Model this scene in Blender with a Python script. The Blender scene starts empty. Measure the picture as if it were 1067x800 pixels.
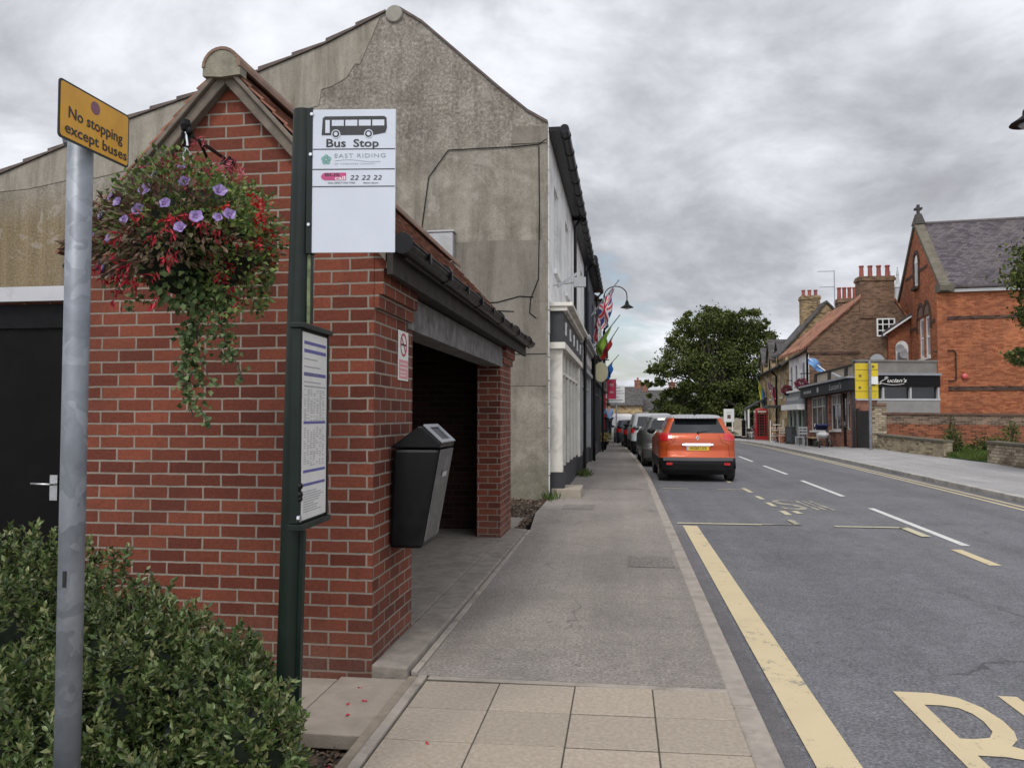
EXPOSURE,ZEN,BACKLIFT,SUNE=0.6,2.2,1.3,1.0
import bpy, bmesh, math, random
import numpy as np
from mathutils import Vector, Matrix
random.seed(11); rng = np.random.default_rng(11)
R = math.radians
SC = bpy.context.scene
COL = SC.collection
ORG = {}

# ---------------------------------------------------------------- helpers
def tag(o, label=None, cat=None, group=None, kind=None):
    if label: o['label'] = label
    if cat: o['category'] = cat
    if group: o['group'] = group
    if kind: o['kind'] = kind
    return o

def thing(name, label, cat, loc=(0, 0, 0), group=None):
    o = bpy.data.objects.new(name, None); COL.objects.link(o)
    o.empty_display_size = .2
    o.location = loc; ORG[o.name] = Vector(loc)
    return tag(o, label, cat, group)

def copy_tree(o, parent=None):
    c = o.copy(); COL.objects.link(c); ORG[c.name] = ORG.get(o.name, Vector((0, 0, 0)))
    if parent: c.parent = parent
    for ch in list(o.children): copy_tree(ch, c)
    return c

class Fr:
    """wall frame: a along the wall, b up, c outward"""
    def __init__(s, p0, p1, zs=0.0):
        s.o = Vector(p0); d = Vector((p1[0]-p0[0], p1[1]-p0[1], 0)); s.L = d.length
        s.t = d.normalized(); s.n = Vector((s.t.y, -s.t.x, 0)); s.zs = zs
    def P(s, a, b, c=0.0):
        p = s.o + s.t*a + s.n*c
        return (p.x, p.y, p.z + b + a*s.zs)

class MB:
    def __init__(s): s.v = []; s.f = []; s.mi = []; s.m = 0
    def face(s, pts):
        i = len(s.v); s.v += [tuple(p) for p in pts]; s.f.append(tuple(range(i, i+len(pts)))); s.mi.append(s.m)
    def hexa(s, p):   # 8 points: bottom 0-3 ccw, top 4-7
        i = len(s.v); s.v += [tuple(q) for q in p]
        for f in ((3,2,1,0),(4,5,6,7),(0,1,5,4),(1,2,6,5),(2,3,7,6),(3,0,4,7)):
            s.f.append(tuple(i+k for k in f)); s.mi.append(s.m)
        return s
    def box(s, x0, x1, y0, y1, z0, z1):
        return s.hexa([(x0,y0,z0),(x1,y0,z0),(x1,y1,z0),(x0,y1,z0),(x0,y0,z1),(x1,y0,z1),(x1,y1,z1),(x0,y1,z1)])
    def fbox(s, F, a0, a1, b0, b1, c0, c1):
        return s.hexa([F.P(a0,b0,c1),F.P(a1,b0,c1),F.P(a1,b0,c0),F.P(a0,b0,c0),F.P(a0,b1,c1),F.P(a1,b1,c1),F.P(a1,b1,c0),F.P(a0,b1,c0)])
    def fpoly(s, F, pts, c0, c1):  # extruded polygon in the wall plane (a,b) ccw seen from outside
        n = len(pts); i = len(s.v)
        s.v += [F.P(a,b,c1) for a,b in pts] + [F.P(a,b,c0) for a,b in pts]
        s.f.append(tuple(i+k for k in range(n))); s.mi.append(s.m)
        s.f.append(tuple(i+n+k for k in reversed(range(n)))); s.mi.append(s.m)
        for k in range(n):
            k2 = (k+1) % n
            s.f.append((i+k, i+n+k, i+n+k2, i+k2)); s.mi.append(s.m)
        return s
    def wall(s, F, a0, a1, b0, b1, holes, depth, back=False):
        A = sorted({a0,a1,*[h[0] for h in holes],*[h[1] for h in holes]}); B = sorted({b0,b1,*[h[2] for h in holes],*[h[3] for h in holes]})
        ins = lambda a,b: any(h[0]<a<h[1] and h[2]<b<h[3] for h in holes)
        for i in range(len(A)-1):
            for j in range(len(B)-1):
                if ins((A[i]+A[i+1])/2,(B[j]+B[j+1])/2): continue
                s.face([F.P(A[i],B[j]),F.P(A[i+1],B[j]),F.P(A[i+1],B[j+1]),F.P(A[i],B[j+1])])
                if back: s.face([F.P(A[i],B[j],-depth),F.P(A[i],B[j+1],-depth),F.P(A[i+1],B[j+1],-depth),F.P(A[i+1],B[j],-depth)])
        for h in holes:
            x0,x1,y0,y1 = h[:4]
            for p,q in (((x0,y0),(x1,y0)),((x1,y0),(x1,y1)),((x1,y1),(x0,y1)),((x0,y1),(x0,y0))):
                s.face([F.P(*p,0),F.P(*p,-depth),F.P(*q,-depth),F.P(*q,0)])
        for p,q in (((a0,b0),(a1,b0)),((a1,b0),(a1,b1)),((a1,b1),(a0,b1)),((a0,b1),(a0,b0))):
            s.face([F.P(*p,-depth),F.P(*p,0),F.P(*q,0),F.P(*q,-depth)])
        return s
    def bar(s, p0, p1, w, h=None, up=(0,0,1)):
        h = h or w; p0=Vector(p0); p1=Vector(p1); d=(p1-p0).normalized(); up=Vector(up)
        if abs(d.dot(up))>.98: up=Vector((0,1,0))
        x=d.cross(up).normalized()*(w/2); y=x.cross(d).normalized()*(h/2)
        return s.hexa([p0-x-y,p0+x-y,p1+x-y,p1-x-y,p0-x+y,p0+x+y,p1+x+y,p1-x+y])
    def tube(s, pts, r, n=10, cap=True):
        pts=[Vector(p) for p in pts]; rs = r if isinstance(r,(list,tuple)) else [r]*len(pts)
        i0=len(s.v); prev=None
        for k,p in enumerate(pts):
            d=(pts[min(k+1,len(pts)-1)]-pts[max(k-1,0)]).normalized()
            if prev is None:
                a=Vector((0,0,1)) if abs(d.z)<.9 else Vector((1,0,0)); x=d.cross(a).normalized()
            else: x=(prev-d*prev.dot(d)).normalized()
            prev=x; y=d.cross(x)
            for j in range(n):
                t=2*math.pi*j/n; s.v.append(tuple(p+(x*math.cos(t)+y*math.sin(t))*rs[k]))
        for k in range(len(pts)-1):
            for j in range(n):
                a=i0+k*n+j; b=i0+k*n+(j+1)%n
                s.f.append((a,b,b+n,a+n)); s.mi.append(s.m)
        if cap:
            s.f.append(tuple(i0+j for j in reversed(range(n)))); s.mi.append(s.m)
            e=i0+(len(pts)-1)*n; s.f.append(tuple(e+j for j in range(n))); s.mi.append(s.m)
        return s
    def lathe(s, prof, c, n=16, axis='z'):
        i0=len(s.v); c=Vector(c)
        for r,z in prof:
            for j in range(n):
                t=2*math.pi*j/n; a,b=r*math.cos(t),r*math.sin(t)
                s.v.append(tuple(c+Vector((a,b,z) if axis=='z' else ((z,a,b) if axis=='x' else (a,z,b)))))
        for k in range(len(prof)-1):
            for j in range(n):
                a=i0+k*n+j; b=i0+k*n+(j+1)%n; s.f.append((a,b,b+n,a+n)); s.mi.append(s.m)
        s.f.append(tuple(i0+j for j in reversed(range(n)))); s.mi.append(s.m)
        e=i0+(len(prof)-1)*n; s.f.append(tuple(e+j for j in range(n))); s.mi.append(s.m)
        return s
    def grid(s, fn, nu, nv, mf=None):
        i0=len(s.v)
        for j in range(nv+1):
            for i in range(nu+1): s.v.append(tuple(fn(i/nu,j/nv)))
        for j in range(nv):
            for i in range(nu):
                a=i0+j*(nu+1)+i; s.f.append((a,a+1,a+nu+2,a+nu+1)); s.mi.append(mf((i+.5)/nu,(j+.5)/nv) if mf else s.m)
        return s
    def mesh(s, vs, fs):
        i=len(s.v); s.v += [tuple(v) for v in vs]
        for f in fs: s.f.append(tuple(i+k for k in f)); s.mi.append(s.m)
        return s
    def blob(s, c, rad, seed=0, amp=.15, n=14):
        rr=random.Random(seed); ph=[rr.uniform(0,6.28) for _ in range(6)]
        def fn(u,v):
            t=2*math.pi*u; p=math.pi*(v-.5)
            k=1+amp*(math.sin(3*t+ph[0])*math.cos(p)+.6*math.sin(5*t+ph[1]+2*p)*math.cos(p)+.5*math.sin(4*p+ph[2]))
            return (c[0]+rad[0]*k*math.cos(p)*math.cos(t), c[1]+rad[1]*k*math.cos(p)*math.sin(t), c[2]+rad[2]*k*math.sin(p))
        return s.grid(fn,n,n//2+2)
    def build(s, name, mat, parent=None, smooth=False, bevel=0, loc=None, label=None, cat=None, group=None, kind=None, weld=False, solid=0):
        if parent is not None: org=ORG[parent.name]
        elif loc is not None: org=Vector(loc)
        else:
            a=np.array(s.v); org=Vector(((a[:,0].min()+a[:,0].max())/2,(a[:,1].min()+a[:,1].max())/2,a[:,2].min()))
        me=bpy.data.meshes.new(name)
        V=[(v[0]-org.x,v[1]-org.y,v[2]-org.z) for v in s.v]
        me.from_pydata(V,[],s.f); me.update()
        uv=me.uv_layers.new(name='UVMap'); buf=np.zeros(len(me.loops)*2,dtype=np.float32)
        for p in me.polygons:
            n=p.normal
            if abs(n.z)>.985: t=Vector((1,0,0)); b=Vector((0,1,0))
            else: t=Vector((-n.y,n.x,0)).normalized(); b=n.cross(t)
            for li in p.loop_indices:
                q=Vector(s.v[me.loops[li].vertex_index]); buf[2*li]=q.dot(t); buf[2*li+1]=q.dot(b)
        uv.data.foreach_set('uv',buf)
        mats=mat if isinstance(mat,(list,tuple)) else [mat]
        for m in mats: me.materials.append(m)
        me.polygons.foreach_set('material_index',s.mi)
        if weld:
            bm=bmesh.new(); bm.from_mesh(me); bmesh.ops.remove_doubles(bm,verts=bm.verts,dist=1e-4); bmesh.ops.recalc_face_normals(bm,faces=bm.faces); bm.to_mesh(me); bm.free()
        if smooth: me.polygons.foreach_set('use_smooth',[True]*len(me.polygons))
        o=bpy.data.objects.new(name,me); COL.objects.link(o)
        ORG[o.name]=org
        if parent is not None: o.parent=parent
        else: o.location=org
        if solid:
            md=o.modifiers.new('thick','SOLIDIFY'); md.thickness=solid; md.offset=0
        if bevel:
            md=o.modifiers.new('bevel','BEVEL'); md.width=bevel; md.segments=2; md.limit_method='ANGLE'; md.angle_limit=R(40)
        return tag(o,label,cat,group,kind)

def _each(s,name,mat,parent=None,**k):
    # every connected piece becomes an object of its own
    par=list(range(len(s.v)))
    def fd(a):
        while par[a]!=a: par[a]=par[par[a]]; a=par[a]
        return a
    for f in s.f:
        for q in f[1:]: par[fd(q)]=fd(f[0])
    comp={}
    for f,mi in zip(s.f,s.mi): comp.setdefault(fd(f[0]),[]).append((f,mi))
    out=[]
    for fs in comp.values():
        m=MB(); ix={}
        for f,mi in fs:
            for q in f:
                if q not in ix: ix[q]=len(m.v); m.v.append(s.v[q])
            m.f.append(tuple(ix[q] for q in f)); m.mi.append(mi)
        out.append(m.build(name,mat,parent,**k))
    return out
MB.build_each=_each
_tc={}
def text_geo(txt, size, spacing=1.0, shear=0.0, bold=0.0):
    k=(txt,size,spacing,shear,bold)
    if k not in _tc:
        cu=bpy.data.curves.new('t','FONT'); cu.body=txt; cu.size=size; cu.space_character=spacing; cu.shear=shear; cu.offset=bold; cu.resolution_u=3
        ob=bpy.data.objects.new('t',cu); me=bpy.data.meshes.new_from_object(ob)
        vs=[v.co.copy() for v in me.vertices]; fs=[tuple(p.vertices) for p in me.polygons]
        bpy.data.objects.remove(ob); bpy.data.curves.remove(cu); bpy.data.meshes.remove(me)
        _tc[k]=(vs,fs)
    return _tc[k]
def put_text(mb, txt, size, F, a, b, c, width=None, height=None, centre=False, spacing=1.0, shear=0.0, bold=0.0):
    """text in frame F with its lower-left at (a,b), standing c off the plane; width/height stretch it"""
    vs,fs=text_geo(txt,size,spacing,shear,bold)
    xs=[v.x for v in vs]; ys=[v.y for v in vs]; w=max(xs)-min(xs); h=max(ys)-min(ys)
    sx=width/w if width else 1; sy=height/h if height else (sx if width else 1)
    ox=-(min(xs)) ; off=-(w*sx/2) if centre else 0
    mb.mesh([F.P(a+off+(v.x+ox)*sx,b+v.y*sy,c) for v in vs],fs)

# ---------------------------------------------------------------- materials
class N:
    def __init__(s,m): s.t=m.node_tree; s.n=s.t.nodes; s.l=s.t.links
    def new(s,typ,**k):
        x=s.n.new('ShaderNode'+typ)
        for a,b in k.items(): setattr(x,a,b)
        return x
    def link(s,a,b): s.l.new(a,b)
    def mix(s,fac,a,b,blend='MIX'):
        x=s.n.new('ShaderNodeMix'); x.data_type='RGBA'; x.blend_type=blend; x.clamp_factor=True
        for sock,val in ((x.inputs[0],fac),(x.inputs[6],a),(x.inputs[7],b)):
            if hasattr(val,'is_output'): s.l.new(val,sock)
            elif isinstance(val,(int,float)): sock.default_value=val if sock.type=='VALUE' else (val,val,val,1)
            else: sock.default_value=(*val[:3],1)
        return x.outputs[2]
    def math(s,op,a,b=None,c=None,clamp=False):
        x=s.n.new('ShaderNodeMath'); x.operation=op; x.use_clamp=clamp
        for i,v in enumerate((a,b,c)):
            if v is None: continue
            if hasattr(v,'is_output'): s.l.new(v,x.inputs[i])
            else: x.inputs[i].default_value=v
        return x.outputs[0]
    def noise(s,vec,scale,detail=4,rough=.55,dist=0):
        x=s.n.new('ShaderNodeTexNoise'); x.inputs['Scale'].default_value=scale; x.inputs['Detail'].default_value=detail; x.inputs['Roughness'].default_value=rough; x.inputs['Distortion'].default_value=dist
        s.l.new(vec,x.inputs['Vector']); return x.outputs['Fac']
    def ramp(s,fac,stops,interp='LINEAR'):
        x=s.n.new('ShaderNodeValToRGB'); x.color_ramp.interpolation=interp; e=x.color_ramp.elements
        while len(e)<len(stops): e.new(.5)
        for i,(p,c) in enumerate(stops):
            e[i].position=p; e[i].color=(*c[:3],1) if isinstance(c,(tuple,list)) else (c,c,c,1)
        s.l.new(fac,x.inputs[0]); return x.outputs[0]
    def bump(s,h,strength,dist=.01,normal=None):
        x=s.n.new('ShaderNodeBump'); x.inputs['Strength'].default_value=strength; x.inputs['Distance'].default_value=dist
        s.l.new(h,x.inputs['Height'])
        if normal is not None: s.l.new(normal,x.inputs['Normal'])
        return x.outputs[0]

def newmat(name):
    m=bpy.data.materials.new(name); m.use_nodes=True
    n=N(m); b=m.node_tree.nodes['Principled BSDF']
    return m,n,b
def coords(n,kind='Object',scale=None):
    tc=n.new('TexCoord'); o=tc.outputs[kind]
    if scale:
        mp=n.new('Mapping'); mp.inputs['Scale'].default_value=scale; n.link(o,mp.inputs['Vector']); o=mp.outputs[0]
    return o
def plain(name,col,rough=.6,var=.15,scale=6,metal=0,bump=0,bscale=60,spec=.5,dirt=None,coat=0,rand=0):
    m,n,b=newmat(name); v=coords(n)
    f=n.noise(v,scale,5,.6)
    lo=tuple(c*(1-var) for c in col); hi=tuple(min(1,c*(1+var)) for c in col)
    c=n.ramp(f,[(.3,lo),(.7,hi)])
    if dirt:
        d=n.noise(v,scale*.45,6,.65,.6); c=n.mix(n.ramp(d,[(.52,0),(.72,1)]),c,dirt)
    if rand:
        g=n.new('NewGeometry'); k=n.ramp(g.outputs['Random Per Island'],[(0,1-rand),(1,1+rand)]); c=n.mix(1.0,c,k,'MULTIPLY')
    n.link(c,b.inputs['Base Color']); b.inputs['Metallic'].default_value=metal
    r=n.ramp(n.noise(v,scale*2.3,4),[(.3,max(0,rough-.08)),(.7,min(1,rough+.08))]); n.link(r,b.inputs['Roughness'])
    b.inputs['Specular IOR Level'].default_value=spec; b.inputs['Coat Weight'].default_value=coat; b.inputs['Coat Roughness'].default_value=.05
    if bump:
        n.link(n.bump(n.noise(v,bscale,4,.6),bump,.01),b.inputs['Normal'])
    return m
def brick(name,c1,c2,mortar,bw=.225,rh=.075,ms=.011,dark=None,blotch=.35,bscale=.8,bump=.7,fine=40,rough=.85,soot=None,sootamt=.5,offset=.5,wob=0.0,wfreq=1.3,smooth=.15,dist=.012,foot=None):
    m,n,b=newmat(name); uv=coords(n,'UV'); ob=coords(n)
    vec=uv
    if wob:
        nz=n.new('TexNoise'); nz.inputs['Scale'].default_value=wfreq; n.link(uv,nz.inputs['Vector'])
        vm=n.new('VectorMath',operation='MULTIPLY_ADD'); n.link(nz.outputs['Color'],vm.inputs[0]); vm.inputs[1].default_value=(wob,wob,0); nz.inputs['Detail'].default_value=3; n.link(uv,vm.inputs[2]); vec=vm.outputs[0]
    bt=n.new('TexBrick'); bt.offset=offset
    n.link(vec,bt.inputs['Vector']); bt.inputs['Scale'].default_value=1; bt.inputs['Mortar Size'].default_value=ms/2; bt.inputs['Mortar Smooth'].default_value=smooth
    bt.inputs['Brick Width'].default_value=bw; bt.inputs['Row Height'].default_value=rh
    bt.inputs['Color1'].default_value=(0,0,0,1); bt.inputs['Color2'].default_value=(1,1,1,1); bt.inputs['Mortar'].default_value=(.5,.5,.5,1)
    dk=dark or tuple(x*.55 for x in c1)
    col=n.ramp(bt.outputs['Color'],[(0,dk),(.25,c1),(.6,c2),(1,tuple(min(1,x*1.18) for x in c2))])
    big=n.noise(ob,bscale,5,.6,.4)
    col=n.mix(1.0,col,n.ramp(big,[(.3,1-blotch),(.7,1+blotch*.5)]),'MULTIPLY')
    fn=n.noise(ob,fine,5,.7)
    col=n.mix(1.0,col,n.ramp(fn,[(.3,.72),(.7,1.2)]),'MULTIPLY')
    mo=n.mix(n.noise(ob,fine*.5,4),tuple(x*.7 for x in mortar),mortar)
    col=n.mix(bt.outputs['Fac'],col,mo)
    if foot:
        sx=n.new('SeparateXYZ'); n.link(ob,sx.inputs[0]); k=n.math('MULTIPLY',n.math('SUBTRACT',.75,n.math('ADD',sx.outputs[2],n.math('MULTIPLY',n.noise(ob,2.2,6,.7,.6),.75))),1.6,clamp=True); col=n.mix(n.math('MULTIPLY',k,n.math('MULTIPLY',fn,1.1,clamp=True)),col,foot)
    if soot:
        s=n.noise(ob,bscale*1.7,7,.68,.8); col=n.mix(n.math('MULTIPLY',n.ramp(s,[(.48,0),(.68,1)]),sootamt),col,soot)
    n.link(col,b.inputs['Base Color']); b.inputs['Roughness'].default_value=rough; b.inputs['Specular IOR Level'].default_value=.25
    h=n.math('SUBTRACT',n.math('MULTIPLY',fn,.35),bt.outputs['Fac'])
    n.link(n.bump(h,bump,dist),b.inputs['Normal'])
    return m
def leafmat(name,cols,trans=.25,rough=.5,spec=.35):
    m,n,b=newmat(name); g=n.new('NewGeometry')
    k=len(cols); c=n.ramp(g.outputs['Random Per Island'],[(i/(k-1),cc) for i,cc in enumerate(cols)])
    v=coords(n); c=n.mix(1.0,c,n.ramp(n.noise(v,1.6,3),[(.3,.72),(.7,1.25)]),'MULTIPLY')
    n.link(c,b.inputs['Base Color']); b.inputs['Roughness'].default_value=rough; b.inputs['Specular IOR Level'].default_value=spec
    if trans:
        t=n.new('BsdfTranslucent'); n.link(c,t.inputs['Color']); mx=n.new('MixShader'); mx.inputs[0].default_value=trans
        n.link(b.outputs[0],mx.inputs[1]); n.link(t.outputs[0],mx.inputs[2]); n.link(mx.outputs[0],n.n['Material Output'].inputs[0])
    return m

def leaves(name, P, D, L, Wd, mat, parent=None, fold=.25, up=None, **kw):
    """many folded kite leaves: P base points, D long axes, L lengths, Wd widths"""
    P=np.asarray(P,float); D=np.asarray(D,float); n=len(P)
    D/= np.linalg.norm(D,axis=1,keepdims=True)+1e-9
    U=rng.normal(size=(n,3)) if up is None else np.asarray(up,float)+rng.normal(size=(n,3))*.5
    S=np.cross(D,U); S/=np.linalg.norm(S,axis=1,keepdims=True)+1e-9
    T=np.cross(S,D)
    L=np.broadcast_to(np.asarray(L,float),(n,))[:,None]; Wd=np.broadcast_to(np.asarray(Wd,float),(n,))[:,None]
    mid=P+D*L*.45+T*Wd*fold
    V=np.empty((n,4,3)); V[:,0]=P; V[:,1]=mid-S*Wd*.5; V[:,2]=P+D*L-T*L*.06; V[:,3]=mid+S*Wd*.5
    V=V.reshape(-1,3); org=ORG[parent.name] if parent is not None else Vector(kw.pop('loc',None) or (V[:,0].mean(),V[:,1].mean(),V[:,2].min()))
    V=V-np.array(org)
    me=bpy.data.meshes.new(name); me.vertices.add(n*4); me.vertices.foreach_set('co',V.astype(np.float32).ravel())
    i=np.arange(n)*4; tri=np.stack([i,i+1,i+2,i,i+2,i+3],1).ravel()
    me.loops.add(n*6); me.loops.foreach_set('vertex_index',tri.astype(np.int32))
    me.polygons.add(n*2); me.polygons.foreach_set('loop_start',(np.arange(n*2)*3).astype(np.int32))
    me.update(calc_edges=True); me.validate()
    me.materials.append(mat)
    o=bpy.data.objects.new(name,me); COL.objects.link(o); ORG[o.name]=Vector(org)
    if parent is not None: o.parent=parent
    else: o.location=org
    return tag(o,kw.get('label'),kw.get('cat'),kw.get('group'),kw.get('kind'))

def rdirs(n):
    d=rng.normal(size=(n,3)); return d/np.linalg.norm(d,axis=1,keepdims=True)

# ---------------------------------------------------------------- palette
M={}
M['shelter_brick']=brick('shelter_brick',(.128,.033,.0195),(.178,.049,.0275),(.30,.258,.212),ms=.0128,blotch=.28,fine=48,bump=1.0,wob=.007,wfreq=14,bscale=1.1,soot=(.07,.03,.022),sootamt=.35,dark=(.108,.029,.0185),foot=(.19,.125,.095))
M['orange_brick']=brick('orange_brick',(.30,.094,.042),(.375,.134,.062),(.27,.14,.08),ms=.008,blotch=.3,fine=9,soot=(.17,.065,.04),sootamt=.6,bscale=.4,dark=(.25,.072,.032))
M['brown_brick']=brick('brown_brick',(.15,.085,.052),(.22,.13,.08),(.26,.2,.15),ms=.012,blotch=.35,fine=7,bscale=.6,soot=(.08,.052,.04),sootamt=.6,dark=(.105,.06,.04))
M['buff_brick']=brick('buff_brick',(.22,.15,.075),(.36,.26,.14),(.34,.28,.2),ms=.01,blotch=.35,fine=8,bscale=.5,soot=(.10,.07,.045),sootamt=.5)
M['buff_stone']=brick('buff_stone',(.32,.23,.12),(.45,.34,.19),(.3,.24,.16),bw=.5,rh=.22,ms=.015,blotch=.3,fine=6,bscale=.4,soot=(.13,.095,.06),sootamt=.5)
M['rubble']=brick('rubble',(.22,.17,.11),(.42,.35,.25),(.2,.17,.13),bw=.26,rh=.09,ms=.02,blotch=.35,fine=14,soot=(.1,.08,.06),sootamt=.5,wob=.06,dark=(.12,.08,.05))
M['garden_brick']=brick('garden_brick',(.22,.062,.030),(.30,.095,.045),(.26,.2,.15),ms=.012,blotch=.3,fine=14,bscale=.9,soot=(.10,.055,.035),sootamt=.6)
M['red_shop_brick']=brick('red_shop_brick',(.20,.075,.05),(.30,.12,.08),(.3,.25,.2),fine=12)
M['slate']=brick('slate',(.070,.058,.066),(.105,.088,.096),(.03,.027,.03),bw=.22,rh=.15,ms=.016,blotch=.3,fine=10,bscale=.5,rough=.6,soot=(.17,.14,.12),sootamt=.35,dark=(.05,.042,.05))
M['grey_slate']=brick('grey_slate',(.072,.064,.062),(.095,.086,.083),(.04,.04,.04),bw=.3,rh=.2,ms=.015,blotch=.25,dark=(.06,.053,.052),fine=8,rough=.7)
M['clay_tile']=brick('clay_tile',(.17,.07,.043),(.27,.115,.07),(.05,.03,.02),bw=.165,rh=.1,ms=.006,blotch=.4,fine=25,soot=(.10,.085,.06),sootamt=.75,bscale=1.4)
M['pantile']=brick('pantile',(.26,.11,.065),(.36,.17,.1),(.1,.05,.03),bw=.25,rh=.3,ms=.02,blotch=.3,fine=8)
M['grey_timber']=plain('grey_timber',(.17,.15,.13),.8,.3,5,bump=.4,bscale=40,dirt=(.08,.07,.06))
M['dark_timber']=plain('dark_timber',(.022,.016,.013),.85,.4,6,bump=.3,bscale=40)
M['black_paint']=plain('black_paint',(.004,.004,.0045),.55,.3,5,dirt=(.008,.008,.008),spec=.15)
M['black_plastic']=plain('black_plastic',(.0035,.0035,.004),.38,.3,8,spec=.22,dirt=(.009,.009,.009))
M['white_paint']=plain('white_paint',(.76,.76,.74),.6,.07,3,dirt=(.45,.44,.41))
M['cream_paint']=plain('cream_paint',(.64,.61,.54),.6,.08,3,dirt=(.35,.33,.28))
M['white_render']=plain('white_render',(.74,.74,.73),.85,.08,2,bump=.2,bscale=50,dirt=(.42,.41,.39))
M['grey_paint']=plain('grey_paint',(.15,.16,.17),.5,.12,4)
M['mid_grey_paint']=plain('mid_grey_paint',(.30,.31,.32),.5,.12,4)
M['dark_grey_paint']=plain('dark_grey_paint',(.03,.031,.034),.6,.2,4)
M['lead']=plain('lead',(.22,.23,.25),.5,.15,4,bump=.2,bscale=10)
M['stone']=plain('stone',(.32,.28,.22),.85,.2,3,bump=.4,bscale=30,dirt=(.13,.12,.09))
M['mossy_stone']=plain('mossy_stone',(.115,.10,.075),.9,.3,3,bump=.4,bscale=30,dirt=(.10,.10,.05))
M['church_stone']=plain('church_stone',(.36,.36,.37),.9,.15,.3)
M['terracotta']=plain('terracotta',(.28,.075,.055),.8,.2,4,dirt=(.12,.05,.04))
M['chrome']=plain('chrome',(.7,.7,.72),.2,.05,4,metal=1)
M['steel']=plain('steel',(.55,.56,.57),.35,.1,10,metal=1)
M['silver_paint']=plain('silver_paint',(.42,.43,.44),.4,.1,4,metal=.3)
M['glass']=plain('glass',(.012,.013,.014),.07,.2,1,spec=.4)
M['shop_glass']=plain('shop_glass',(.02,.022,.023),.08,.6,.8,spec=.45)
M['pale_curtain_glass']=plain('pale_curtain_glass',(.30,.30,.30),.15,.5,1.5,spec=.6)
M['rubber']=plain('rubber',(.016,.016,.016),.8,.2,10)
M['red_gloss']=plain('red_gloss',(.27,.012,.014),.35,.15,3,coat=.3)
M['lamp_red']=plain('lamp_red',(.45,.01,.012),.15,.1,8,coat=.6)
M['lamp_white']=plain('lamp_white',(.75,.70,.70),.2,.05,8,coat=.6)
M['plate_yellow']=plain('plate_yellow',(.72,.47,.03),.45,.05,4)
M['sign_white']=plain('sign_white',(.52,.555,.62),.35,.04,5,dirt=(.43,.46,.52))
M['ink']=plain('ink',(.012,.012,.014),.5,.2,8)
M['near_white']=plain('near_white',(.7,.7,.68),.5,.04,4)
M['paper']=plain('paper',(.62,.62,.60),.4,.06,12)
# ---------------------------------------------------------------- camera, world, light
CAMZ=1.47
cd=bpy.data.cameras.new('camera'); cam=bpy.data.objects.new('camera',cd); COL.objects.link(cam); SC.camera=cam
cd.sensor_fit='HORIZONTAL'; cd.sensor_width=36; cd.lens=36*830/1067; cd.clip_start=.05; cd.clip_end=2000
cam.location=(0,0,CAMZ); cam.rotation_euler=(R(90+2.277),0,R(7.848))
SC.view_settings.view_transform='Standard'; SC.view_settings.look='None'; SC.view_settings.gamma=1; SC.view_settings.exposure=EXPOSURE
SC.cycles.max_bounces=6; SC.cycles.diffuse_bounces=3; SC.cycles.glossy_bounces=3; SC.cycles.transmission_bounces=3; SC.cycles.use_denoising=True
SC.cycles.sample_clamp_indirect=6

SUN_EL,SUN_AZ=52,192   # degrees; azimuth clockwise from +Y
w=bpy.data.worlds.new('World'); SC.world=w; w.use_nodes=True
n=N(w); n.n.clear()
out=n.new('OutputWorld'); tc=n.new('TexCoord'); d=tc.outputs['Generated']
sky=n.new('TexSky'); sky.sky_type='NISHITA'; sky.sun_disc=False; sky.sun_elevation=R(SUN_EL); sky.sun_rotation=R(SUN_AZ); sky.air_density=1.2; sky.dust_density=2.0
bg1=n.new('Background'); bg1.inputs['Strength'].default_value=.09; n.link(sky.outputs[0],bg1.inputs['Color'])
sp=n.new('SeparateXYZ'); n.link(d,sp.inputs[0]); X,Y,Z=sp.outputs
zz=n.math('ADD',n.math('MAXIMUM',Z,0.0),.30)
cb=n.new('CombineXYZ'); n.link(n.math('DIVIDE',X,zz),cb.inputs[0]); n.link(n.math('DIVIDE',Y,zz),cb.inputs[1]); cb.inputs[2].default_value=3.7
pv=cb.outputs[0]
def blob(az,el,width):
    az,el=R(az),R(el); v=(math.sin(az)*math.cos(el),math.cos(az)*math.cos(el),math.sin(el))
    x=n.new('VectorMath',operation='DOT_PRODUCT'); n.link(d,x.inputs[0]); x.inputs[1].default_value=v
    c=math.cos(R(width)); return n.math('SMOOTH_MAX',n.math('DIVIDE',n.math('SUBTRACT',x.outputs['Value'],c),1-c),0,.1)
f1=n.noise(pv,1.15,9,.58,.35); f2=n.noise(pv,3.3,9,.6,.6); f3=n.noise(pv,8.0,7,.6,.5)
val=n.math('ADD',n.math('MULTIPLY',f1,.66),n.math('ADD',n.math('MULTIPLY',f2,.27),n.math('MULTIPLY',f3,.07)))
val=n.math('ADD',n.math('MULTIPLY',n.math('SUBTRACT',val,.5),1.9),.535)
for az,el,wd,amt in ((12,17,13,-.13),(23,15,10,-.09),(2,19,9,-.05),(-9,26,7,.07),(10,31,16,-.05),(-31,14,6,.04),(-36,26,10,-.09),(-20,29,10,-.07),(14,6,12,.07),(28,5,10,.06)):
    val=n.math('MULTIPLY_ADD',blob(az,el,wd),amt,val)
ccol=n.ramp(val,[(.16,(.215,.22,.24)),(.35,(.30,.307,.333)),(.49,(.41,.42,.455)),(.63,(.56,.575,.615)),(.82,(.76,.775,.825))],'B_SPLINE')
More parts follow.
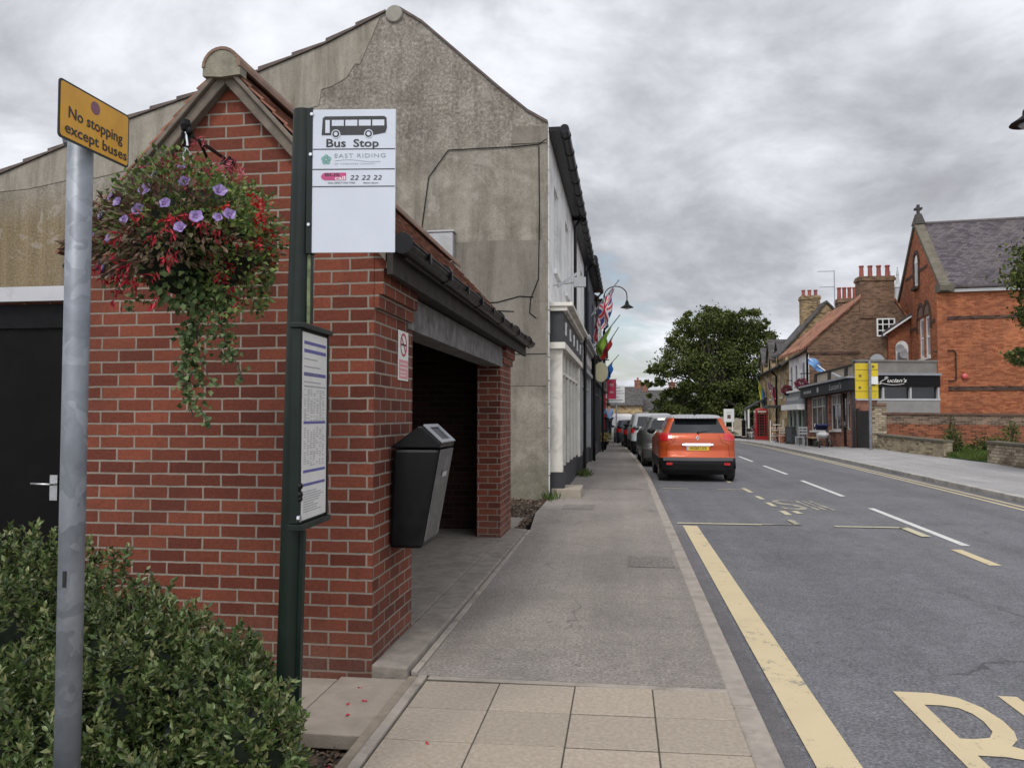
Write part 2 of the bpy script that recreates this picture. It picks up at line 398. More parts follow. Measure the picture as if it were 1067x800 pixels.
# overcast sky grows brighter towards the zenith and round the hidden sun
lift=n.math('ADD',n.math('MULTIPLY',n.math('SMOOTHSTEP' if False else 'MAXIMUM',n.math('SUBTRACT',Z,.62),0),ZEN),1.0)
back=n.math('MULTIPLY',n.math('MAXIMUM',n.math('MULTIPLY',Y,-1),0),BACKLIFT)
lift=n.math('ADD',lift,back)
cl=n.new('VectorMath',operation='SCALE'); n.link(ccol,cl.inputs[0]); n.link(lift,cl.inputs['Scale'])
bg2=n.new('Background'); bg2.inputs['Strength'].default_value=1.0; n.link(cl.outputs[0],bg2.inputs['Color'])
gap=n.math('ADD',n.math('ADD',n.math('MULTIPLY',f2,.55),n.math('MULTIPLY',f3,.45)),n.math('ADD',n.math('ADD',n.math('MULTIPLY',blob(0,5.5,8),-.22),.22),n.math('MULTIPLY',blob(-1,12,4),-.08)))
mask=n.ramp(gap,[(.44,.35),(.58,1)])
ms=n.new('MixShader'); n.link(mask,ms.inputs[0]); n.link(bg1.outputs[0],ms.inputs[1]); n.link(bg2.outputs[0],ms.inputs[2]); n.link(ms.outputs[0],out.inputs[0])
sl=bpy.data.lights.new('sun','SUN'); sl.energy=SUNE; sl.angle=R(14); sl.color=(1,.96,.9)
so=bpy.data.objects.new('sun',sl); COL.objects.link(so); so.rotation_euler=(R(90-SUN_EL),0,R(180-SUN_AZ)); so.location=(0,-10,30)

# ---------------------------------------------------------------- ground profile
def zr(y): return -.08-.00012*max(0,min(y,140)-15)**2
def itp(x,t): return float(np.interp(x,[a for a,_ in t],[b for _,b in t]))
KL=[(-8,.68),(20,.66),(27,.55),(36,.32),(50,-.12),(72,-1.3),(100,-3.5),(130,-7)]
KR=[(-8,6.2),(5,6.7),(10,6.86),(15.2,7.02),(22.9,7.22),(27.5,7.38),(33.5,7.55),(43,7.86),(51,7.95),(55,7.6),(60,6.5),(66,5.2),(80,3.2),(100,.4),(130,-3)]
FL=[(-8,-1.3),(14,-1.29),(50,-1.1),(60,-1.4),(72,-2.6),(100,-5),(130,-9)]
BX=[(-8,11.4),(22,11.4),(26,11.0),(28,10.5),(32.6,9.75),(41.6,9.2),(50,9.9),(62,10.4),(68,11.0),(80,12),(130,14)]
BZ=[(-8,0),(24,0),(28,.1),(32.6,.2),(34.6,.17),(41.6,-.02),(50,-.18),(62,-.36),(80,-.55),(130,-1.6)]
kl=lambda y:itp(y,KL); kr=lambda y:itp(y,KR)
def pav_r(x,y):
    x0=kr(y)+.15; z0=zr(y)+.10; x1=itp(y,BX); z1=itp(y,BZ)
    if x1-x0<.5: return z0
    return z0+(z1-z0)*max(0,min(1.0,(x-x0)/(x1-x0)))
def pav_l(y): return zr(y)+.08

def asphalt(name,c,speck,scale=260,rough=.9,patch=.18,warm=None,spots=1.6):
    m,nn,b=newmat(name); v=coords(nn)
    a=nn.noise(v,scale,3,.7); big=nn.noise(v,.7,6,.6,.5); mid=nn.noise(v,9,5,.65)
    vo=nn.new('TexVoronoi'); vo.inputs['Scale'].default_value=scale*.45; nn.link(v,vo.inputs['Vector'])
    col=nn.ramp(a,[(.3,tuple(x*.55 for x in c)),(.5,c),(.72,speck)])
    col=nn.mix(1.0,col,nn.ramp(big,[(.3,1-patch),(.7,1+patch)]),'MULTIPLY')
    col=nn.mix(1.0,col,nn.ramp(mid,[(.3,.86),(.7,1.12)]),'MULTIPLY')
    col=nn.mix(nn.ramp(vo.outputs['Distance'],[(.0,.35),(.25,0)]),col,speck)
    # polished wheel paths, oil spots, hairline cracks, gum
    mp=nn.new('Mapping'); mp.inputs['Scale'].default_value=(1.3,.06,1); nn.link(v,mp.inputs['Vector'])
    col=nn.mix(1.0,col,nn.ramp(nn.noise(mp.outputs[0],1.0,4,.6),[(.35,.88),(.65,1.12)]),'MULTIPLY')
    sp_=nn.new('TexVoronoi'); sp_.inputs['Scale'].default_value=spots; nn.link(v,sp_.inputs['Vector'])
    col=nn.mix(nn.math('MULTIPLY',nn.ramp(sp_.outputs['Distance'],[(.05,1),(.085,0)]),.45),col,tuple(x*.45 for x in c))
    nz_=nn.new('TexNoise'); nz_.inputs['Scale'].default_value=2.5; nz_.inputs['Detail'].default_value=5; nn.link(v,nz_.inputs['Vector'])
    vm_=nn.new('VectorMath',operation='MULTIPLY_ADD'); nn.link(nz_.outputs['Color'],vm_.inputs[0]); vm_.inputs[1].default_value=(.5,.5,0); nn.link(v,vm_.inputs[2])
    cr_=nn.new('TexVoronoi'); cr_.feature='DISTANCE_TO_EDGE'; cr_.inputs['Scale'].default_value=.42; nn.link(vm_.outputs[0],cr_.inputs['Vector'])
    ck=nn.math('MULTIPLY',nn.ramp(cr_.outputs['Distance'],[(.0,1),(.0045,0)]),nn.ramp(nn.noise(v,.6,3),[(.50,0),(.60,.6)]))
    col=nn.mix(ck,col,(.03,.028,.026))
    if warm:
        col=nn.mix(nn.math('MULTIPLY',nn.ramp(nn.noise(v,.35,6,.65,1),[(.5,0),(.75,1)]),.6),col,warm)
    nn.link(col,b.inputs['Base Color']); b.inputs['Roughness'].default_value=rough; b.inputs['Specular IOR Level'].default_value=.25
    nn.link(nn.bump(nn.math('ADD',a,nn.math('MULTIPLY',mid,.5)),.6,.006),b.inputs['Normal'])
    return m
M['road']=asphalt('road_asphalt',(.128,.127,.135),(.225,.225,.233),60,patch=.13)
M['patch']=asphalt('patch_asphalt',(.17,.15,.135),(.34,.31,.28),48,patch=.1)
M['gutter_strip']=asphalt('gutter_asphalt',(.12,.115,.12),(.22,.21,.2),180)
M['path']=asphalt('pavement_asphalt',(.225,.200,.178),(.36,.33,.30),52,patch=.16,spots=2.6,warm=(.17,.148,.125))
M['path_far']=asphalt('far_pavement',(.30,.29,.285),(.42,.41,.4),120,patch=.1)
M['kerb']=plain('kerb_concrete',(.30,.265,.225),.9,.18,7,bump=.35,bscale=90,dirt=(.17,.15,.12))
M['slab']=plain('slab_concrete',(.325,.275,.217),.9,.2,45,bump=.4,bscale=110,dirt=(.31,.25,.195),rand=.09)
M['plinth']=plain('plinth_concrete',(.225,.198,.168),.9,.24,9,bump=.5,bscale=70,dirt=(.14,.122,.10))
M['flag']=plain('flag_concrete',(.27,.232,.19),.9,.18,5,bump=.35,bscale=90,dirt=(.2,.165,.12),rand=.1)
M['joint']=plain('joint_dirt',(.06,.054,.038),1,.4,12)
M['soil']=plain('soil',(.05,.038,.028),1,.4,12,bump=.8,bscale=60)
M['earth']=plain('earth',(.10,.095,.06),1,.3,.4)
def worn(name,c,amount=.5,scale=14):
    m,nn,b=newmat(name); v=coords(nn)
    f=nn.noise(v,scale,7,.7,.3); g=nn.noise(v,120,3,.6)
    s=nn.math('ADD',f,nn.math('ADD',nn.math('MULTIPLY',nn.math('SUBTRACT',g,.5),.5),nn.math('MULTIPLY',nn.math('SUBTRACT',nn.noise(v,1.3,4),.5),.35)))
    col=nn.mix(nn.ramp(s,[(amount-.06,1),(amount+.06,0)]),nn.mix(nn.noise(v,3,4),tuple(x*.82 for x in c),c),(.13,.13,.14))
    nn.link(col,b.inputs['Base Color']); b.inputs['Roughness'].default_value=.8; b.inputs['Specular IOR Level'].default_value=.3
    nn.link(nn.bump(g,.3,.004),b.inputs['Normal'])
    return m
M['yellow_line']=worn('cream_yellow_paint',(.58,.48,.30),.335,10)
M['pale_line']=worn('pale_yellow_paint',(.52,.47,.33),.36)
M['faded_line']=worn('faded_yellow_paint',(.42,.38,.28),.47,9)
M['white_line']=worn('white_road_paint',(.64,.63,.60),.345,10)

YS=sorted(set([-8,-4,0,3,6,9,12,15]+list(range(16,132,2))))
def strip(name,mat,xl,xr,zf,ys,nx=1,**kw):
    mb=MB()
    for i in range(len(ys)-1):
        for k in range(nx):
            p=[]
            for (yy,t) in ((ys[i],k/nx),(ys[i],(k+1)/nx),(ys[i+1],(k+1)/nx),(ys[i+1],k/nx)):
                x=xl(yy)+(xr(yy)-xl(yy))*t; p.append((x,yy,zf(x,yy)))
            mb.face(p)
    return mb.build(name,mat,loc=(0,0,0),kind='structure',weld=True,**kw)
g=MB()
GX=[-400,-120,-40,-8,0,8,16,40,120,400]; GY=[-60,-10,15,40,70,100,140,250,500,900]
for i in range(len(GX)-1):
    for j in range(len(GY)-1):
        g.face([(x,y,zr(y)-.35) for x,y in ((GX[i],GY[j]),(GX[i+1],GY[j]),(GX[i+1],GY[j+1]),(GX[i],GY[j+1]))])
g.build('ground',M['earth'],loc=(0,0,0),kind='structure',weld=True)
strip('road',M['road'],lambda y:kl(y)-.02,lambda y:kr(y)+.02,lambda x,y:zr(y),YS,4)
strip('road_strip',M['gutter_strip'],lambda y:kl(y),lambda y:kl(y)+.13,lambda x,y:zr(y)+.004,YS)
# pavement on the left
PYS=[4.47,6,8,10,12,14]+list(range(16,132,2))
strip('pavement',M['path'],lambda y:-1.16 if y<10.2 else itp(y,FL)-.6 if y>14 else -1.30,lambda y:kl(y)-.12,lambda x,y:pav_l(y),PYS,2)
def kerb_run(name,mat,inner,outer,ztop,zbot,ys,w=.91):
    mb=MB(); y=ys[0]
    while y<ys[1]:
        y1=min(y+w,ys[1]); g_=.004
        p=[]
        for zz_ in (zbot,ztop):
            p+= [(inner(y+g_),y+g_,zz_(y)),(outer(y+g_),y+g_,zz_(y)),(outer(y1-g_),y1-g_,zz_(y1)),(inner(y1-g_),y1-g_,zz_(y1))]
        mb.hexa(p); y=y1
    return mb.build(name,mat,loc=(0,0,0),kind='structure',bevel=.012)
kerb_run('kerb',M['kerb'],lambda y:kl(y)-.125,lambda y:kl(y),lambda y:pav_l(y)+.004,lambda y:zr(y)-.1,(-4,128))
# slabs
sb=MB(); xs=[-1.088,-.674,-.26,.154,.553]
ys=[4.402-.402*i for i in range(19)]
for i in range(len(ys)-1):
    for k in range(4):
        z=random.uniform(-.003,.002); gp=.0045; sk=.010*(k-1.5)
        sb.hexa([(x,y,zz_) for zz_ in (-.05,z) for x,y in ((xs[k]+gp*.7,ys[i+1]+gp+sk),(xs[k+1]-gp*.7,ys[i+1]+gp+sk+.01),(xs[k+1]-gp*.7,ys[i]-gp+sk+.01),(xs[k]+gp*.7,ys[i]-gp+sk))])
sb.build('pavement_slab',M['slab'],loc=(0,0,0),kind='structure',bevel=.004)
jb=MB(); jb.box(-1.20,.56,-4,4.47,-.12,-.0045); jb.build('pavement_section',M['joint'],loc=(0,0,0),kind='structure')
eb=MB(); eb.box(-1.088,.553,4.42,4.468,-.05,.001); eb.build('pavement_strip',M['kerb'],loc=(0,0,0),kind='structure',bevel=.004)
eb=MB(); 
for i in range(7):
    y1=4.44-i*.91; eb.box(-1.145,-1.094,y1-.905,y1,-.06,.012); 
for i in range(7):
    y0=4.5+i*.91; eb.box(-1.205,-1.163,y0,min(y0+.905,10.2),-.06,.012)
eb.build('pavement_strip',M['kerb'],loc=(0,0,0),kind='structure',bevel=.006)
eb=MB()
for i in range(7):
    y1=4.44-i*.91; eb.box(-1.20,-1.149,y1-.905,y1,-.06,.004)
eb.build('pavement_strip',plain('edging_concrete',(.21,.175,.135),.9,.25,10,bump=.4),loc=(0,0,0),kind='structure',bevel=.005)
# two concrete flags in front of the shelter
fb=MB(); fb.box(-1.59,-1.205,3.62,4.42,-.08,-.010); fb.box(-2.05,-1.602,3.78,4.40,-.08,-.018); fb.box(-2.6,-2.06,3.78,4.40,-.08,-.02); fb.box(-3.5,-2.61,3.78,4.40,-.08,-.02)
fb.build('path_slab',M['flag'],loc=(0,0,0),kind='structure',bevel=.006)
bb=MB(); bb.box(-7.5,-1.2,.5,3.77,-.3,-.10); bb.build('soil_ground',M['soil'],loc=(0,0,0),kind='structure')
bb=MB(); bb.box(-12,-3.3,3.77,6.2,-.3,-.05); bb.build('yard_ground',M['plinth'],loc=(0,0,0),kind='structure')
bb=MB(); bb.box(-3.4,-1.31,10.2,14.05,-.2,-.012); bb.build('bark_ground',M['soil'],loc=(0,0,0),kind='structure')
bb=MB(); bb.box(-1.92,-1.36,10.25,11.5,-.1,.004); bb.build('path_strip',M['plinth'],loc=(0,0,0),kind='structure',bevel=.006)
for (x0,x1,y0,y1) in ((-.95,-.45,12.6,13.3),(-1.05,.4,16.2,16.32),(.05,.5,7.9,8.5)):
    pm=MB(); pm.face([(x0,y0,pav_l(y0)+.004),(x1,y0,pav_l(y0)+.004),(x1,y1,pav_l(y1)+.004),(x0,y1,pav_l(y1)+.004)]); pm.build('pavement_patch',M['patch'],loc=(0,0,0),kind='structure')
# bark chips
def chips(name,boxes,nn,mat,smin,smax,seed=1):
    P=[];D=[];L=[]
    for (x0,x1,y0,y1,z) in boxes:
        k=nn; p=np.stack([rng.uniform(x0,x1,k),rng.uniform(y0,y1,k),np.full(k,z)+rng.uniform(0,.012,k)],1); P.append(p)
        dd=rng.normal(size=(k,3)); dd[:,2]*=.25; D.append(dd); L.append(rng.uniform(smin,smax,k))
    P=np.concatenate(P);D=np.concatenate(D);L=np.concatenate(L)
    return leaves(name,P,D,L,L*.55,mat,up=np.tile([0,0,1.],(len(P),1)),fold=.15,loc=(0,0,0),kind='stuff')
M['bark']=leafmat('bark_chips',[(.045,.03,.022),(.10,.065,.045),(.16,.11,.075),(.24,.18,.13)],0,.9)
chips('bark_mulch',[(-1.9,-1.2,2.3,3.7,-.10),(-3.4,-1.9,2.3,3.75,-.10)],2600,M['bark'],.015,.05)
chips('bark_gravel',[(-2.2,-1.31,11.4,14.03,-.012),(-1.36,-1.31,10.3,11.4,-.01)],2600,M['bark'],.02,.06)
M['petal_red']=leafmat('fallen_petal',[(.35,.01,.03),(.5,.02,.05)],.1)
pp=[(-1.33,4.05,-.008),(-1.40,4.0,-.008),(-1.36,3.85,-.008),(-1.42,4.25,-.01),(-1.5,3.55,-.09),(-.87,3.55,.004),(-1.3,3.45,-.09),(-1.55,3.4,-.09),(.70,3.62,-.07),(.72,3.58,-.07)]
P=np.repeat(np.array(pp),3,0); leaves('fallen_petals',P,rng.normal(size=(len(P),3))*[1,1,.2],rng.uniform(.012,.03,len(P)),.016,M['petal_red'],up=np.tile([0,0,1.],(len(P),1)),loc=(0,0,0),kind='stuff')

# right pavement
strip('far_pavement',M['path_far'],lambda y:kr(y)+.14,lambda y:itp(y,BX)+5,pav_r,YS,10)
kerb_run('far_kerb',plain('far_kerb_stone',(.36,.34,.31),.9,.3,4,dirt=(.2,.19,.17)),lambda y:kr(y)+.15,lambda y:kr(y),lambda y:zr(y)+.105,lambda y:zr(y)-.1,(-4,126),.6)

# ---------------------------------------------------------------- road markings (paint sheets 4 mm thick above the asphalt)
def mark(name,mat,quads,dz=.005):
    mb=MB()
    for q in quads:
        mb.face([(x,y,zr(y)+dz) for x,y in q])
    return mb.build(name,mat,loc=(0,0,0),kind='structure')
def line(x0,y0,x1,y1,w):
    dx,dy=x1-x0,y1-y0; l=math.hypot(dx,dy); px,py=-dy/l*w/2,dx/l*w/2
    return [(x0-px,y0-py),(x1-px,y1-py),(x1+px,y1+py),(x0+px,y0+py)][::-1]
def sub(x0,y0,x1,y1,w,k=8): return [line(x0+(x1-x0)*i/k,y0+(y1-y0)*i/k,x0+(x1-x0)*(i+1)/k,y0+(y1-y0)*(i+1)/k,w) for i in range(k)]
mark('road_marking_line',M['yellow_line'],[line(.94,-4,.94,11.5,.2)],.008)
mark('road_bay_line',M['pale_line'],[line(.78,11.74,1.95,11.74,.10)],.011)
mark('road_bay_line',M['faded_line'],[line(1.95,11.78,2.50,11.78,.07),line(2.47,11.8,2.45,12.35,.09)],.011)
mark('road_bay_line',M['pale_line'],[line(2.93,11.68,3.83,11.68,.10),line(3.84,11.7,3.84,10.85,.12)],.011)
mark('road_bay_line',M['yellow_line'],[line(3.82,9.9,3.82,8.9,.12),line(3.82,7.9,3.82,6.9,.12),line(3.82,5.9,3.82,4.9,.12)])
mark('road_parking_line',M['pale_line'],[line(.86,17.3,1.38,17.3,.09),line(1.98,17.25,2.52,17.25,.07)],.007)
mark('road_parking_line',M['pale_line'],[line(2.56,17.6,2.57,16.6,.09),line(2.56,15.9,2.57,15.3,.09),line(2.56,14.75,2.57,14.15,.09),line(2.57,13.5,2.57,12.95,.1),line(2.76,13.5,2.78,13.15,.1),line(2.46,19.6,2.47,19.0,.09)],.007)
mark('road_centre_line',M['white_line'],[line(4.05,10.2,4.12,14.1,.10),line(4.20,16.1,4.25,19.9,.10),line(4.33,22,4.38,25.8,.10),line(4.42,28.2,4.5,32,.10),line(4.55,34.5,4.6,38,.10),line(4.6,40.5,4.6,44,.1),line(3.98,3.9,4.02,7.6,.10)])
dy=[]
for o in (.27,.47):
    for i in range(len(YS)-1):
        a,b=YS[i],YS[i+1]
        if b<=58: dy.append(line(kr(a)-o,a,kr(b)-o,b,.075))
mark('road_double_line',M['yellow_line'],dy)
Fr_road=lambda x,y,z:type('F',(),{'P':staticmethod(lambda a,b,c=0:(x+a,y+b,z+c))})
mb=MB(); put_text(mb,'BUS',1,Fr_road(1.50,3.28,-.075),0,0,0,width=1.62,height=1.55); mb.build('road_marking',M['yellow_line'],loc=(0,0,0),kind='structure')
mb=MB(); put_text(mb,'STOP',1,Fr_road(1.50,1.2,-.075),0,0,0,width=2.2,height=1.5); mb.build('road_marking',M['yellow_line'],loc=(0,0,0),kind='structure')
mb=MB(); put_text(mb,'S',1,Fr_road(2.66,13.7,-.074),0,0,0,width=.42,height=1.55); 
for a in (.5,.62,.74): mb.face([(2.66+a,13.7,-.073),(2.72+a,13.7,-.073),(2.75+a-.1,15.1,-.073),(2.68+a-.1,15.1,-.073)])
mb.build('road_marking',M['faded_line'],loc=(0,0,0),kind='structure')
# ---------------------------------------------------------------- bus shelter
SX0,SX1,SY0,SY1=-3.258,-1.43,4.48,10.25
APX,APZ,SL=-2.344,3.467,1.10
sh=thing('bus_shelter','red brick bus shelter with a tiled gable roof beside the pavement','bus shelter',(-2.344,SY0,0))
BR=M['shelter_brick']
def rake(x): return APZ-SL*abs(x-APX)
# front gable wall: lower rectangle + triangle, thickness .22
F=Fr((SX0,SY0,0),(SX1,SY0,0))
mb=MB(); W=F.L
zc=2.10
mb.fpoly(F,[(0,-.05),(W,-.05),(W,rake(SX1)),(APX-SX0,APZ),(0,rake(SX0))],-.22,0)
for k,(z0,z1,e) in enumerate(((2.10,2.18,.028),(2.18,2.33,.056),(2.33,2.50,.085))):
    mb.box(SX1-.003,SX1+e,SY0+.0,SY0+.78,z0,z1)
    mb.box(SX0-e,SX0+.003,SY0+.0,SY0+.4,z0,z1)
mb.build('front_wall',BR,sh)
mb=MB(); mb.box(SX1-.215,SX1-.001,SY0+.2215,5.345,-.05,2.44); mb.build('return_wall',BR,sh)
mb=MB(); mb.box(SX1-.28,SX1-.001,9.36,SY1-.2215,-.05,2.44); mb.build('return_wall',BR,sh)
F2=Fr((SX0,SY1,0),(SX1,SY1,0)); mb=MB(); mb.fpoly(F2,[(0,-.05),(W,-.05),(W,rake(SX1)),(APX-SX0,APZ),(0,rake(SX0))],0,.22)
for k,(z0,z1,e) in enumerate(((2.10,2.18,.028),(2.18,2.33,.056),(2.33,2.50,.085))): mb.box(SX1-.003,SX1+e,SY1-.78,SY1,z0,z1)
mb.build('end_wall',BR,sh)
M['shaded_brick']=brick('shaded_brick',(.024,.0085,.0065),(.033,.0115,.0085),(.045,.037,.031),ms=.0125,blotch=.25,fine=60)  # shelter brick again, darkened: the interior shade is put into its colour
mb=MB(); mb.box(SX0+.001,SX0+.215,SY0+.2215,SY1-.2215,-.05,2.44); mb.build('back_wall',M['shaded_brick'],sh)
mb=MB(); mb.box(SX0+.216,SX1-.282,SY1-.2305,SY1-.2218,-.05,2.44); mb.box(SX0+.216,SX1-.216,SY0+.2218,SY0+.2305,-.05,2.44); mb.box(SX1-.2255,SX1-.2165,SY0+.231,5.34,-.05,2.44); mb.build_each('shade_lining',M['shaded_brick'],sh)  # added thin sheets facing the inner walls with the shade-coloured brick
mb=MB(); mb.box(SX0+.1,SX1-.02,SY0+.1,SY1-.1,2.445,2.47); mb.build('ceiling',M['dark_timber'],sh)
mb=MB(); mb.box(SX1-.2,SX1+.01,5.20,9.50,2.055,2.28); mb.build('lintel',plain('lintel_board',(.13,.125,.12),.8,.45,9,bump=.5,bscale=25,dirt=(.045,.042,.04)),sh)
mb=MB(); mb.box(SX1-.18,SX1-.03,5.33,9.4,2.281,2.44); mb.build('soffit_board',M['dark_timber'],sh)
mb=MB(); mb.box(SX1+.10,SX1+.135,4.40,10.80,2.28,2.46); mb.box(SX1-.02,SX1+.10,4.79,9.47,2.30,2.325); mb.build_each('fascia',M['dark_timber'],sh)
# plinth floor of the shelter
mb=MB(); mb.hexa([(-3.2,4.70,-.1),(-1.4285,4.70,-.1),(-1.4285,10.2,-.1),(-3.2,10.2,-.1),(-3.2,4.70,.05),(-1.4285,4.70,.05),(-1.4285,10.2,.03),(-3.2,10.2,.03)]); mb.hexa([(-1.4265,4.455,-.1),(-1.21,4.455,-.1),(-1.21,10.22,-.1),(-1.4265,10.22,-.1),(-1.4265,4.455,.052),(-1.212,4.455,.045),(-1.212,10.22,.02),(-1.4265,10.22,.03)])
mb.build('floor_slab',M['plinth'],sh,bevel=.012)
# roof: courses of plain tiles on both slopes, verge tiles, ridge
def roof_slopes(root,apx,apz,halfw,sl,y0,y1,mat,rh=.11,th=.016,nm='roof',tilt=.008,tw=.165):
    mb=MB(); L=halfw*math.hypot(1,sl); n=int(L/rh)
    rr=random.Random(5)
    for s in (-1,1):
        ux,uz=s/math.hypot(1,sl),-sl/math.hypot(1,sl); nx,nz=s*sl/math.hypot(1,sl),1/math.hypot(1,sl)
        for k in range(n):
            a0,a1=k*rh,(k+1)*rh+.012
            yy=y0+ (0 if k%2 else -tw/2)
            while yy<y1-.01:
                ya,yb=max(yy,y0)+.0015,min(yy+tw,y1)-.0015; yy+=tw
                if yb-ya<.02: continue
                j=rr.uniform(-.003,.005)
                def pt(a,h,y): return (apx+ux*a+nx*h,y,apz+uz*a+nz*h)
                hb=tilt+th+j
                q=[pt(a0,.0,ya),pt(a0,.0,yb),pt(a1,hb-th,yb),pt(a1,hb-th,ya),pt(a0,th*.6,ya),pt(a0,th*.6,yb),pt(a1,hb,yb),pt(a1,hb,ya)]
                if s>0: q=[q[3],q[2],q[1],q[0],q[7],q[6],q[5],q[4]]
                mb.hexa(q)
    return mb.build(nm,mat,root)
M['shelter_tile']=plain('shelter_tile',(.20,.088,.055),.9,.35,7,bump=.5,bscale=60,dirt=(.12,.10,.07),rand=.35)
TZ=APZ+.115
roof_slopes(sh,APX,TZ,1.13,1.06,4.405,10.86,M['shelter_tile'])
mb=MB()
for s in (-1,1):   # solid deck below the tiles
    u=Vector((s,0,-1.06)).normalized(); nn=Vector((s*1.06,0,1)).normalized(); a=Vector((APX,0,TZ)); e=a+u*1.62
    p=[a-nn*.03,e-nn*.03,e-nn*.004,a-nn*.004]
    mb.hexa([(p[0].x,4.5,p[0].z),(p[1].x,4.5,p[1].z),(p[1].x,10.8,p[1].z),(p[0].x,10.8,p[0].z),(p[3].x,4.5,p[3].z),(p[2].x,4.5,p[2].z),(p[2].x,10.8,p[2].z),(p[3].x,10.8,p[3].z)])
mb.build('roof_deck',M['dark_timber'],sh)
# barge boards
def barge(y0,y1,nm):
    for s in (-1,1):
        mb=MB(); xe=APX+s*1.0
        for (o0,o1,ya,yb) in ((-.01,.078,y0,y1),(.080,.118,y0-.028,y1)):
            mb.hexa([(APX,ya,APZ+o0),(xe,ya,rake(xe)+o0),(xe,yb,rake(xe)+o0),(APX,yb,APZ+o0),(APX,ya,APZ+o1),(xe,ya,rake(xe)+o1),(xe,yb,rake(xe)+o1),(APX,yb,APZ+o1)] if s>0 else
                    [(xe,ya,rake(xe)+o0),(APX,ya,APZ+o0),(APX,yb,APZ+o0),(xe,yb,rake(xe)+o0),(xe,ya,rake(xe)+o1),(APX,ya,APZ+o1),(APX,yb,APZ+o1),(xe,yb,rake(xe)+o1)])
        mb.build(nm,M['barge'],sh,bevel=.006)
M['barge']=plain('barge_board',(.15,.122,.095),.85,.28,9,bump=.5,bscale=40,dirt=(.10,.085,.065))
barge(4.415,4.478,'barge_board')
# ridge tiles
mb=MB(); y=4.36
while y<10.85:
    y1=min(y+.45,10.88); pr_=[]
    for k in range(13):
        t=math.pi*k/12; pr_.append((math.cos(t)*.122,math.sin(t)*.122))
    for k in range(12):
        (a,b),(c,d)=pr_[k],pr_[k+1]; z0=TZ-.045
        mb.hexa([(APX+a*.86,y+.004,z0+b*.86),(APX+a,y+.004,z0+b),(APX+a,y1,z0+b),(APX+a*.86,y1,z0+b*.86),(APX+c*.86,y+.004,z0+d*.86),(APX+c,y+.004,z0+d),(APX+c,y1,z0+d),(APX+c*.86,y1,z0+d*.86)])
    y+=.45
mb.build('ridge_tiles',plain('ridge_tile',(.20,.125,.09),.9,.3,8,bump=.5,bscale=50,dirt=(.17,.15,.11)),sh)
mb=MB(); F3=Fr((APX-.13,4.37,TZ-.045),(APX+.13,4.37,TZ-.045))
mb.fpoly(F3,[(.13+.118*math.cos(math.pi*k/14),.118*math.sin(math.pi*k/14)) for k in range(15)]+[(.012,-.05),(.13,-.06),(.248,-.05)][::1],-.08,0)
mb.build('ridge_end',plain('ridge_mortar',(.22,.20,.15),.95,.3,12,bump=.6,bscale=50,dirt=(.13,.115,.08)),sh)
# gutter (half round) with brackets
mb=MB(); gx,gz=SX1+.195,2.455
pr_=[(math.cos(math.pi+math.pi*k/10)*.062,math.sin(math.pi+math.pi*k/10)*.062) for k in range(11)]
for k in range(10):
    (a,b),(c,d)=pr_[k],pr_[k+1]
    mb.hexa([(gx+a,4.39,gz+b),(gx+c,4.39,gz+d),(gx+c,10.82,gz+d),(gx+a,10.82,gz+b),(gx+a*.9,4.39,gz+b*.9),(gx+c*.9,4.39,gz+d*.9),(gx+c*.9,10.82,gz+d*.9),(gx+a*.9,10.82,gz+b*.9)])
mb.tube([(gx+.062,4.39,gz),(gx+.062,10.82,gz)],.007,6)
mb.lathe([(0,0),(.062,0),(.062,.006),(0,.006)],(gx,4.384,gz),16,'y')
gt=mb.build('gutter',M['black_plastic'],sh,smooth=False)
mb=MB()
for y in np.arange(4.75,10.8,.62):
    mb.box(gx-.07,gx+.074,y,y+.035,gz+.002,gz+.012); mb.box(gx+.062,gx+.076,y,y+.035,gz-.05,gz+.01)
mb.build_each('gutter_bracket',M['black_plastic'],gt)
mb=MB()
for y in np.arange(5.4,10.8,1.25): mb.tube([(gx,y,gz),(gx,y+.06,gz)],.068,14)
mb.build_each('gutter_union',M['black_plastic'],gt)

# no smoking sign on the return wall
F=Fr((SX1,4.97,1.70),(SX1,5.21,1.70))
ns=thing('no_smoking_sign','small white and pink no smoking sign on brick beside the shelter opening','sign',F.P(.12,0,.002))
mb=MB(); mb.fbox(F,0,.24,0,.325,.002,.007); mb.build('sign_plate',M['near_white'],ns,bevel=.002)
mb=MB(); mb.fpoly(F,[(.015,.012),(.225,.012),(.225,.135),(.015,.135)],.007,.0085); mb.build('red_panel',plain('faded_pink',(.62,.27,.27),.5,.08,8),ns)
mb=MB(); c=(.12,.235)
for k in range(24):
    a,b=2*math.pi*k/24,2*math.pi*(k+1)/24
    mb.face([F.P(c[0]+.078*math.cos(a),c[1]+.078*math.sin(a),.0088),F.P(c[0]+.078*math.cos(b),c[1]+.078*math.sin(b),.0088),F.P(c[0]+.062*math.cos(b),c[1]+.062*math.sin(b),.0088),F.P(c[0]+.062*math.cos(a),c[1]+.062*math.sin(a),.0088)])
q=math.pi*.75
dx,dy_=math.cos(q),math.sin(q); px,py=-dy_*.007,dx*.007
mb.face([F.P(c[0]+dx*.068-px,c[1]+dy_*.068-py,.0092),F.P(c[0]-dx*.068-px,c[1]-dy_*.068-py,.0092),F.P(c[0]-dx*.068+px,c[1]-dy_*.068+py,.0092),F.P(c[0]+dx*.068+px,c[1]+dy_*.068+py,.0092)][::-1])
mb.build('prohibition_ring',plain('faded_red',(.45,.06,.07),.5,.1,8),ns)
mb=MB(); mb.fbox(F,.065,.175,.228,.242,.0072,.0082); mb.build('cigarette',M['ink'],ns)
mb=MB()
for b in (.105,.078,.05,.028): mb.fbox(F,.035,.205 if b>.06 else .17,b,b+.010,.0088,.0094)
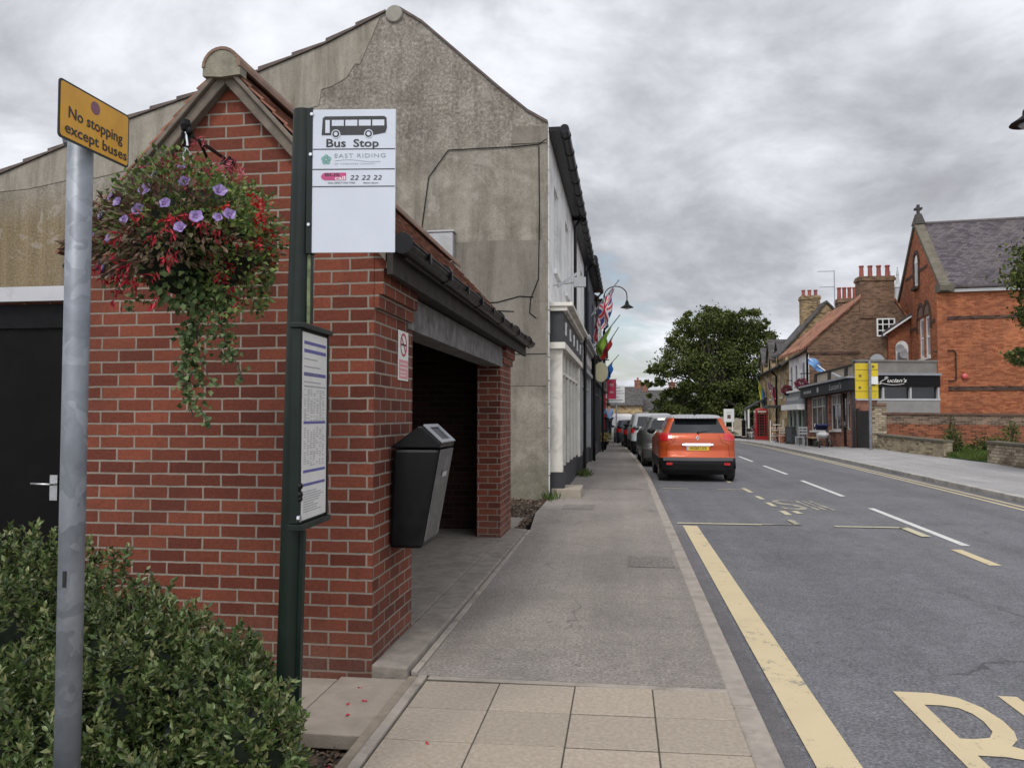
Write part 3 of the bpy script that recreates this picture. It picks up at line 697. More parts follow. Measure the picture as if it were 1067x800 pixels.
mb.build('lettering',plain('pink_white',(.7,.55,.55),.5,.05,8),ns)

# litter bin on the return wall
bn=thing('litter_bin','black wall-mounted litter bin with a grey front on the shelter corner','litter bin',(-1.3,5.0,.64))
Fb=Fr((SX1+.006,4.78,0),(SX1+.006,5.23,0)); prof=[(0,.655),(.205,.655),(.315,1.265),(.02,1.265)]
def xprism(mb,pts,y0,y1):
    n=len(pts); i=len(mb.v); x=SX1+.006
    mb.v+=[(x+a,y0,b) for a,b in pts]+[(x+a,y1,b) for a,b in pts]
    mb.f.append(tuple(i+k for k in range(n))); mb.mi.append(mb.m); mb.f.append(tuple(i+n+k for k in reversed(range(n)))); mb.mi.append(mb.m)
    for k in range(n):
        k2=(k+1)%n; mb.f.append((i+k,i+n+k,i+n+k2,i+k2)); mb.mi.append(mb.m)
mb=MB(); xprism(mb,prof,4.79,5.18); mb.build('body',M['black_plastic'],bn,bevel=.02)
mb=MB(); xprism(mb,[(.0,1.27),(.316,1.27),(.325,1.30),(.205,1.405),(.18,1.405),(.02,1.285)],4.785,5.185); mb.build('hood',M['black_plastic'],bn,bevel=.015)
M['bin_grey']=plain('bin_grey',(.09,.09,.093),.4,.15,12,dirt=(.2,.2,.2),metal=.4)
def slant(mb,a0,b0,a1,b1,y0,y1,o0,o1):
    x=SX1+.006; d=Vector((a1-a0,0,b1-b0)).normalized(); nn=Vector((d.z,0,-d.x))
    P0=Vector((x+a0,0,b0)); P1=Vector((x+a1,0,b1))
    def q(p,o,y): r=p+nn*o; return (r.x,y,r.z)
    mb.hexa([q(P0,o0,y0),q(P0,o1,y0),q(P0,o1,y1),q(P0,o0,y1),q(P1,o0,y0),q(P1,o1,y0),q(P1,o1,y1),q(P1,o0,y1)])
mb=MB(); slant(mb,.21,.70,.312,1.262,4.81,5.16,.002,.012); mb.build('front_panel',M['bin_grey'],bn,bevel=.004)
mb=MB(); x=SX1+.006
for (y0,y1,s0,s1) in ((4.80,4.86,.0,1.0),(5.11,5.17,.0,1.0),(4.861,5.109,.0,.16),(4.861,5.109,.82,1.0)):
    A=(.327,1.298); B=(.205,1.408); a0=A[0]+(B[0]-A[0])*s0; b0=A[1]+(B[1]-A[1])*s0; a1=A[0]+(B[0]-A[0])*s1; b1=A[1]+(B[1]-A[1])*s1
    slant(mb,a0,b0,a1,b1,y0,y1,.002,.014)
mb.build('aperture_frame',plain('frame_grey',(.20,.21,.225),.45,.1,12),bn,bevel=.003)
mb=MB(); slant(mb,.307,1.316,.227,1.388,4.862,5.108,-.01,.003); mb.build('aperture',M['ink'],bn)
mb=MB(); slant(mb,.285,1.09,.292,1.12,4.93,5.04,.0125,.016); mb.build('lock_plate',M['silver_paint'],bn)

# ---------------------------------------------------------------- no stopping sign
PX,PY=-1.572,2.117
sp=thing('sign_post','yellow no stopping plate on a galvanised grey post in the shrubs','road sign',(PX,PY,0))
m,nn,b=newmat('galvanised'); v=coords(nn); vo=nn.new('TexVoronoi'); vo.inputs['Scale'].default_value=14; vo.feature='F1'
nz=nn.new('TexNoise'); nz.inputs['Scale'].default_value=9; nn.link(v,nz.inputs['Vector'])
vm=nn.new('VectorMath',operation='MULTIPLY_ADD'); nn.link(nz.outputs['Color'],vm.inputs[0]); vm.inputs[1].default_value=(.25,.25,.3); nn.link(v,vm.inputs[2]); nn.link(vm.outputs[0],vo.inputs['Vector'])
sepc=nn.new('SeparateColor'); nn.link(vo.outputs['Color'],sepc.inputs[0])
cc=nn.ramp(sepc.outputs[0],[(0,(.165,.180,.204)),(.5,(.205,.222,.248)),(1,(.265,.283,.31))])
cc=nn.mix(1.0,cc,nn.ramp(nn.noise(v,6,6,.7,1.0),[(.3,.75),(.7,1.2)]),'MULTIPLY')
nn.link(cc,b.inputs['Base Color']); b.inputs['Metallic'].default_value=.35; b.inputs['Roughness'].default_value=.5; M['galv']=m
mb=MB(); mb.lathe([(.0345,-.3),(.0345,2.38),(.028,2.385)],(PX,PY,0),28); mb.build('post',M['galv'],sp,smooth=True)
Fs=Fr((-1.528,1.962,2.235),(-1.516,2.258,2.235)); Lw=Fs.L; Hh=.165
def rrect(x0,x1,y0,y1,r,k=5):
    p=[]
    for cx,cy,a0 in ((x1-r,y0+r,-90),(x1-r,y1-r,0),(x0+r,y1-r,90),(x0+r,y0+r,180)):
        for i in range(k+1): a=R(a0+90*i/k); p.append((cx+r*math.cos(a),cy+r*math.sin(a)))
    return p
M['yellow_plate']=plain('yellow_plate',(.60,.30,.014),.4,.06,14,dirt=(.5,.24,.012))
mb=MB(); mb.fpoly(Fs,rrect(0,Lw,0,Hh,.012),0,.003); pl=mb.build('sign_plate',M['ink'],sp)
mb=MB(); mb.fpoly(Fs,rrect(.006,Lw-.006,.006,Hh-.006,.009),.0032,.0042); mb.build('yellow_face',M['yellow_plate'],pl)
mb=MB(); put_text(mb,'No stopping',.05,Fs,Lw/2+.002,.066,.0052,width=.228,height=.042,centre=True,bold=.0008); put_text(mb,'except buses',.05,Fs,Lw/2+.006,.020,.0052,width=.262,height=.040,centre=True,bold=.0008); mb.build('lettering',M['ink'],pl)
mb=MB(); mb.fpoly(Fs,[(Lw/2-.005+.019*math.cos(2*math.pi*k/24),.131+.019*math.sin(2*math.pi*k/24)) for k in range(24)],.0044,.0050); mb.build('roundel',plain('faded_roundel',(.20,.075,.11),.5,.15,60),pl)
mb=MB()
for z in (2.28,2.35): mb.tube([(PX-.045,PY,z),(PX+.045,PY,z)],.02,10); mb.box(PX+.03,PX+.052,PY-.02,PY+.02,z-.012,z+.012)
mb.build_each('clip',M['galv'],sp)
mb=MB(); mb.box(PX+.0,PX+.010,PY-.0365,PY-.033,.985,1.03); mb.build_each('access_slot',M['ink'],sp)

# ---------------------------------------------------------------- bus stop pole with flag and timetable
BXp,BYp=-1.188,2.80
bp=thing('bus_stop','dark green bus stop pole with white flag and timetable case','bus stop',(BXp,BYp,0))
M['bus_green']=plain('bus_green',(.004,.010,.007),.42,.3,5,spec=.3,dirt=(.008,.018,.012))
mb=MB()
pts=[]
for k in range(28):
    t=2*math.pi*k/28; r=.039
    pts.append((math.cos(t)*r,math.sin(t)*r))
n0=len(pts); tilt=(.052/2.6)
i=len(mb.v)
for z in (-.3,2.605):
    for a,c in pts: mb.v.append((BXp-.028+tilt*.0+ (z-.3)*.020+a,BYp+c,z))
for k in range(n0):
    k2=(k+1)%n0; mb.f.append((i+k,i+k2,i+n0+k2,i+n0+k)); mb.mi.append(0)
mb.f.append(tuple(i+n0+k for k in range(n0))); mb.mi.append(0)
mb.build('pole',M['bus_green'],bp,smooth=False)
def polex(z): return BXp-.028+(z-.3)*.020
mb=MB(); mb.hexa([(polex(-.3)+.036,BYp-.012,-.3),(polex(-.3)+.052,BYp-.012,-.3),(polex(-.3)+.052,BYp+.012,-.3),(polex(-.3)+.036,BYp+.012,-.3),(polex(1.05)+.036,BYp-.012,1.05),(polex(1.05)+.052,BYp-.012,1.05),(polex(1.05)+.052,BYp+.012,1.05),(polex(1.05)+.036,BYp+.012,1.05)]); mb.box(polex(1.95)+.036,polex(1.95)+.052,BYp-.012,BYp+.012,1.81,2.07)
mb.build_each('pole_channel',M['bus_green'],bp)
mb=MB(); mb.box(polex(1.95)+.037,polex(1.95)+.050,BYp-.0145,BYp-.0125,1.80,2.085); mb.build('worn_channel_strip',plain('mossy_metal',(.12,.15,.07),.7,.5,25,dirt=(.03,.05,.03)),bp)
mb=MB(); mb.box(polex(2.3)+.030,polex(2.3)+.052,BYp-.030,BYp+.01,2.065,2.605); fc=mb.build('flag_clamp',M['bus_green'],bp)
mb=MB()
for z in (2.17,2.43,2.58): mb.lathe([(.006,0),(.006,.004)],(polex(z)+.044,BYp-.036,z),10,'y')
mb.build_each('bolt',M['steel'],fc)
FX0=polex(2.35)+.050
Ff=Fr((FX0,BYp-.028,2.066),(FX0+.306,BYp+.006,2.066)); fw,fh=Ff.L,.532
mb=MB(); mb.fbox(Ff,0,fw,0,fh,-.004,0); fl=mb.build('flag_sign',M['sign_white'],bp,bevel=.001)
mb=MB()
for b_ in (.382,.307,.243): mb.fbox(Ff,.002,fw-.002,b_,b_+.0035,.0002,.001)
mb.build_each('divider_line',M['ink'],fl)
# bus pictogram
mb=MB(); bx,by,bw_,bh=.034,.432,.242,.074
body=[(0,.004),(.012,.004),(.15*1,.004),(.195,.004),(.236,.012),(.242,.03),(.240,.068),(.232,.074),(.012,.074),(.004,.068)]
mb.fpoly(Ff,[(bx+a,by+b_) for a,b_ in body],.0004,.0012); mb.build('bus_pictogram',plain('sign_black',(.014,.014,.017),.5,.2,30),fl)
mb=MB(); mb.fbox(Ff,bx+.014,bx+.030,by+.012,by+.060,.0013,.0018)
for a0,a1 in ((.038,.082),(.088,.132),(.138,.182),(.188,.232)): mb.fbox(Ff,bx+a0,bx+a1,by+.038,by+.060,.0013,.0018)
for cx in (.053,.174): mb.fpoly(Ff,[(bx+cx+.0165*math.cos(2*math.pi*k/20),by+.008+.0165*math.sin(2*math.pi*k/20)) for k in range(20)],.0013,.0018)
mb.build_each('pictogram_window',M['sign_white'],fl)
mb=MB()
for cx in (.053,.174): mb.fpoly(Ff,[(bx+cx+.013*math.cos(2*math.pi*k/20),by+.008+.013*math.sin(2*math.pi*k/20)) for k in range(20)],.0019,.0022)
mb.build_each('pictogram_wheel',M['ink'],fl)
mb=MB()
for cx in (.053,.174): mb.fpoly(Ff,[(bx+cx+.0072*math.cos(2*math.pi*k/16),by+.008+.0072*math.sin(2*math.pi*k/16)) for k in range(16)],.0023,.0026)
mb.build_each('pictogram_hub',M['sign_white'],fl)
mb=MB(); put_text(mb,'Bus',.05,Ff,.052,.392,.0014,width=.072,height=.031,bold=.0009); put_text(mb,'Stop',.05,Ff,.152,.392,.0014,width=.094,height=.0385,bold=.0009); mb.build('lettering',M['ink'],fl)
M['council_green']=plain('council_green',(.16,.32,.29),.5,.1,30); M['thin_grey']=plain('thin_grey',(.24,.30,.31),.5,.1,30)
mb=MB(); 
for k in range(5):
    a=2*math.pi*k/5+math.pi/2; mb.fpoly(Ff,[(.052+.011*math.cos(a)+.0088*math.cos(2*math.pi*j/10),.345+.011*math.sin(a)+.0088*math.sin(2*math.pi*j/10)) for j in range(10)],.0004,.001)
mb.build('rose_emblem',M['council_green'],fl)
mb=MB(); put_text(mb,'EAST RIDING',.03,Ff,.083,.352,.0012,width=.188,height=.015,spacing=1.15); 
for k in range(14):
    f_=lambda q:.339+.004*math.sin(q*5.5)
    x0,x1=.083+.17*k/14,.083+.17*(k+1)/14; mb.face([Ff.P(x0,f_(k/14),.001),Ff.P(x1,f_((k+1)/14),.001),Ff.P(x1,f_((k+1)/14)+.0014,.001),Ff.P(x0,f_(k/14)+.0014,.001)])
put_text(mb,'OF YORKSHIRE COUNCIL',.03,Ff,.083,.326,.0012,width=.15,height=.006,spacing=1.2); mb.build('council_lettering',M['thin_grey'],fl)
mb=MB(); mb.fpoly(Ff,rrect(.033,.125,.268,.296,.0125)[6:18]+[(.033,.282)][:0]+[(.033+.0125,.268),(.126,.268),(.126,.296)][:0] if False else [(.126,.268),(.126,.296),(.047,.296),(.037,.291),(.033,.282),(.037,.273),(.047,.268)],.0004,.001); mb.build('magenta_panel',plain('magenta',(.42,.045,.16),.5,.1,30),fl)
mb=MB(); put_text(mb,'BUS',.03,Ff,.048,.283,.0014,width=.054,height=.011,bold=.0006); put_text(mb,'22 22 22',.03,Ff,.140,.269,.0014,width=.118,height=.017,shear=.2); put_text(mb,'DIAL DIRECT FOR TIMES',.03,Ff,.06,.255,.0014,width=.10,height=.0065); put_text(mb,'9am-5pm',.03,Ff,.19,.255,.0014,width=.055,height=.0065,bold=.0005); mb.build('number_lettering',M['ink'],fl)
mb=MB(); put_text(mb,'call',.03,Ff,.085,.2695,.0014,width=.038,height=.014,bold=.0004); mb.build('call_lettering',M['near_white'],fl)
# timetable case
Fc=Fr((-1.137,2.722,1.085),(-1.149,3.005,1.085)); cw,ch=Fc.L,.70
tc_=MB(); tc_.fbox(Fc,-.012,cw,0,ch,-.035,0); tcase=tc_.build('timetable_case',M['bus_green'],bp,bevel=.003)
mb=MB(); mb.fbox(Fc,-.02,cw+.012,ch,ch+.018,-.04,.018); mb.fbox(Fc,-.02,cw+.012,-.022,-.001,-.04,.016); mb.fbox(Fc,cw-.008,cw+.006,0,ch,-.036,.006); mb.build_each('case_rail',M['bus_green'],tcase,bevel=.002)
mb=MB(); mb.fbox(Fc,.006,cw-.012,.01,ch-.012,.0005,.002); pap=mb.build('timetable_sheet',M['paper'],tcase)
M['print_grey']=plain('print_grey',(.30,.30,.32),.5,.35,120); M['print_blue']=plain('print_blue',(.09,.09,.28),.5,.2,60)
mb=MB()
for b_,h_ in ((.645,.012),(.615,.013),(.53,.013),(.355,.010),(.178,.010),(.130,.010)): mb.fbox(Fc,.02,cw-.025,b_,b_+h_,.0022,.0026)
mb.build_each('printed_band',M['print_blue'],tcase)
mb=MB(); rr=random.Random(3)
for k in range(4): mb.fbox(Fc,.02,.02+rr.uniform(.12,.22),.59-.028*k,.594-.028*k,.0022,.0026)
mb.build('timetable_print',M['print_grey'],tcase); mb=MB()
for k in range(18):
    z=.478-.0065*k
    for j in range(7): 
        if rr.random()<.75: mb.fbox(Fc,.025+.033*j,.025+.033*j+rr.uniform(.012,.026),z,z+.0028,.0022,.0026)
mb.build('timetable_print',M['print_grey'],tcase); mb=MB()
for k in range(18):
    z=.338-.008*k
    for j in range(7):
        if rr.random()<.7: mb.fbox(Fc,.025+.033*j,.025+.033*j+rr.uniform(.012,.026),z,z+.003,.0022,.0026)
mb.build('timetable_print',M['print_grey'],tcase); mb=MB()
for k in range(9): mb.fbox(Fc,.025,.025+rr.uniform(.1,.22),.108-.009*k,.1115-.009*k,.0022,.0026)
mb.build('timetable_print',M['print_grey'],tcase); mb=MB()
mb.fbox(Fc,.02,cw-.025,.49,.495,.0022,.0026)
mb.build('timetable_print',M['print_grey'],tcase)
mb=MB()
for (a,b_,s) in ((-.006,.135,.014),(-.004,.105,.016),(-.006,.09,.012)): mb.lathe([(s*.3,0),(s,.004),(s*.8,.012),(s*.3,.016)],(-1.140,2.712,1.085+b_),8,'x')
mb.build_each('lock',M['black_plastic'],tcase)
mb=MB(); mb.lathe([(.012,0),(.012,.01)],(-1.141,2.712,1.085+.02),12,'x'); mb.build('catch',M['steel'],tcase)

# ---------------------------------------------------------------- outbuilding with black door
ob=thing('outbuilding','low flat-roofed outbuilding with a black door beside the shelter, behind the grey post','outbuilding',(-4.9,5.75,0))
Fo=Fr((-8.0,5.75,0),(-3.262,5.75,0))
mb=MB(); mb.wall(Fo,0,Fo.L,-.1,2.37,[(2.3,3.655,-.1,2.36)],.2); mb.build('wall',BR,ob)
mb=MB(); mb.fbox(Fo,-.1,Fo.L,2.375,2.49,-3.0,.06); mb.build('fascia',plain('pale_fascia',(.46,.46,.48),.6,.08,4,dirt=(.3,.3,.3)),ob)
mb=MB(); mb.fbox(Fo,2.3,3.655,2.17,2.36,-.1,-.02); mb.fbox(Fo,3.60,3.655,-.1,2.168,-.1,-.02); mb.fbox(Fo,2.3,2.36,-.1,2.168,-.1,-.02); mb.build_each('door_frame',M['black_paint'],ob)
mb=MB(); mb.fbox(Fo,2.365,3.595,-.08,2.165,-.09,-.045); dr=mb.build('door',plain('door_black',(.0032,.0025,.0028),.55,.3,3,dirt=(.006,.005,.005),spec=.12),ob,bevel=.004)
mb=MB(); mb.fbox(Fo,3.50,3.565,.80,1.0,-.044,-.036); hp=mb.build('handle_plate',M['steel'],dr)
mb=MB(); p=Fo.P(3.545,.93,-.036); q_=Fo.P(3.545,.93,.02); r_=Fo.P(3.385,.935,.025); mb.tube([p,q_,r_],.010,8); mb.build('handle',M['steel'],dr,smooth=True)

# ---------------------------------------------------------------- shrubs
M['shrub']=leafmat('shrub_leaf',[(.016,.030,.009),(.045,.079,.021),(.080,.130,.036),(.125,.182,.054),(.195,.245,.085),(.055,.088,.027),(.30,.30,.13),(.075,.112,.036)],.22,.36,.5)
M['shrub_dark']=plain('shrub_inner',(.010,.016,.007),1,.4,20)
M['twig']=plain('twig',(.05,.035,.022),.9,.3,20)
def shrub(blobs,label,dens,seed,lf=.032,lw=.0155,extra=[]):
    allc=np.array([b[0] for b in blobs],float)
    base=(float(allc[:,0].mean()),float(allc[:,1].mean()),-.1)
    t=thing('shrub',label,'shrub',base,'glossy evergreen shrubs round the sign posts')
    P=[];D=[];U=[]
    def inside(p,skip,k=.93):
        for j,(c,r) in enumerate(blobs):
            if j!=skip and (((p-np.array(c))/np.array(r))**2).sum()<k*k: return True
        return False
    stems=MB()
    for j,(c,r) in enumerate(blobs):
        c=np.array(c);r=np.array(r); area=4*math.pi*((r[0]*r[1])**1.6+(r[0]*r[2])**1.6+(r[1]*r[2])**1.6)**(1/1.6)/3**(1/1.6)
        for _ in range(int(area*dens)):
            d=rdirs(1)[0]
            if d[2]<-.55: continue
            lump=1+.13*math.sin(d[0]*7+j)+.12*math.sin(d[1]*9+2*j)+.09*math.sin(d[2]*11+j)
            p=c+r*d*rng.uniform(.80,1.04)*lump
            if p[2]<-.1 or inside(p,j): continue
            nrm=d/r; nrm/=np.linalg.norm(nrm)
            ax=nrm*.8+np.array([0,0,.75])+rng.normal(size=3)*.38; ax/=np.linalg.norm(ax)
            sl=rng.uniform(.05,.12) if rng.random()>.10 else rng.uniform(.12,.2); k=rng.integers(10,17)
            ph=rng.uniform(0,6.28)
            a=np.cross(ax,[.3,.5,.8]); a/=np.linalg.norm(a); b=np.cross(ax,a)
            for q in range(k):
                f=q/k; an=ph+q*2.4
                out_=a*math.cos(an)+b*math.sin(an)
                P.append(p+ax*sl*(f-.6)); D.append(out_*(1.0-.55*f)+ax*(.35+.8*f)+rng.normal(size=3)*.12); U.append(ax)
    for (p,ax,ln) in extra:
        p=np.array(p);ax=np.array(ax,float);ax/=np.linalg.norm(ax);a=np.cross(ax,[.3,.5,.8]);a/=np.linalg.norm(a);b=np.cross(ax,a)
        stems.tube([p-ax*.15,p,p+ax*ln],.003,5)
        for q in range(int(ln*420)):
            f=q/(ln*420); an=q*2.4+rng.uniform(-.4,.4); out_=a*math.cos(an)+b*math.sin(an)
            P.append(p+ax*ln*f+rng.normal(size=3)*.008); D.append(out_+ax*.7+rng.normal(size=3)*.2); U.append(ax)
    n_=len(P)
    leaves('foliage',P,D,rng.uniform(.6,1.25,n_)*lf,rng.uniform(.75,1.2,n_)*lw,M['shrub'],t,fold=.3,up=np.array(U))
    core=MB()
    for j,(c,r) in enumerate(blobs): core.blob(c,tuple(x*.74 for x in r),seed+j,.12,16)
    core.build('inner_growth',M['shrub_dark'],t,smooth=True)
    for j,(c,r) in enumerate(blobs):
        for _ in range(5):
            d=rdirs(1)[0]; d[2]=abs(d[2]); stems.tube([(c[0]+rng.uniform(-.05,.05),c[1],-.1),tuple(np.array(c)+np.array(r)*d*.5),tuple(np.array(c)+np.array(r)*d*.93)],[.008,.005,.0025],5)
    stems.build('stems',M['twig'],t)
    return t
DN=820
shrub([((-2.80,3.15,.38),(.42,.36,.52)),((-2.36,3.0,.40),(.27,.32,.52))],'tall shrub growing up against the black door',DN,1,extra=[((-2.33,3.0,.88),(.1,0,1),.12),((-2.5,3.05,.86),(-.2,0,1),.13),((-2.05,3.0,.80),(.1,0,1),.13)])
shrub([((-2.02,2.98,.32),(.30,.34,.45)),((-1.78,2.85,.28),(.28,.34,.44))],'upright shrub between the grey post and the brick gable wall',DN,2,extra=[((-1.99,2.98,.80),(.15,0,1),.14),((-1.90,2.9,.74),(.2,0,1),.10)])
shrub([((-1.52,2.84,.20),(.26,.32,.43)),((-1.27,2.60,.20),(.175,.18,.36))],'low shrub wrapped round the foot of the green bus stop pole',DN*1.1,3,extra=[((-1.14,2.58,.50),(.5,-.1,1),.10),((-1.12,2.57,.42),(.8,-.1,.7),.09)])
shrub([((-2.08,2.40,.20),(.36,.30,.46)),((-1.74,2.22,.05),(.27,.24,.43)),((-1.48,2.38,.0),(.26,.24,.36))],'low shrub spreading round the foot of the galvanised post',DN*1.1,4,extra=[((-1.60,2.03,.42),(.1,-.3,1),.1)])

# ---------------------------------------------------------------- hanging basket and bracket
HX,HY=-2.02,3.52
br=thing('basket_bracket','black wrought iron bracket fixed to the brick gable','wall bracket',(-2.335,4.475,2.75))
mb=MB(); mb.bar((-2.34,4.468,2.70),(-2.34,4.468,3.03),.022,.012,(0,1,0)); mb.box(-2.38,-2.30,4.455,4.478,2.985,3.01); mb.box(-2.37,-2.31,4.455,4.478,2.72,2.74)
mb.build('wall_plate',M['black_paint'],br)
mb=MB(); tip=Vector((HX-.045,HY+.0,2.83)); mb.bar((-2.34,4.462,3.0),tuple(tip),.014,.014); mb.bar((-2.34,4.462,2.75),tuple(tip*.72+Vector((-2.34,4.462,3.0))*.28),.012,.012)
pts=[]
for k in range(26):
    a=k/25*4.5*math.pi; r=.055*(1-k/32); pts.append((tip.x+math.sin(a)*r*.2,tip.y-.0+math.sin(a)*r*.5,tip.z+.0+math.cos(a)*r-.03))
mb.tube(pts,.006,6); mb.lathe([(0,-.03),(.02,-.025),(.026,0),(.02,.025),(0,.03)],(tip.x,tip.y,tip.z+.03),10)
mb.lathe([(0,-.02),(.016,-.012),(.018,0),(.012,.015),(0,.02)],(tip.x+.02,tip.y,tip.z+.002),8)
mb.build('arm',M['black_paint'],br)
hb=thing('hanging_basket','overflowing hanging basket of red and purple flowers hung from the bracket','hanging basket',(HX,HY,2.15))
mb=MB(); top=(tip.x,tip.y,tip.z-.07)
mb.tube([(top[0],top[1],top[2]+.07),(top[0]+.01,top[1],top[2])],.006,6)
for k in range(3):
    a=2*math.pi*k/3+.6; e=(HX+.2*math.cos(a),HY+.2*math.sin(a),2.30)
    nseg=18
    for q in range(nseg):
        p0=Vector(top).lerp(Vector(e),q/nseg); p1=Vector(top).lerp(Vector(e),(q+1)/nseg)
        mb.bar(p0,p1,.009 if q%2 else .004,.004 if q%2 else .009,(.3,1,0))
mb.build('chains',M['steel'],hb)
mb=MB(); mb.lathe([(.02,2.05),(.12,2.08),(.19,2.16),(.225,2.27),(.21,2.27)],(HX,HY,0),20); mb.build('basket',plain('basket_liner',(.02,.015,.01),1,.3,20),hb,smooth=True)
M['bk_green']=leafmat('basket_green',[(.033,.06,.017),(.072,.12,.03),(.12,.185,.046),(.175,.245,.066),(.24,.27,.072)],.25)
M['bk_dark']=leafmat('basket_bronze',[(.06,.034,.025),(.12,.065,.045),(.18,.125,.08),(.11,.11,.05),(.24,.19,.12),(.15,.065,.055)],.18)
M['ivy']=leafmat('ivy_leaf',[(.035,.06,.022),(.07,.115,.04),(.12,.18,.06),(.19,.26,.10)],.2)
M['fuchsia']=leafmat('fuchsia_red',[(.30,.008,.018),(.45,.014,.03),(.22,.008,.02),(.5,.03,.05)],.25)
M['geranium']=leafmat('geranium_red',[(.36,.010,.012),(.48,.02,.02),(.28,.008,.012)],.25)
M['pink']=leafmat('pink_flower',[(.5,.07,.10),(.35,.04,.07),(.5,.16,.18)],.25)
M['yellow_fl']=leafmat('yellow_green',[(.20,.20,.02),(.30,.27,.03),(.14,.18,.03)],.25)
def dome(n,c,r,lo=-.5,shell=(.72,1.05)):
    d=rdirs(n*3); d=d[d[:,2]>lo][:n]; k=len(d)
    lump=1+.12*np.sin(d[:,0]*6+1)+.10*np.sin(d[:,1]*8)+.10*np.sin(d[:,2]*9+2)
    return np.array(c)+d*np.array(r)*(rng.uniform(shell[0],shell[1],k)*lump)[:,None], d
C1=(HX,HY,2.35); R1=(.375,.36,.31)
P,D=dome(4800,C1,R1,-.55); leaves('green_foliage',P,D+rdirs(len(P))*.9+[0,0,.1],rng.uniform(.018,.036,len(P)),rng.uniform(.013,.022,len(P)),M['bk_green'],hb)
P,D=dome(2600,(HX-.03,HY-.06,2.26),(.36,.36,.25),-.6); leaves('bronze_foliage',P,D+rdirs(len(P))*.6-[0,0,.35],rng.uniform(.035,.06,len(P)),rng.uniform(.014,.024,len(P)),M['bk_dark'],hb)
P,D=dome(900,(HX+.26,HY-.05,2.16),(.16,.2,.24),-.9); leaves('green_foliage',P,D+rdirs(len(P))*.9,rng.uniform(.02,.04,len(P)),.022,M['bk_green'],hb)
P,D=dome(520,(HX+.03,HY-.02,2.13),(.22,.22,.16),-1); leaves('shade_foliage',P,D+rdirs(len(P))-[0,0,.3],rng.uniform(.03,.05,len(P)),.03,M['ivy'],hb)
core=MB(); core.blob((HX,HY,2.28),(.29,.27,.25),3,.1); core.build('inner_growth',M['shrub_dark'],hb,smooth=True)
# trailing ivy
P=[];D=[]
for (x,y,z0,z1,w_,k) in ((HX+.03,HY-.10,2.1,1.50,.030,300),(HX+.07,HY-.12,2.1,1.60,.035,190),(HX+.22,HY-.1,2.05,1.72,.05,190),(HX+.27,HY-.08,2.0,1.60,.018,45),(HX+.14,HY-.1,1.65,1.43,.03,50),(HX-.27,HY-.12,2.1,1.95,.05,60)):
    t=np.sort(rng.uniform(0,1,k))**1.1; sway=.04*np.sin(t*5+x*9)
    P.append(np.stack([x+sway+.06*t*(1 if x<HX+.1 else -.3)+rng.normal(size=k)*w_*(1.1-t*.6),y+rng.normal(size=k)*w_*.7,z0+(z1-z0)*t],1)); D.append(rng.normal(size=(k,3))+[0,-.4,-.6])
P=np.concatenate(P);D=np.concatenate(D); leaves('trailing_ivy',P,D,rng.uniform(.018,.036,len(P)),rng.uniform(.018,.032,len(P)),M['ivy'],hb,up=np.tile([0,-1.,.3],(len(P),1)))
mb=MB()
for (x,y,z0,z1) in ((HX+.03,HY-.1,2.1,1.46),(HX+.1,HY-.12,2.1,1.62),(HX+.22,HY-.1,2.05,1.62)): mb.tube([(x+.04*math.sin(t*5+x*9)+.06*t,y,z0+(z1-z0)*t) for t in np.linspace(0,1,8)],.003,5)
mb.build('trailing_stems',M['twig'],hb)
def flowers(nm,cents,k,r,L,Wd,mat,down=0):
    P=[];D=[]
    for c in cents:
        for _ in range(k):
            P.append(np.array(c)+rng.normal(size=3)*r); d=rng.normal(size=3)+[0,-.5,-down]; D.append(d)
    return leaves(nm,P,D,rng.uniform(.7,1.2,len(P))*L,Wd,mat,hb)
fc=[]
for k in range(30):
    a=rng.uniform(-2.9,-.3); q=rng.uniform(-.8,.3); fc.append((HX+.40*math.cos(a)*math.cos(q)*rng.uniform(.5,1.05),HY-.05+.38*math.sin(a)*math.cos(q),2.25+.28*q+rng.uniform(-.06,.05)))
fc+=[(HX-.37,HY-.12,2.12),(HX-.30,HY-.15,2.0),(HX+.28,HY-.16,2.05),(HX+.31,HY-.15,2.0),(HX+.25,HY-.18,2.1)]
for c in fc: flowers('fuchsia_bloom',[c],9,.013,.045,.011,M['fuchsia'],1.4)
gc=[(HX+.36+rng.normal()*.045,HY-.1+rng.normal()*.05,2.38+rng.normal()*.07) for _ in range(9)]+[(HX+.37,HY-.08,2.26),(HX+.39,HY-.05,2.32),(HX+.41,HY-.02,2.2)]
for c in gc: flowers('geranium_head',[c],14,.014,.022,.018,M['geranium'])
pc=[(HX+rng.uniform(-.05,.28),HY-.15+rng.normal()*.06,2.58+rng.normal()*.05) for _ in range(20)]+[(HX-.2+rng.normal()*.1,HY-.1,2.52+rng.normal()*.05) for _ in range(6)]
for c in pc: flowers('pink_spray',[c],15,.015,.035,.008,M['pink'])
flowers('yellow_foliage',[(HX-.30+rng.normal()*.04,HY-.14,2.38+rng.normal()*.03) for _ in range(9)]+[(HX+.24,HY-.2,2.34)],12,.016,.024,.014,M['yellow_fl'])
M['petunia']=leafmat('petunia_lilac',[(.25,.16,.40),(.34,.25,.48),(.20,.12,.34),(.42,.34,.54)],.25)
M['petunia_eye']=plain('petunia_eye',(.16,.07,.22),.6,.2,80)
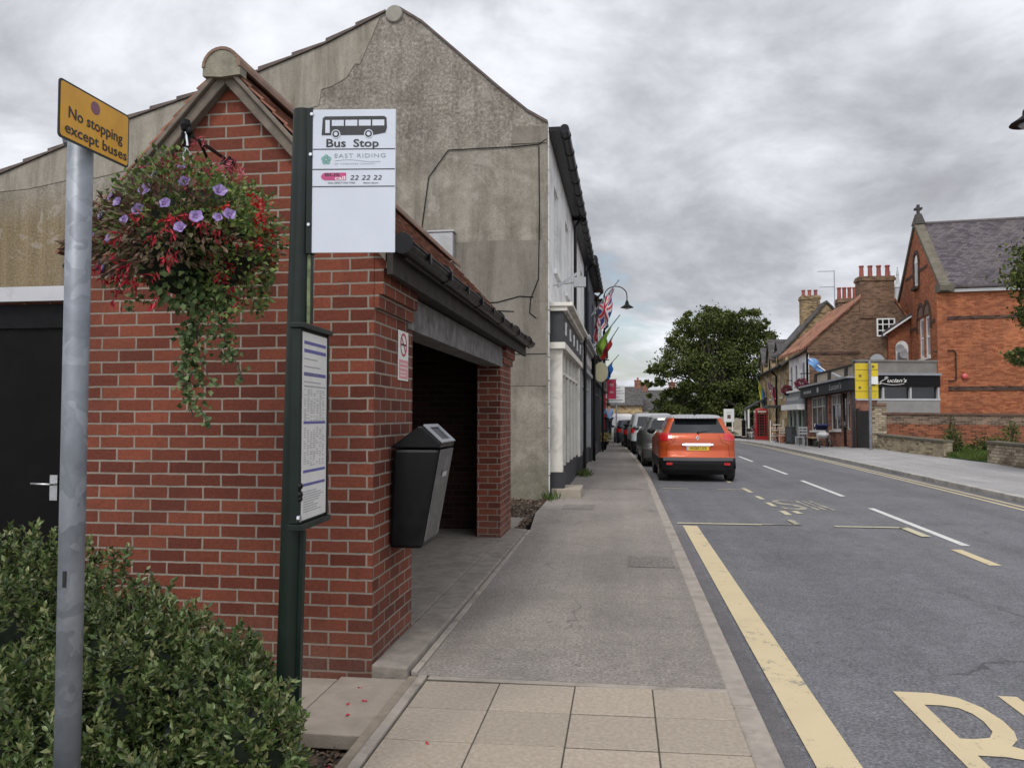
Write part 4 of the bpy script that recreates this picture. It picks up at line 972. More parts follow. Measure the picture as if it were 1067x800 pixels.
# each petunia a trumpet facing outwards
for k,(px,pz,py) in enumerate(((-.27,2.47,-.22),(-.22,2.46,-.24),(-.03,2.35,-.39),(-.10,2.31,-.38),(-.36,2.15,-.18),(-.31,2.13,-.22),(.22,2.32,-.36),(.29,2.33,-.30),(.32,2.35,-.26),(.08,2.38,-.37),(.25,2.47,-.22),(-.10,2.58,-.15),(-.2,2.25,-.33),(-.05,2.46,-.31),(.12,2.50,-.28),(-.15,2.40,-.35),(-.33,2.3,-.24),(.16,2.27,-.38),(.03,2.60,-.16),(-.28,2.36,-.28))):
    c=np.array((HX+px,HY+py,pz)); dirv=np.array((px*.8,py*1.3,.15)); dirv/=np.linalg.norm(dirv)
    a=np.cross(dirv,[0,0,1]);a/=np.linalg.norm(a);b=np.cross(dirv,a)
    mb=MB(); rr=.0245*rng.uniform(.8,1.25); dirv=dirv+rng.normal(size=3)*.28; dirv/=np.linalg.norm(dirv)
    ring=lambda r,h:[tuple(c+dirv*h+(a*math.cos(t)+b*math.sin(t))*r*(1+.10*math.sin(5*t+k)+.07*math.sin(11*t+2*k))) for t in np.linspace(0,2*math.pi,15,endpoint=False)]
    R0,R1_,R2=ring(.004,-.012),ring(rr*.55,.0),ring(rr,.006)
    for i in range(15):
        j=(i+1)%15; mb.face([R0[i],R0[j],R1_[j],R1_[i]]); mb.face([R1_[i],R1_[j],R2[j],R2[i]])
    fl_=mb.build('petunia',[M['petunia']],hb,solid=.0015)
    mb=MB(); mb.face(ring(.006,-.002)); mb.build('eye',M['petunia_eye'],fl_)
# ---------------------------------------------------------------- the rendered gable house and the row of shops beyond it
def rendered(name):
    m,nn,b=newmat(name); v=coords(nn)
    big=nn.noise(v,.55,7,.62,.8); mid=nn.noise(v,2.2,6,.65,.4); fine=nn.noise(v,26,5,.7); 
    vo=nn.new('TexVoronoi'); vo.inputs['Scale'].default_value=55; vo.inputs['Randomness'].default_value=1; nn.link(v,vo.inputs['Vector']); pz=nn.noise(v,60,3,.75)
    mp=nn.new('Mapping'); mp.inputs['Scale'].default_value=(2.2,1,.16); nn.link(v,mp.inputs['Vector']); st=nn.noise(mp.outputs[0],1.6,6,.65,.3)
    sx=nn.new('SeparateXYZ'); nn.link(v,sx.inputs[0])
    col=nn.ramp(mid,[(.28,(.155,.136,.110)),(.5,(.235,.212,.176)),(.72,(.325,.298,.252))])
    # upper pebble-dash: greyer with bare specks; left lower part: brown
    topf=nn.math('ADD',sx.outputs[2],nn.math('MULTIPLY',nn.math('SUBTRACT',big,.5),3.0))
    pq=nn.noise(v,17,4,.8); grey=nn.ramp(nn.math('ADD',nn.math('MULTIPLY',pq,.75),nn.math('MULTIPLY',mid,.25)),[(.36,(.085,.073,.06)),(.47,(.19,.168,.14)),(.54,(.255,.232,.198)),(.64,(.40,.38,.345))])
    col=nn.mix(nn.math('MULTIPLY',nn.ramp(topf,[(.0,0),(1,1)]) if False else nn.math('SMOOTH_MIN',nn.math('MULTIPLY',nn.math('MAXIMUM',nn.math('SUBTRACT',topf,5.7),0),.9),1,.1),.85),col,grey)
    brown=nn.ramp(fine,[(.3,(.15,.115,.068)),(.7,(.255,.20,.125))])
    lf=nn.math('MULTIPLY',nn.math('SUBTRACT',-5.6,sx.outputs[0]),.8,clamp=True)
    lo=nn.math('MULTIPLY',nn.math('SUBTRACT',6.0,sx.outputs[2]),1.2,clamp=True)
    col=nn.mix(nn.math('MULTIPLY',lf,lo),col,brown)
    col=nn.mix(1.0,col,nn.ramp(st,[(.32,.74),(.5,1.04),(.68,1.22)]),'MULTIPLY')
    col=nn.mix(1.0,col,nn.ramp(fine,[(.3,.78),(.7,1.15)]),'MULTIPLY')
    patch=nn.noise(v,.9,7,.7,1.2); col=nn.mix(nn.math('MULTIPLY',nn.ramp(patch,[(.55,0),(.60,1)]),.5),col,(.36,.33,.29))
    # green damp at the foot
    ft=nn.math('MULTIPLY',nn.math('SUBTRACT',.75,nn.math('ADD',sx.outputs[2],nn.math('MULTIPLY',nn.math('SUBTRACT',mid,.5),1.6))),1.3,clamp=True)
    col=nn.mix(nn.math('MULTIPLY',ft,.6),col,(.13,.125,.075))
    nn.link(col,b.inputs['Base Color']); b.inputs['Roughness'].default_value=.95; b.inputs['Specular IOR Level'].default_value=.15
    h=nn.math('ADD',fine,nn.math('MULTIPLY',pz,.6)); nn.link(nn.bump(h,.6,.02),b.inputs['Normal'])
    return m
M['dash']=rendered('pebble_dash')
def streaky(name,c,dirt):
    m,nn,b=newmat(name); v=coords(nn); mp=nn.new('Mapping'); mp.inputs['Scale'].default_value=(1.8,1,.22); nn.link(v,mp.inputs['Vector'])
    st=nn.noise(mp.outputs[0],1.5,7,.7,.3); md_=nn.noise(v,3.2,7,.7,.5); fi=nn.noise(v,25,4,.7)
    col=nn.ramp(md_,[(.3,tuple(x*.84 for x in c)),(.7,tuple(x*1.12 for x in c))]); col=nn.mix(nn.ramp(st,[(.46,0),(.66,.85)]),col,dirt); col=nn.mix(1.0,col,nn.ramp(fi,[(.3,.88),(.7,1.1)]),'MULTIPLY')
    nn.link(col,b.inputs['Base Color']); b.inputs['Roughness'].default_value=.95; b.inputs['Specular IOR Level'].default_value=.15; nn.link(nn.bump(md_,.4,.02),b.inputs['Normal']); return m
M['cement']=streaky('cement_render',(.285,.26,.215),(.15,.13,.10))
M['cement2']=streaky('cement_patch',(.205,.185,.155),(.115,.102,.084))
GY=14.06
hs=thing('gable_house','end house with a bare rendered gable wall and white shop front','house',(-4.1,GY,0))
Fg=Fr((-14.0,GY,0),(-1.29,GY,0)); GXa=-14.0
top=[(-14.0,5.55),(-12.17,6.23),(-9.52,7.17),(-6.78,7.97),(-5.45,8.43),(-4.30,8.95),(-4.05,8.99),(-3.61,8.70),(-2.17,7.385),(-1.65,6.93),(-1.29,6.71)]
mb=MB(); mb.fpoly(Fg,[(0,-.5),(Fg.L,-.5)]+[(x-GXa,z) for x,z in reversed(top)],-.3,0); mb.build('gable_wall',M['dash'],hs)
# pale smooth render along the left verge with a ragged lower edge
rr=random.Random(4)
low=[(-14.0,5.30),(-12.2,5.92),(-11.5,5.93),(-10.8,6.02),(-10.1,6.11),(-9.5,6.22),(-8.8,6.28),(-8.1,6.38),(-7.4,6.57),(-6.76,6.76),(-6.2,7.02),(-5.75,7.2),(-5.63,7.30),(-5.55,7.55),(-5.35,7.64),(-5.05,7.80),(-4.93,7.98),(-4.80,8.02),(-4.72,8.25),(-4.60,8.48),(-4.42,8.86)]
low=[(x+rr.uniform(-.05,.05),z+rr.uniform(-.05,.05)) for x,z in low]
mb=MB(); mb.fpoly(Fg,[(x-GXa,z) for x,z in low]+[(x-GXa,z-.02) for x,z in reversed(top[:6])],.0005,.012); mb.build('smooth_render',M['cement'],hs)
mb=MB(); mb.fpoly(Fg,[(x-GXa,z) for x,z in ((-9.9,5.2),(-9.1,5.25),(-9.0,5.5),(-9.2,5.75),(-9.9,5.6))],.0005,.012); mb.fpoly(Fg,[(x-GXa,z) for x,z in ((-1.95,6.36),(-1.31,6.36),(-1.31,6.66),(-1.92,6.68))],.0005,.02); mb.fpoly(Fg,[(x-GXa,z) for x,z in ((-3.35,2.0),(-1.33,2.0),(-1.33,4.6),(-2.2,4.62),(-3.32,4.58))],.0005,.010); mb.build_each('patch_render',M['cement2'],hs)
# verge tiles with stepped ends
mb=MB()
def verge(pts,step,th,over):
    for k in range(len(pts)-1):
        (x0,z0),(x1,z1)=pts[k],pts[k+1]; l=math.hypot(x1-x0,z1-z0); n_=max(1,round(l/step))
        for q in range(n_):
            f0,f1=q/n_,(q+1)/n_; dz=.035 if x1<-4.1 else -.0
            xa,za,xb,zb=x0+(x1-x0)*f0,z0+(z1-z0)*f0,x0+(x1-x0)*f1,z0+(z1-z0)*f1
            la,lb=(0,.035) if x1<=-4.0 else (.03,0)
            mb.hexa([(xa,GY-over,za-.0),(xb,GY-over,zb-.0),(xb,GY+.1,zb),(xa,GY+.1,za),(xa,GY-over,za+th+lb*0+.0),(xb,GY-over,zb+th-(.05 if x1<=-4 else 0)),(xb,GY+.1,zb+th-(.05 if x1<=-4 else 0)),(xa,GY+.1,za+th)])
verge(top[:6],.62,.085,.05); verge(top[6:],.4,.05,.035)
mb.build('verge_tiles',plain('verge_tile',(.11,.085,.075),.9,.3,6,bump=.5,dirt=(.06,.055,.05)),hs)
mb=MB(); mb.lathe([(.15,-.03),(.17,0),(.17,.35)],(-4.14,GY-.02,8.90),14,'y'); mb.build('ridge_end',plain('ridge_cement',(.25,.235,.20),.95,.2,6,bump=.5),hs)
LEN=6.4
mb=MB()
for k in range(len(top)-1):
    (x0,z0),(x1,z1)=top[k],top[k+1]
    mb.hexa([(x0,GY+.1,z0-.12),(x1,GY+.1,z1-.12),(x1,GY+LEN,z1-.12),(x0,GY+LEN,z0-.12),(x0,GY+.1,z0+.03),(x1,GY+.1,z1+.03),(x1,GY+LEN,z1+.03),(x0,GY+LEN,z0+.03)])
mb.build('roof',M['pantile'],hs)
# cable, meter box
mb=MB(); y=GY-.018; mb.tube([(-3.60,y,4.2),(-3.59,y,4.94),(-3.47,y,5.82),(-3.11,y,6.30),(-1.83,y,6.31),(-1.45,y,6.33),(-1.31,y,6.42)],.009,6); mb.tube([(-2.9,y,3.48),(-2.2,y,3.50),(-1.8,y,3.6),(-1.55,y,3.58)],.009,5); mb.tube([(-2.9,y,3.45),(-2.4,y,3.36),(-1.9,y,3.33)],.008,5); mb.tube([(-1.45,y,6.3),(-1.44,y,5),(-1.46,y,3.9),(-1.6,y,3.55),(-1.62,y,3.3),(-1.5,y,3.2)],.009,5); mb.tube([(-3.4,y,2.55),(-1.32,y,2.57)],.005,5)
mb.build_each('wall_cable',M['black_paint'],hs)
mb=MB(); mb.box(-3.43,-2.99,GY-.16,GY-.002,4.23,4.76); mb.box(-3.46,-2.96,GY-.18,GY-.001,4.765,4.80); mb.build('meter_box',plain('box_grey',(.36,.36,.37),.6,.08,5,dirt=(.25,.25,.24)),hs,bevel=.01)

def window(root,F,a0,a1,b0,b1,c=-.06,frame=None,glass=None,nx=2,ny=2,fw=.05,sill=None,hb=False):
    frame=frame or M['white_paint']; glass=glass or M['glass']
    mb=MB()
    mb.fbox(F,a0,a0+fw,b0,b1,c-.05,c); mb.fbox(F,a1-fw,a1,b0,b1,c-.05,c); mb.fbox(F,a0+fw,a1-fw,b0,b0+fw,c-.05,c); mb.fbox(F,a0+fw,a1-fw,b1-fw,b1,c-.05,c)
    for i in range(1,nx): x=a0+(a1-a0)*i/nx; mb.fbox(F,x-fw*.35,x+fw*.35,b0+fw,b1-fw,c-.045,c-.004)
    for j in range(1,ny): z=b0+(b1-b0)*j/ny; mb.fbox(F,a0+fw,a1-fw,z-fw*.35,z+fw*.35,c-.046,c-.006)
    if sill: mb.fbox(F,a0-.06,a1+.06,b0-.09,b0-.002,-.05,.06)
    o=mb.build('window',frame,root)
    mb=MB(); mb.fbox(F,a0+.01,a1-.01,b0+.01,b1-.01,c-.035,c-.028); mb.build('pane',glass,o)
    return o

def terrace(name,label,y0,y1,xoff,eave,wallmat,shopmat,fascmat,wins,letters,root=None,roofmat=None,door=True,base=None,proj=.22,fz=(2.8,3.45),group=None,letcol=None,x0=None,x1=None):
    x0=itp(y0,FL)+xoff if x0 is None else x0; x1=itp(y1,FL)+xoff if x1 is None else x1
    gz0,gz1=pav_l(y0),pav_l(y1); zs=(gz1-gz0)/(y1-y0)
    F=Fr((x0,y0,0),(x1,y1,0)); L=F.L; gz=min(gz0,gz1)
    t=root or thing(name,label,'house',(x0-3,(y0+y1)/2,gz),group)
    upper=fz[1]+.1
    holes=[(a-w/2,a+w/2,b0,b1) for a,w,b0,b1 in wins]
    mb=MB(); mb.wall(F,0,L,upper,eave,holes,.15); mb.build('front_wall',wallmat,t)
    for h in holes: window(t,F,*h,c=-.07,nx=1,ny=2,fw=.06,sill=True)
    mb=MB(); mb.fbox(F,0,L,gz-.2,upper,-.25,-.12); mb.build('inner_wall',M['dark_grey_paint'],t)
    # shop front: stall riser, pilasters, glazing, fascia with cornice
    mb=MB(); s0,s1=.35,L-.25
    for a in (s0,s1-.22): mb.fbox(F,a,a+.22,gz+.45,fz[0],-.1,proj); 
    mb.fbox(F,s0-.08,s1+.08,fz[0]-.12,fz[0],-.1,proj+.06)
    mb.fbox(F,s0-.1,s1+.1,fz[1],fz[1]+.07,-.1,proj+.20); mb.fbox(F,s0-.06,s1+.06,fz[1]-.08,fz[1]-.002,-.1,proj+.10)
    sf=mb.build('shop_front',shopmat,t,bevel=.01)
    mb=MB(); mb.fbox(F,s0-.02,s0+.24,gz-.2,gz+.449,-.1,proj+.03); mb.fbox(F,s1-.24,s1+.02,gz-.2,gz+.449,-.1,proj+.03); mb.fbox(F,s0+.241,s1-.241,gz-.2,gz+.50,-.1,proj-.06); mb.build('stall_riser',M['dark_grey_paint'] if base is None else base,t)
    mb=MB(); mb.fbox(F,s0,s1,fz[0]+.002,fz[1]-.082,-.1,proj+.015); fa=mb.build('fascia_sign',fascmat,t)
    if letters:
        Fx=Fr(F.P(0,0,proj+.016),F.P(L,0,proj+.016)); mb=MB()
        n_=letters
        for k in range(n_):
            a=s0+.5+(s1-s0-1.0)*k/max(1,n_-1); mb.fbox(Fx,a,a+.16,fz[0]+.18,fz[0]+.42,.0,.02); 
            if k%2: mb.fbox(Fx,a+.161,a+.26,fz[0]+.18,fz[0]+.24,.0,.02)
            else: mb.fbox(Fx,a+.161,a+.24,fz[0]+.36,fz[0]+.42,.0,.02)
        mb.build_each('raised_letter',letcol or M['near_white'],fa)
    mb=MB(); d0=s0+.24; mb_n=max(2,int((s1-s0-.5)/.95))
    for k in range(mb_n+1):
        a=d0+(s1-.22-d0)*k/mb_n; mb.fbox(F,a-.03,a+.03,gz+.5,fz[0]-.12,proj-.12,proj-.04)
    mb.fbox(F,d0,s1-.22,2.25,2.31,proj-.12,proj-.045)
    wf=mb.build('shop_window',shopmat,t)
    mb=MB(); mb.fbox(F,d0,s1-.22,gz+.5,fz[0]-.12,proj-.10,proj-.09); mb.build('pane',M['shop_glass'],wf)
    if roofmat:
        mb=MB(); w_=4.2; 
        a=F.P(-.0,eave,.2); b=F.P(L,eave,.2); c=F.P(L,eave+2.6,-w_); d=F.P(0,eave+2.6,-w_); e=F.P(L,eave,-2*w_); f=F.P(0,eave,-2*w_)
        up=lambda p,k=.14:(p[0],p[1],p[2]+k)
        mb.hexa([a,b,c,d,up(a),up(b),up(c),up(d)]); mb.hexa([d,c,e,f,up(d),up(c),up(e),up(f)]); mb.build('roof',roofmat,t)
        mb=MB(); mb.fpoly(F,[(0,upper),(L,upper),(L,eave),(0,eave)],-8.2,-8.0); 
        for aa in (0.0,L-.2):
            mb.hexa([F.P(aa,-.5,-8),F.P(aa+.2,-.5,-8),F.P(aa+.2,-.5,-.26),F.P(aa,-.5,-.26),F.P(aa,eave,-8),F.P(aa+.2,eave,-8),F.P(aa+.2,eave,-.26),F.P(aa,eave,-.26)])
            mb.face([F.P(aa,eave,-.26),F.P(aa,eave+2.55,-w_),F.P(aa,eave,-8.1)])
        mb.build('side_walls',M['brown_brick'],t)
    # gutter and downpipe
    mb=MB(); ga=F.P(-.02,eave-.02,.30); gb=F.P(L,eave-.02,.30)
    mb.tube([ga,gb],.085,10); k=0.3
    while k<L: mb.tube([F.P(k,eave-.02,.30),F.P(k+.07,eave-.02,.30)],.098,10); k+=.95
    mb.fbox(F,0,L,eave-.05,eave+.03,.002,.22)
    mb.build('gutter',M['black_plastic'],t)
    mb=MB(); mb.tube([F.P(L-.12,eave-.1,.28),F.P(L-.12,eave-.3,.1),F.P(L-.12,fz[1]+.3,.09),F.P(L-.12,fz[1]+.1,proj+.12),F.P(L-.12,gz,proj+.1)],.04,8); mb.build('downpipe',M['black_plastic'],t)
    return t,F
t1,F1=terrace('x','',GY+.02,20.4,0,6.62,M['white_render'],M['cream_paint'],M['dark_grey_paint'],[(1.7,1.0,4.3,5.95),(4.6,1.0,4.3,5.95)],5,root=hs)
mb=MB()
for k in range(16): mb.fbox(F1,-.001,.20 if k%2 else .13,k*.42,k*.42+.4,.002,.012)
mb.build('quoins',M['white_paint'],hs)
mb=MB(); mb.fbox(F1,.25,1.15,-.1,.16,.02,.55); mb.build('door_step',M['stone'],hs,bevel=.015)
mb=MB(); p=F1.P(1.0,3.95,.0); mb.tube([p,F1.P(1.0,4.0,.45)],.012,6); mb.box(p[0]+.40,p[0]+.62,p[1]-.06,p[1]+.06,p[2]-.04,p[2]+.14); mb.bar(F1.P(.85,3.9,.1),F1.P(1.0,4.2,.5),.05); mb.build('camera_bracket',M['mid_grey_paint'],hs)
t2,F2_=terrace('shop_house','white-walled shop house with grey panelled shop front, next to the gable house',20.42,26.5,0,6.55,M['white_render'],M['mid_grey_paint'],M['grey_paint'],[(1.6,1.0,4.3,5.95),(4.4,1.0,4.3,5.95)],6,roofmat=M['pantile'],group='shop houses along the pavement beside the parked cars',letcol=M['cream_paint'])
t3,F3_=terrace('shop_house','dark navy shop house with a black shop front behind the flags',26.52,34,.06,6.75,plain('navy_wall',(.035,.042,.06),.7,.2,2),M['dark_grey_paint'],M['black_paint'],[(1.8,1.0,4.3,5.9),(5.4,1.0,4.3,5.9)],0,roofmat=M['grey_slate'],group='shop houses along the pavement beside the parked cars')
t4,F4_=terrace('shop_house','pale cream shop house with dark shop front beside the flower trough',34.02,44,.05,6.4,M['cream_paint'],M['dark_grey_paint'],M['dark_grey_paint'],[(2.5,1.0,4.2,5.7),(7,1.0,4.2,5.7)],0,roofmat=M['pantile'],group='shop houses along the pavement beside the parked cars')
t5,F5_=terrace('shop_house','white shop house by the direction sign, last before the bend',44.02,57,-.02,5.6,M['white_render'],M['cream_paint'],M['dark_grey_paint'],[(3,1.0,3.9,5.1),(8,1.0,3.9,5.1)],0,roofmat=M['pantile'],group='shop houses along the pavement beside the parked cars')
mb=MB(); 
t=thing('projecting_sign','cream oval hanging sign over the grey shop front','sign',F3_.P(.6,3.0,.25))
mb.tube([F3_.P(.6,3.35,.05),F3_.P(.6,3.35,.75)],.018,6); mb.build('arm',M['black_paint'],t)
Fv=Fr(F3_.P(.6,0,.20),F3_.P(.6,0,.75)); mb=MB(); mb.fpoly(Fv,[(.27+.24*math.cos(2*math.pi*k/20),2.95+.34*math.sin(2*math.pi*k/20)) for k in range(20)],-.03,.03); mb.build('board',plain('cream_board',(.50,.46,.28),.6,.1,4),t)
# weeds against the wall foot
M['weed']=leafmat('weed_leaf',[(.03,.05,.012),(.07,.11,.025),(.11,.15,.04)],.25)
for (wx,wy,lb,k) in ((-.93,19.7,'tuft of weeds on the pavement by the black downpipe',160),(-1.24,14.0,'small weeds at the corner of the rendered wall',60)):
    P=np.stack([wx+rng.normal(size=k)*.08,wy+rng.normal(size=k)*.22,np.full(k,.0)],1); D=rng.normal(size=(k,3))*[.5,.5,.2]+[0,0,1]; leaves('weeds',P,D,rng.uniform(.06,.22,k),.03,M['weed'],label=lb,cat='weeds')
# flower trough and planter
ft=thing('flower_trough','black trough of yellow and pink flowers by the dark shop','flower trough',(-.85,36.5,pav_l(36.5)))
z=pav_l(36.5); mb=MB(); mb.hexa([(-1.0,35.9,z),(-.72,35.9,z),(-.72,37.2,z),(-1.0,37.2,z),(-1.08,35.8,z+.38),(-.64,35.8,z+.38),(-.64,37.3,z+.38),(-1.08,37.3,z+.38)]); mb.build('trough',M['black_paint'],ft)
k=500; P=np.stack([-.86+rng.normal(size=k)*.18,36.5+rng.uniform(-.75,.75,k),z+.38+rng.uniform(0,.35,k)],1); leaves('flowers',P,rdirs(k)+[0,0,.6],.09,.06,leafmat('trough_flowers',[(.06,.10,.02),(.10,.14,.03),(.5,.4,.05),(.45,.3,.2),(.05,.08,.02)],.25),ft)
# ---------------------------------------------------------------- parked cars: bodies lofted from rounded horizontal outlines
LV={ # z, rear y, front y, half width, rear bow, corner radius
'crossover':[(.17,.16,3.92,.78,.05,.25),(.28,.05,4.04,.865,.07,.28),(.42,.01,4.10,.885,.08,.30),(.56,.00,4.12,.89,.08,.30),(.60,.05,4.12,.889,.08,.30),(.72,.10,4.10,.887,.08,.28),(.86,.10,4.04,.885,.08,.26),(.96,.11,3.92,.882,.08,.24),(1.02,.12,3.05,.876,.08,.22),(1.09,.15,2.92,.858,.08,.20),(1.14,.19,2.84,.815,.08,.16),(1.20,.24,2.75,.757,.08,.13),(1.30,.32,2.58,.705,.09,.12),(1.42,.42,2.36,.652,.10,.12),(1.50,.46,2.18,.615,.10,.13),(1.545,.52,2.02,.58,.10,.14),(1.575,.75,1.80,.49,.10,.16),(1.585,1.1,1.5,.30,.05,.12)],
'box':[(.2,.12,3.98,.80,.02,.14),(.35,.02,4.16,.88,.03,.16),(.55,.0,4.22,.90,.03,.16),(.75,.05,4.22,.90,.03,.14),(.95,.07,4.16,.898,.03,.12),(1.05,.08,4.0,.89,.03,.12),(1.10,.10,3.05,.87,.03,.12),(1.3,.16,2.86,.825,.03,.12),(1.5,.22,2.66,.785,.03,.12),(1.60,.25,2.5,.76,.03,.12),(1.66,.32,2.3,.70,.03,.14),(1.69,.5,2.0,.6,.03,.14)],
'hatch':[(.17,.16,3.72,.74,.05,.25),(.3,.04,3.9,.83,.08,.28),(.48,.0,3.96,.85,.09,.30),(.66,.05,3.96,.85,.09,.28),(.80,.10,3.84,.848,.09,.26),(.90,.13,3.6,.84,.09,.24),(.95,.15,2.95,.825,.09,.22),(1.1,.25,2.68,.775,.10,.2),(1.3,.42,2.3,.69,.10,.18),(1.38,.48,2.1,.64,.10,.18),(1.43,.7,1.8,.52,.08,.18),(1.45,1.0,1.5,.32,.05,.12)],
'van':[(.22,.10,4.9,.88,.01,.1),(.4,.02,5.1,.95,.01,.1),(.9,.0,5.15,.96,.01,.1),(1.0,.01,4.9,.96,.01,.1),(1.1,.02,4.4,.95,.01,.1),(1.35,.03,4.1,.93,.01,.12),(1.7,.06,3.6,.89,.01,.12),(1.85,.12,3.3,.84,.01,.14),(1.9,.3,3.0,.75,.01,.14)]}
GL={'crossover':(1.13,1.475),'box':(1.15,1.56),'hatch':(1.0,1.35),'van':(1.2,1.62)}
WB={'crossover':(.62,3.22),'box':(.72,3.28),'hatch':(.6,3.1),'van':(.9,4.0)}
def car(style,label,paint,loc,rot=0,roof=None,clad=True,lamp=(.95,1.14,.58),plate='',chrome=False,group='cars parked along the kerb',badge=False,whitelens=True,name='parked_car',tilt_z=0,text=None):
    lv=LV[style]; zs=sorted(set([round(a[0],3) for a in lv]+[round(x,3) for x in np.arange(lv[0][0],lv[-1][0],.045)]))
    tb=np.array(lv); get=lambda z:[float(np.interp(z,tb[:,0],tb[:,k])) for k in range(1,6)]
    NR,NC,NS,NF=22,5,40,10
    def loop(z):
        yr,yf,w,bow,r=get(z); P=[]; rf=min(.35,(yf-yr)*.2,w*.5)
        for i in range(NR): x=-(w-r)+2*(w-r)*i/NR; P.append((x,yr+bow*(x/w)**2,'r'))
        yc=yr+bow*((w-r)/w)**2
        for i in range(NC): a=R(-90+90*i/NC); P.append((w-r+r*math.cos(a),yc+r+r*math.sin(a),'c'))
        y0=yc+r; y1=yf-rf
        for i in range(NS): P.append((w,y0+(y1-y0)*i/NS,'s'))
        for i in range(NC): a=R(90*i/NC); P.append((w-rf+rf*math.cos(a),y1+rf*math.sin(a),'d'))
        for i in range(NF): P.append(((w-rf)-2*(w-rf)*i/NF,yf,'f'))
        for i in range(NC): a=R(90+90*i/NC); P.append((-(w-rf)+rf*math.cos(a),y1+rf*math.sin(a),'d'))
        for i in range(NS): P.append((-w,y1-(y1-y0)*i/NS,'S'))
        for i in range(NC): a=R(180+90*i/NC); P.append((-(w-r)+r*math.cos(a),yc+r+r*math.sin(a),'c'))
        return P
    LP=[loop(z) for z in zs]; n_=len(LP[0])
    g0,g1=GL[style]; roof_z=g1+.03
    def cls(i,k):
        zm=(zs[i]+zs[i+1])/2; q=LP[i][k][2]
        base=NR+NC; 
        if q=='s': s=(k-base+.5)/NS
        elif q=='S': s=1-(k-(base+NS+NC+NF+NC)+.5)/NS
        else: s=None
        if g0<zm<g1:
            if q=='r' and (0 if style=='crossover' else 1)<=k<NR-(0 if style=='crossover' else 1) and style!='van': return 'rear_window'
            if q=='f': return 'windscreen'
            if s is not None:
                side='L' if q=='S' else 'R'
                if style=='van': return 'side_window'+side if s>.72 and s<.95 else 'body'
                if .03<s<.15 and zm<g1-.03: return 'side_window'+side
                if .18<s<.50 or .54<s<.93: return 'side_window'+side
        if clad and zm<.565: return 'bumper'
        if zm>roof_z and roof: return 'roof'
        return 'body'
    groups={}
    for i in range(len(zs)-1):
        for k in range(n_): groups.setdefault(cls(i,k),[]).append((i,k))
    t=thing(name,label,'van' if style=='van' else 'car',loc,group); t.rotation_euler=(0,0,0)
    lx,ly,lz=loc; ca,sa=math.cos(rot),math.sin(rot)
    Wp=lambda x,y,z:(lx+x*ca-y*sa, ly+x*sa+y*ca, lz+z)
    def grp(cells,off=0.0):
        mb=MB(); idx={}
        def vid(i,k):
            k%=n_
            if (i,k) not in idx:
                x,y,_=LP[i][k]
                if off:
                    a=LP[i][(k-1)%n_]; b=LP[i][(k+1)%n_]; tx,ty=b[0]-a[0],b[1]-a[1]; l=math.hypot(tx,ty) or 1; x+=ty/l*off; y-=tx/l*off
                idx[(i,k)]=len(mb.v); mb.v.append(Wp(x,y,zs[i]))
            return idx[(i,k)]
        for i,k in cells: mb.f.append((vid(i,k),vid(i,k+1),vid(i+1,k+1),vid(i+1,k))); mb.mi.append(0)
        return mb
    roofm=roof or paint
    for nm,cells in groups.items():
        if nm=='body':
            mb=grp(cells)
            if not roof: mb.face([Wp(x,y,zs[-1]) for x,y,_ in LP[-1]])
            mb.face([Wp(x,y,zs[0]) for x,y,_ in reversed(LP[0])]) if not clad else None
            body=mb.build('body',paint,t,smooth=True)
        elif nm=='roof':
            mb=grp(cells); mb.face([Wp(x,y,zs[-1]) for x,y,_ in LP[-1]]); mb.build('roof',roof,t,smooth=True)
        elif nm=='bumper':
            mb=grp(cells,.004); mb.face([Wp(x,y,zs[0]) for x,y,_ in reversed(LP[0])]); mb.build('bumper',M['car_black'],t,smooth=True)
        elif nm.startswith('side_window'): grp(cells,-.004).build('side_window',M['car_glass'],t,smooth=True)
        else: grp(cells,-.004).build(nm,M['car_glass'],t,smooth=True)
    l0,l1,xin=lamp; w=get((l0+l1)/2)[2]
    for sgn in (-1,1):
        cells=[];white=[]
        for i in range(len(zs)-1):
            zm=(zs[i]+zs[i+1])/2
            if not l0<zm<l1: continue
            for k in range(n_):
                x,y,q=LP[i][k]; x2=LP[i][(k+1)%n_][0]; xm=(x+x2)/2
                if xm*sgn<0: continue
                lim=xin+ (l1-zm)*.25
                if (q=='r' and abs(xm)>lim) or q=='c' or (q in 'sS' and y<.5 and y<.28+ (zm-l0)*.8): 
                    cells.append((i,k))
                    if whitelens and l0+.06<zm<l1-.05 and lim+.04<abs(xm)<lim+.17 and q=='r': white.append((i,k))
        if cells:
            o=grp(cells,.010).build('tail_light',M['lamp_red'],t,smooth=True)
            if white: grp(white,.013).build('reversing_lens',M['lamp_white'],o,smooth=True)
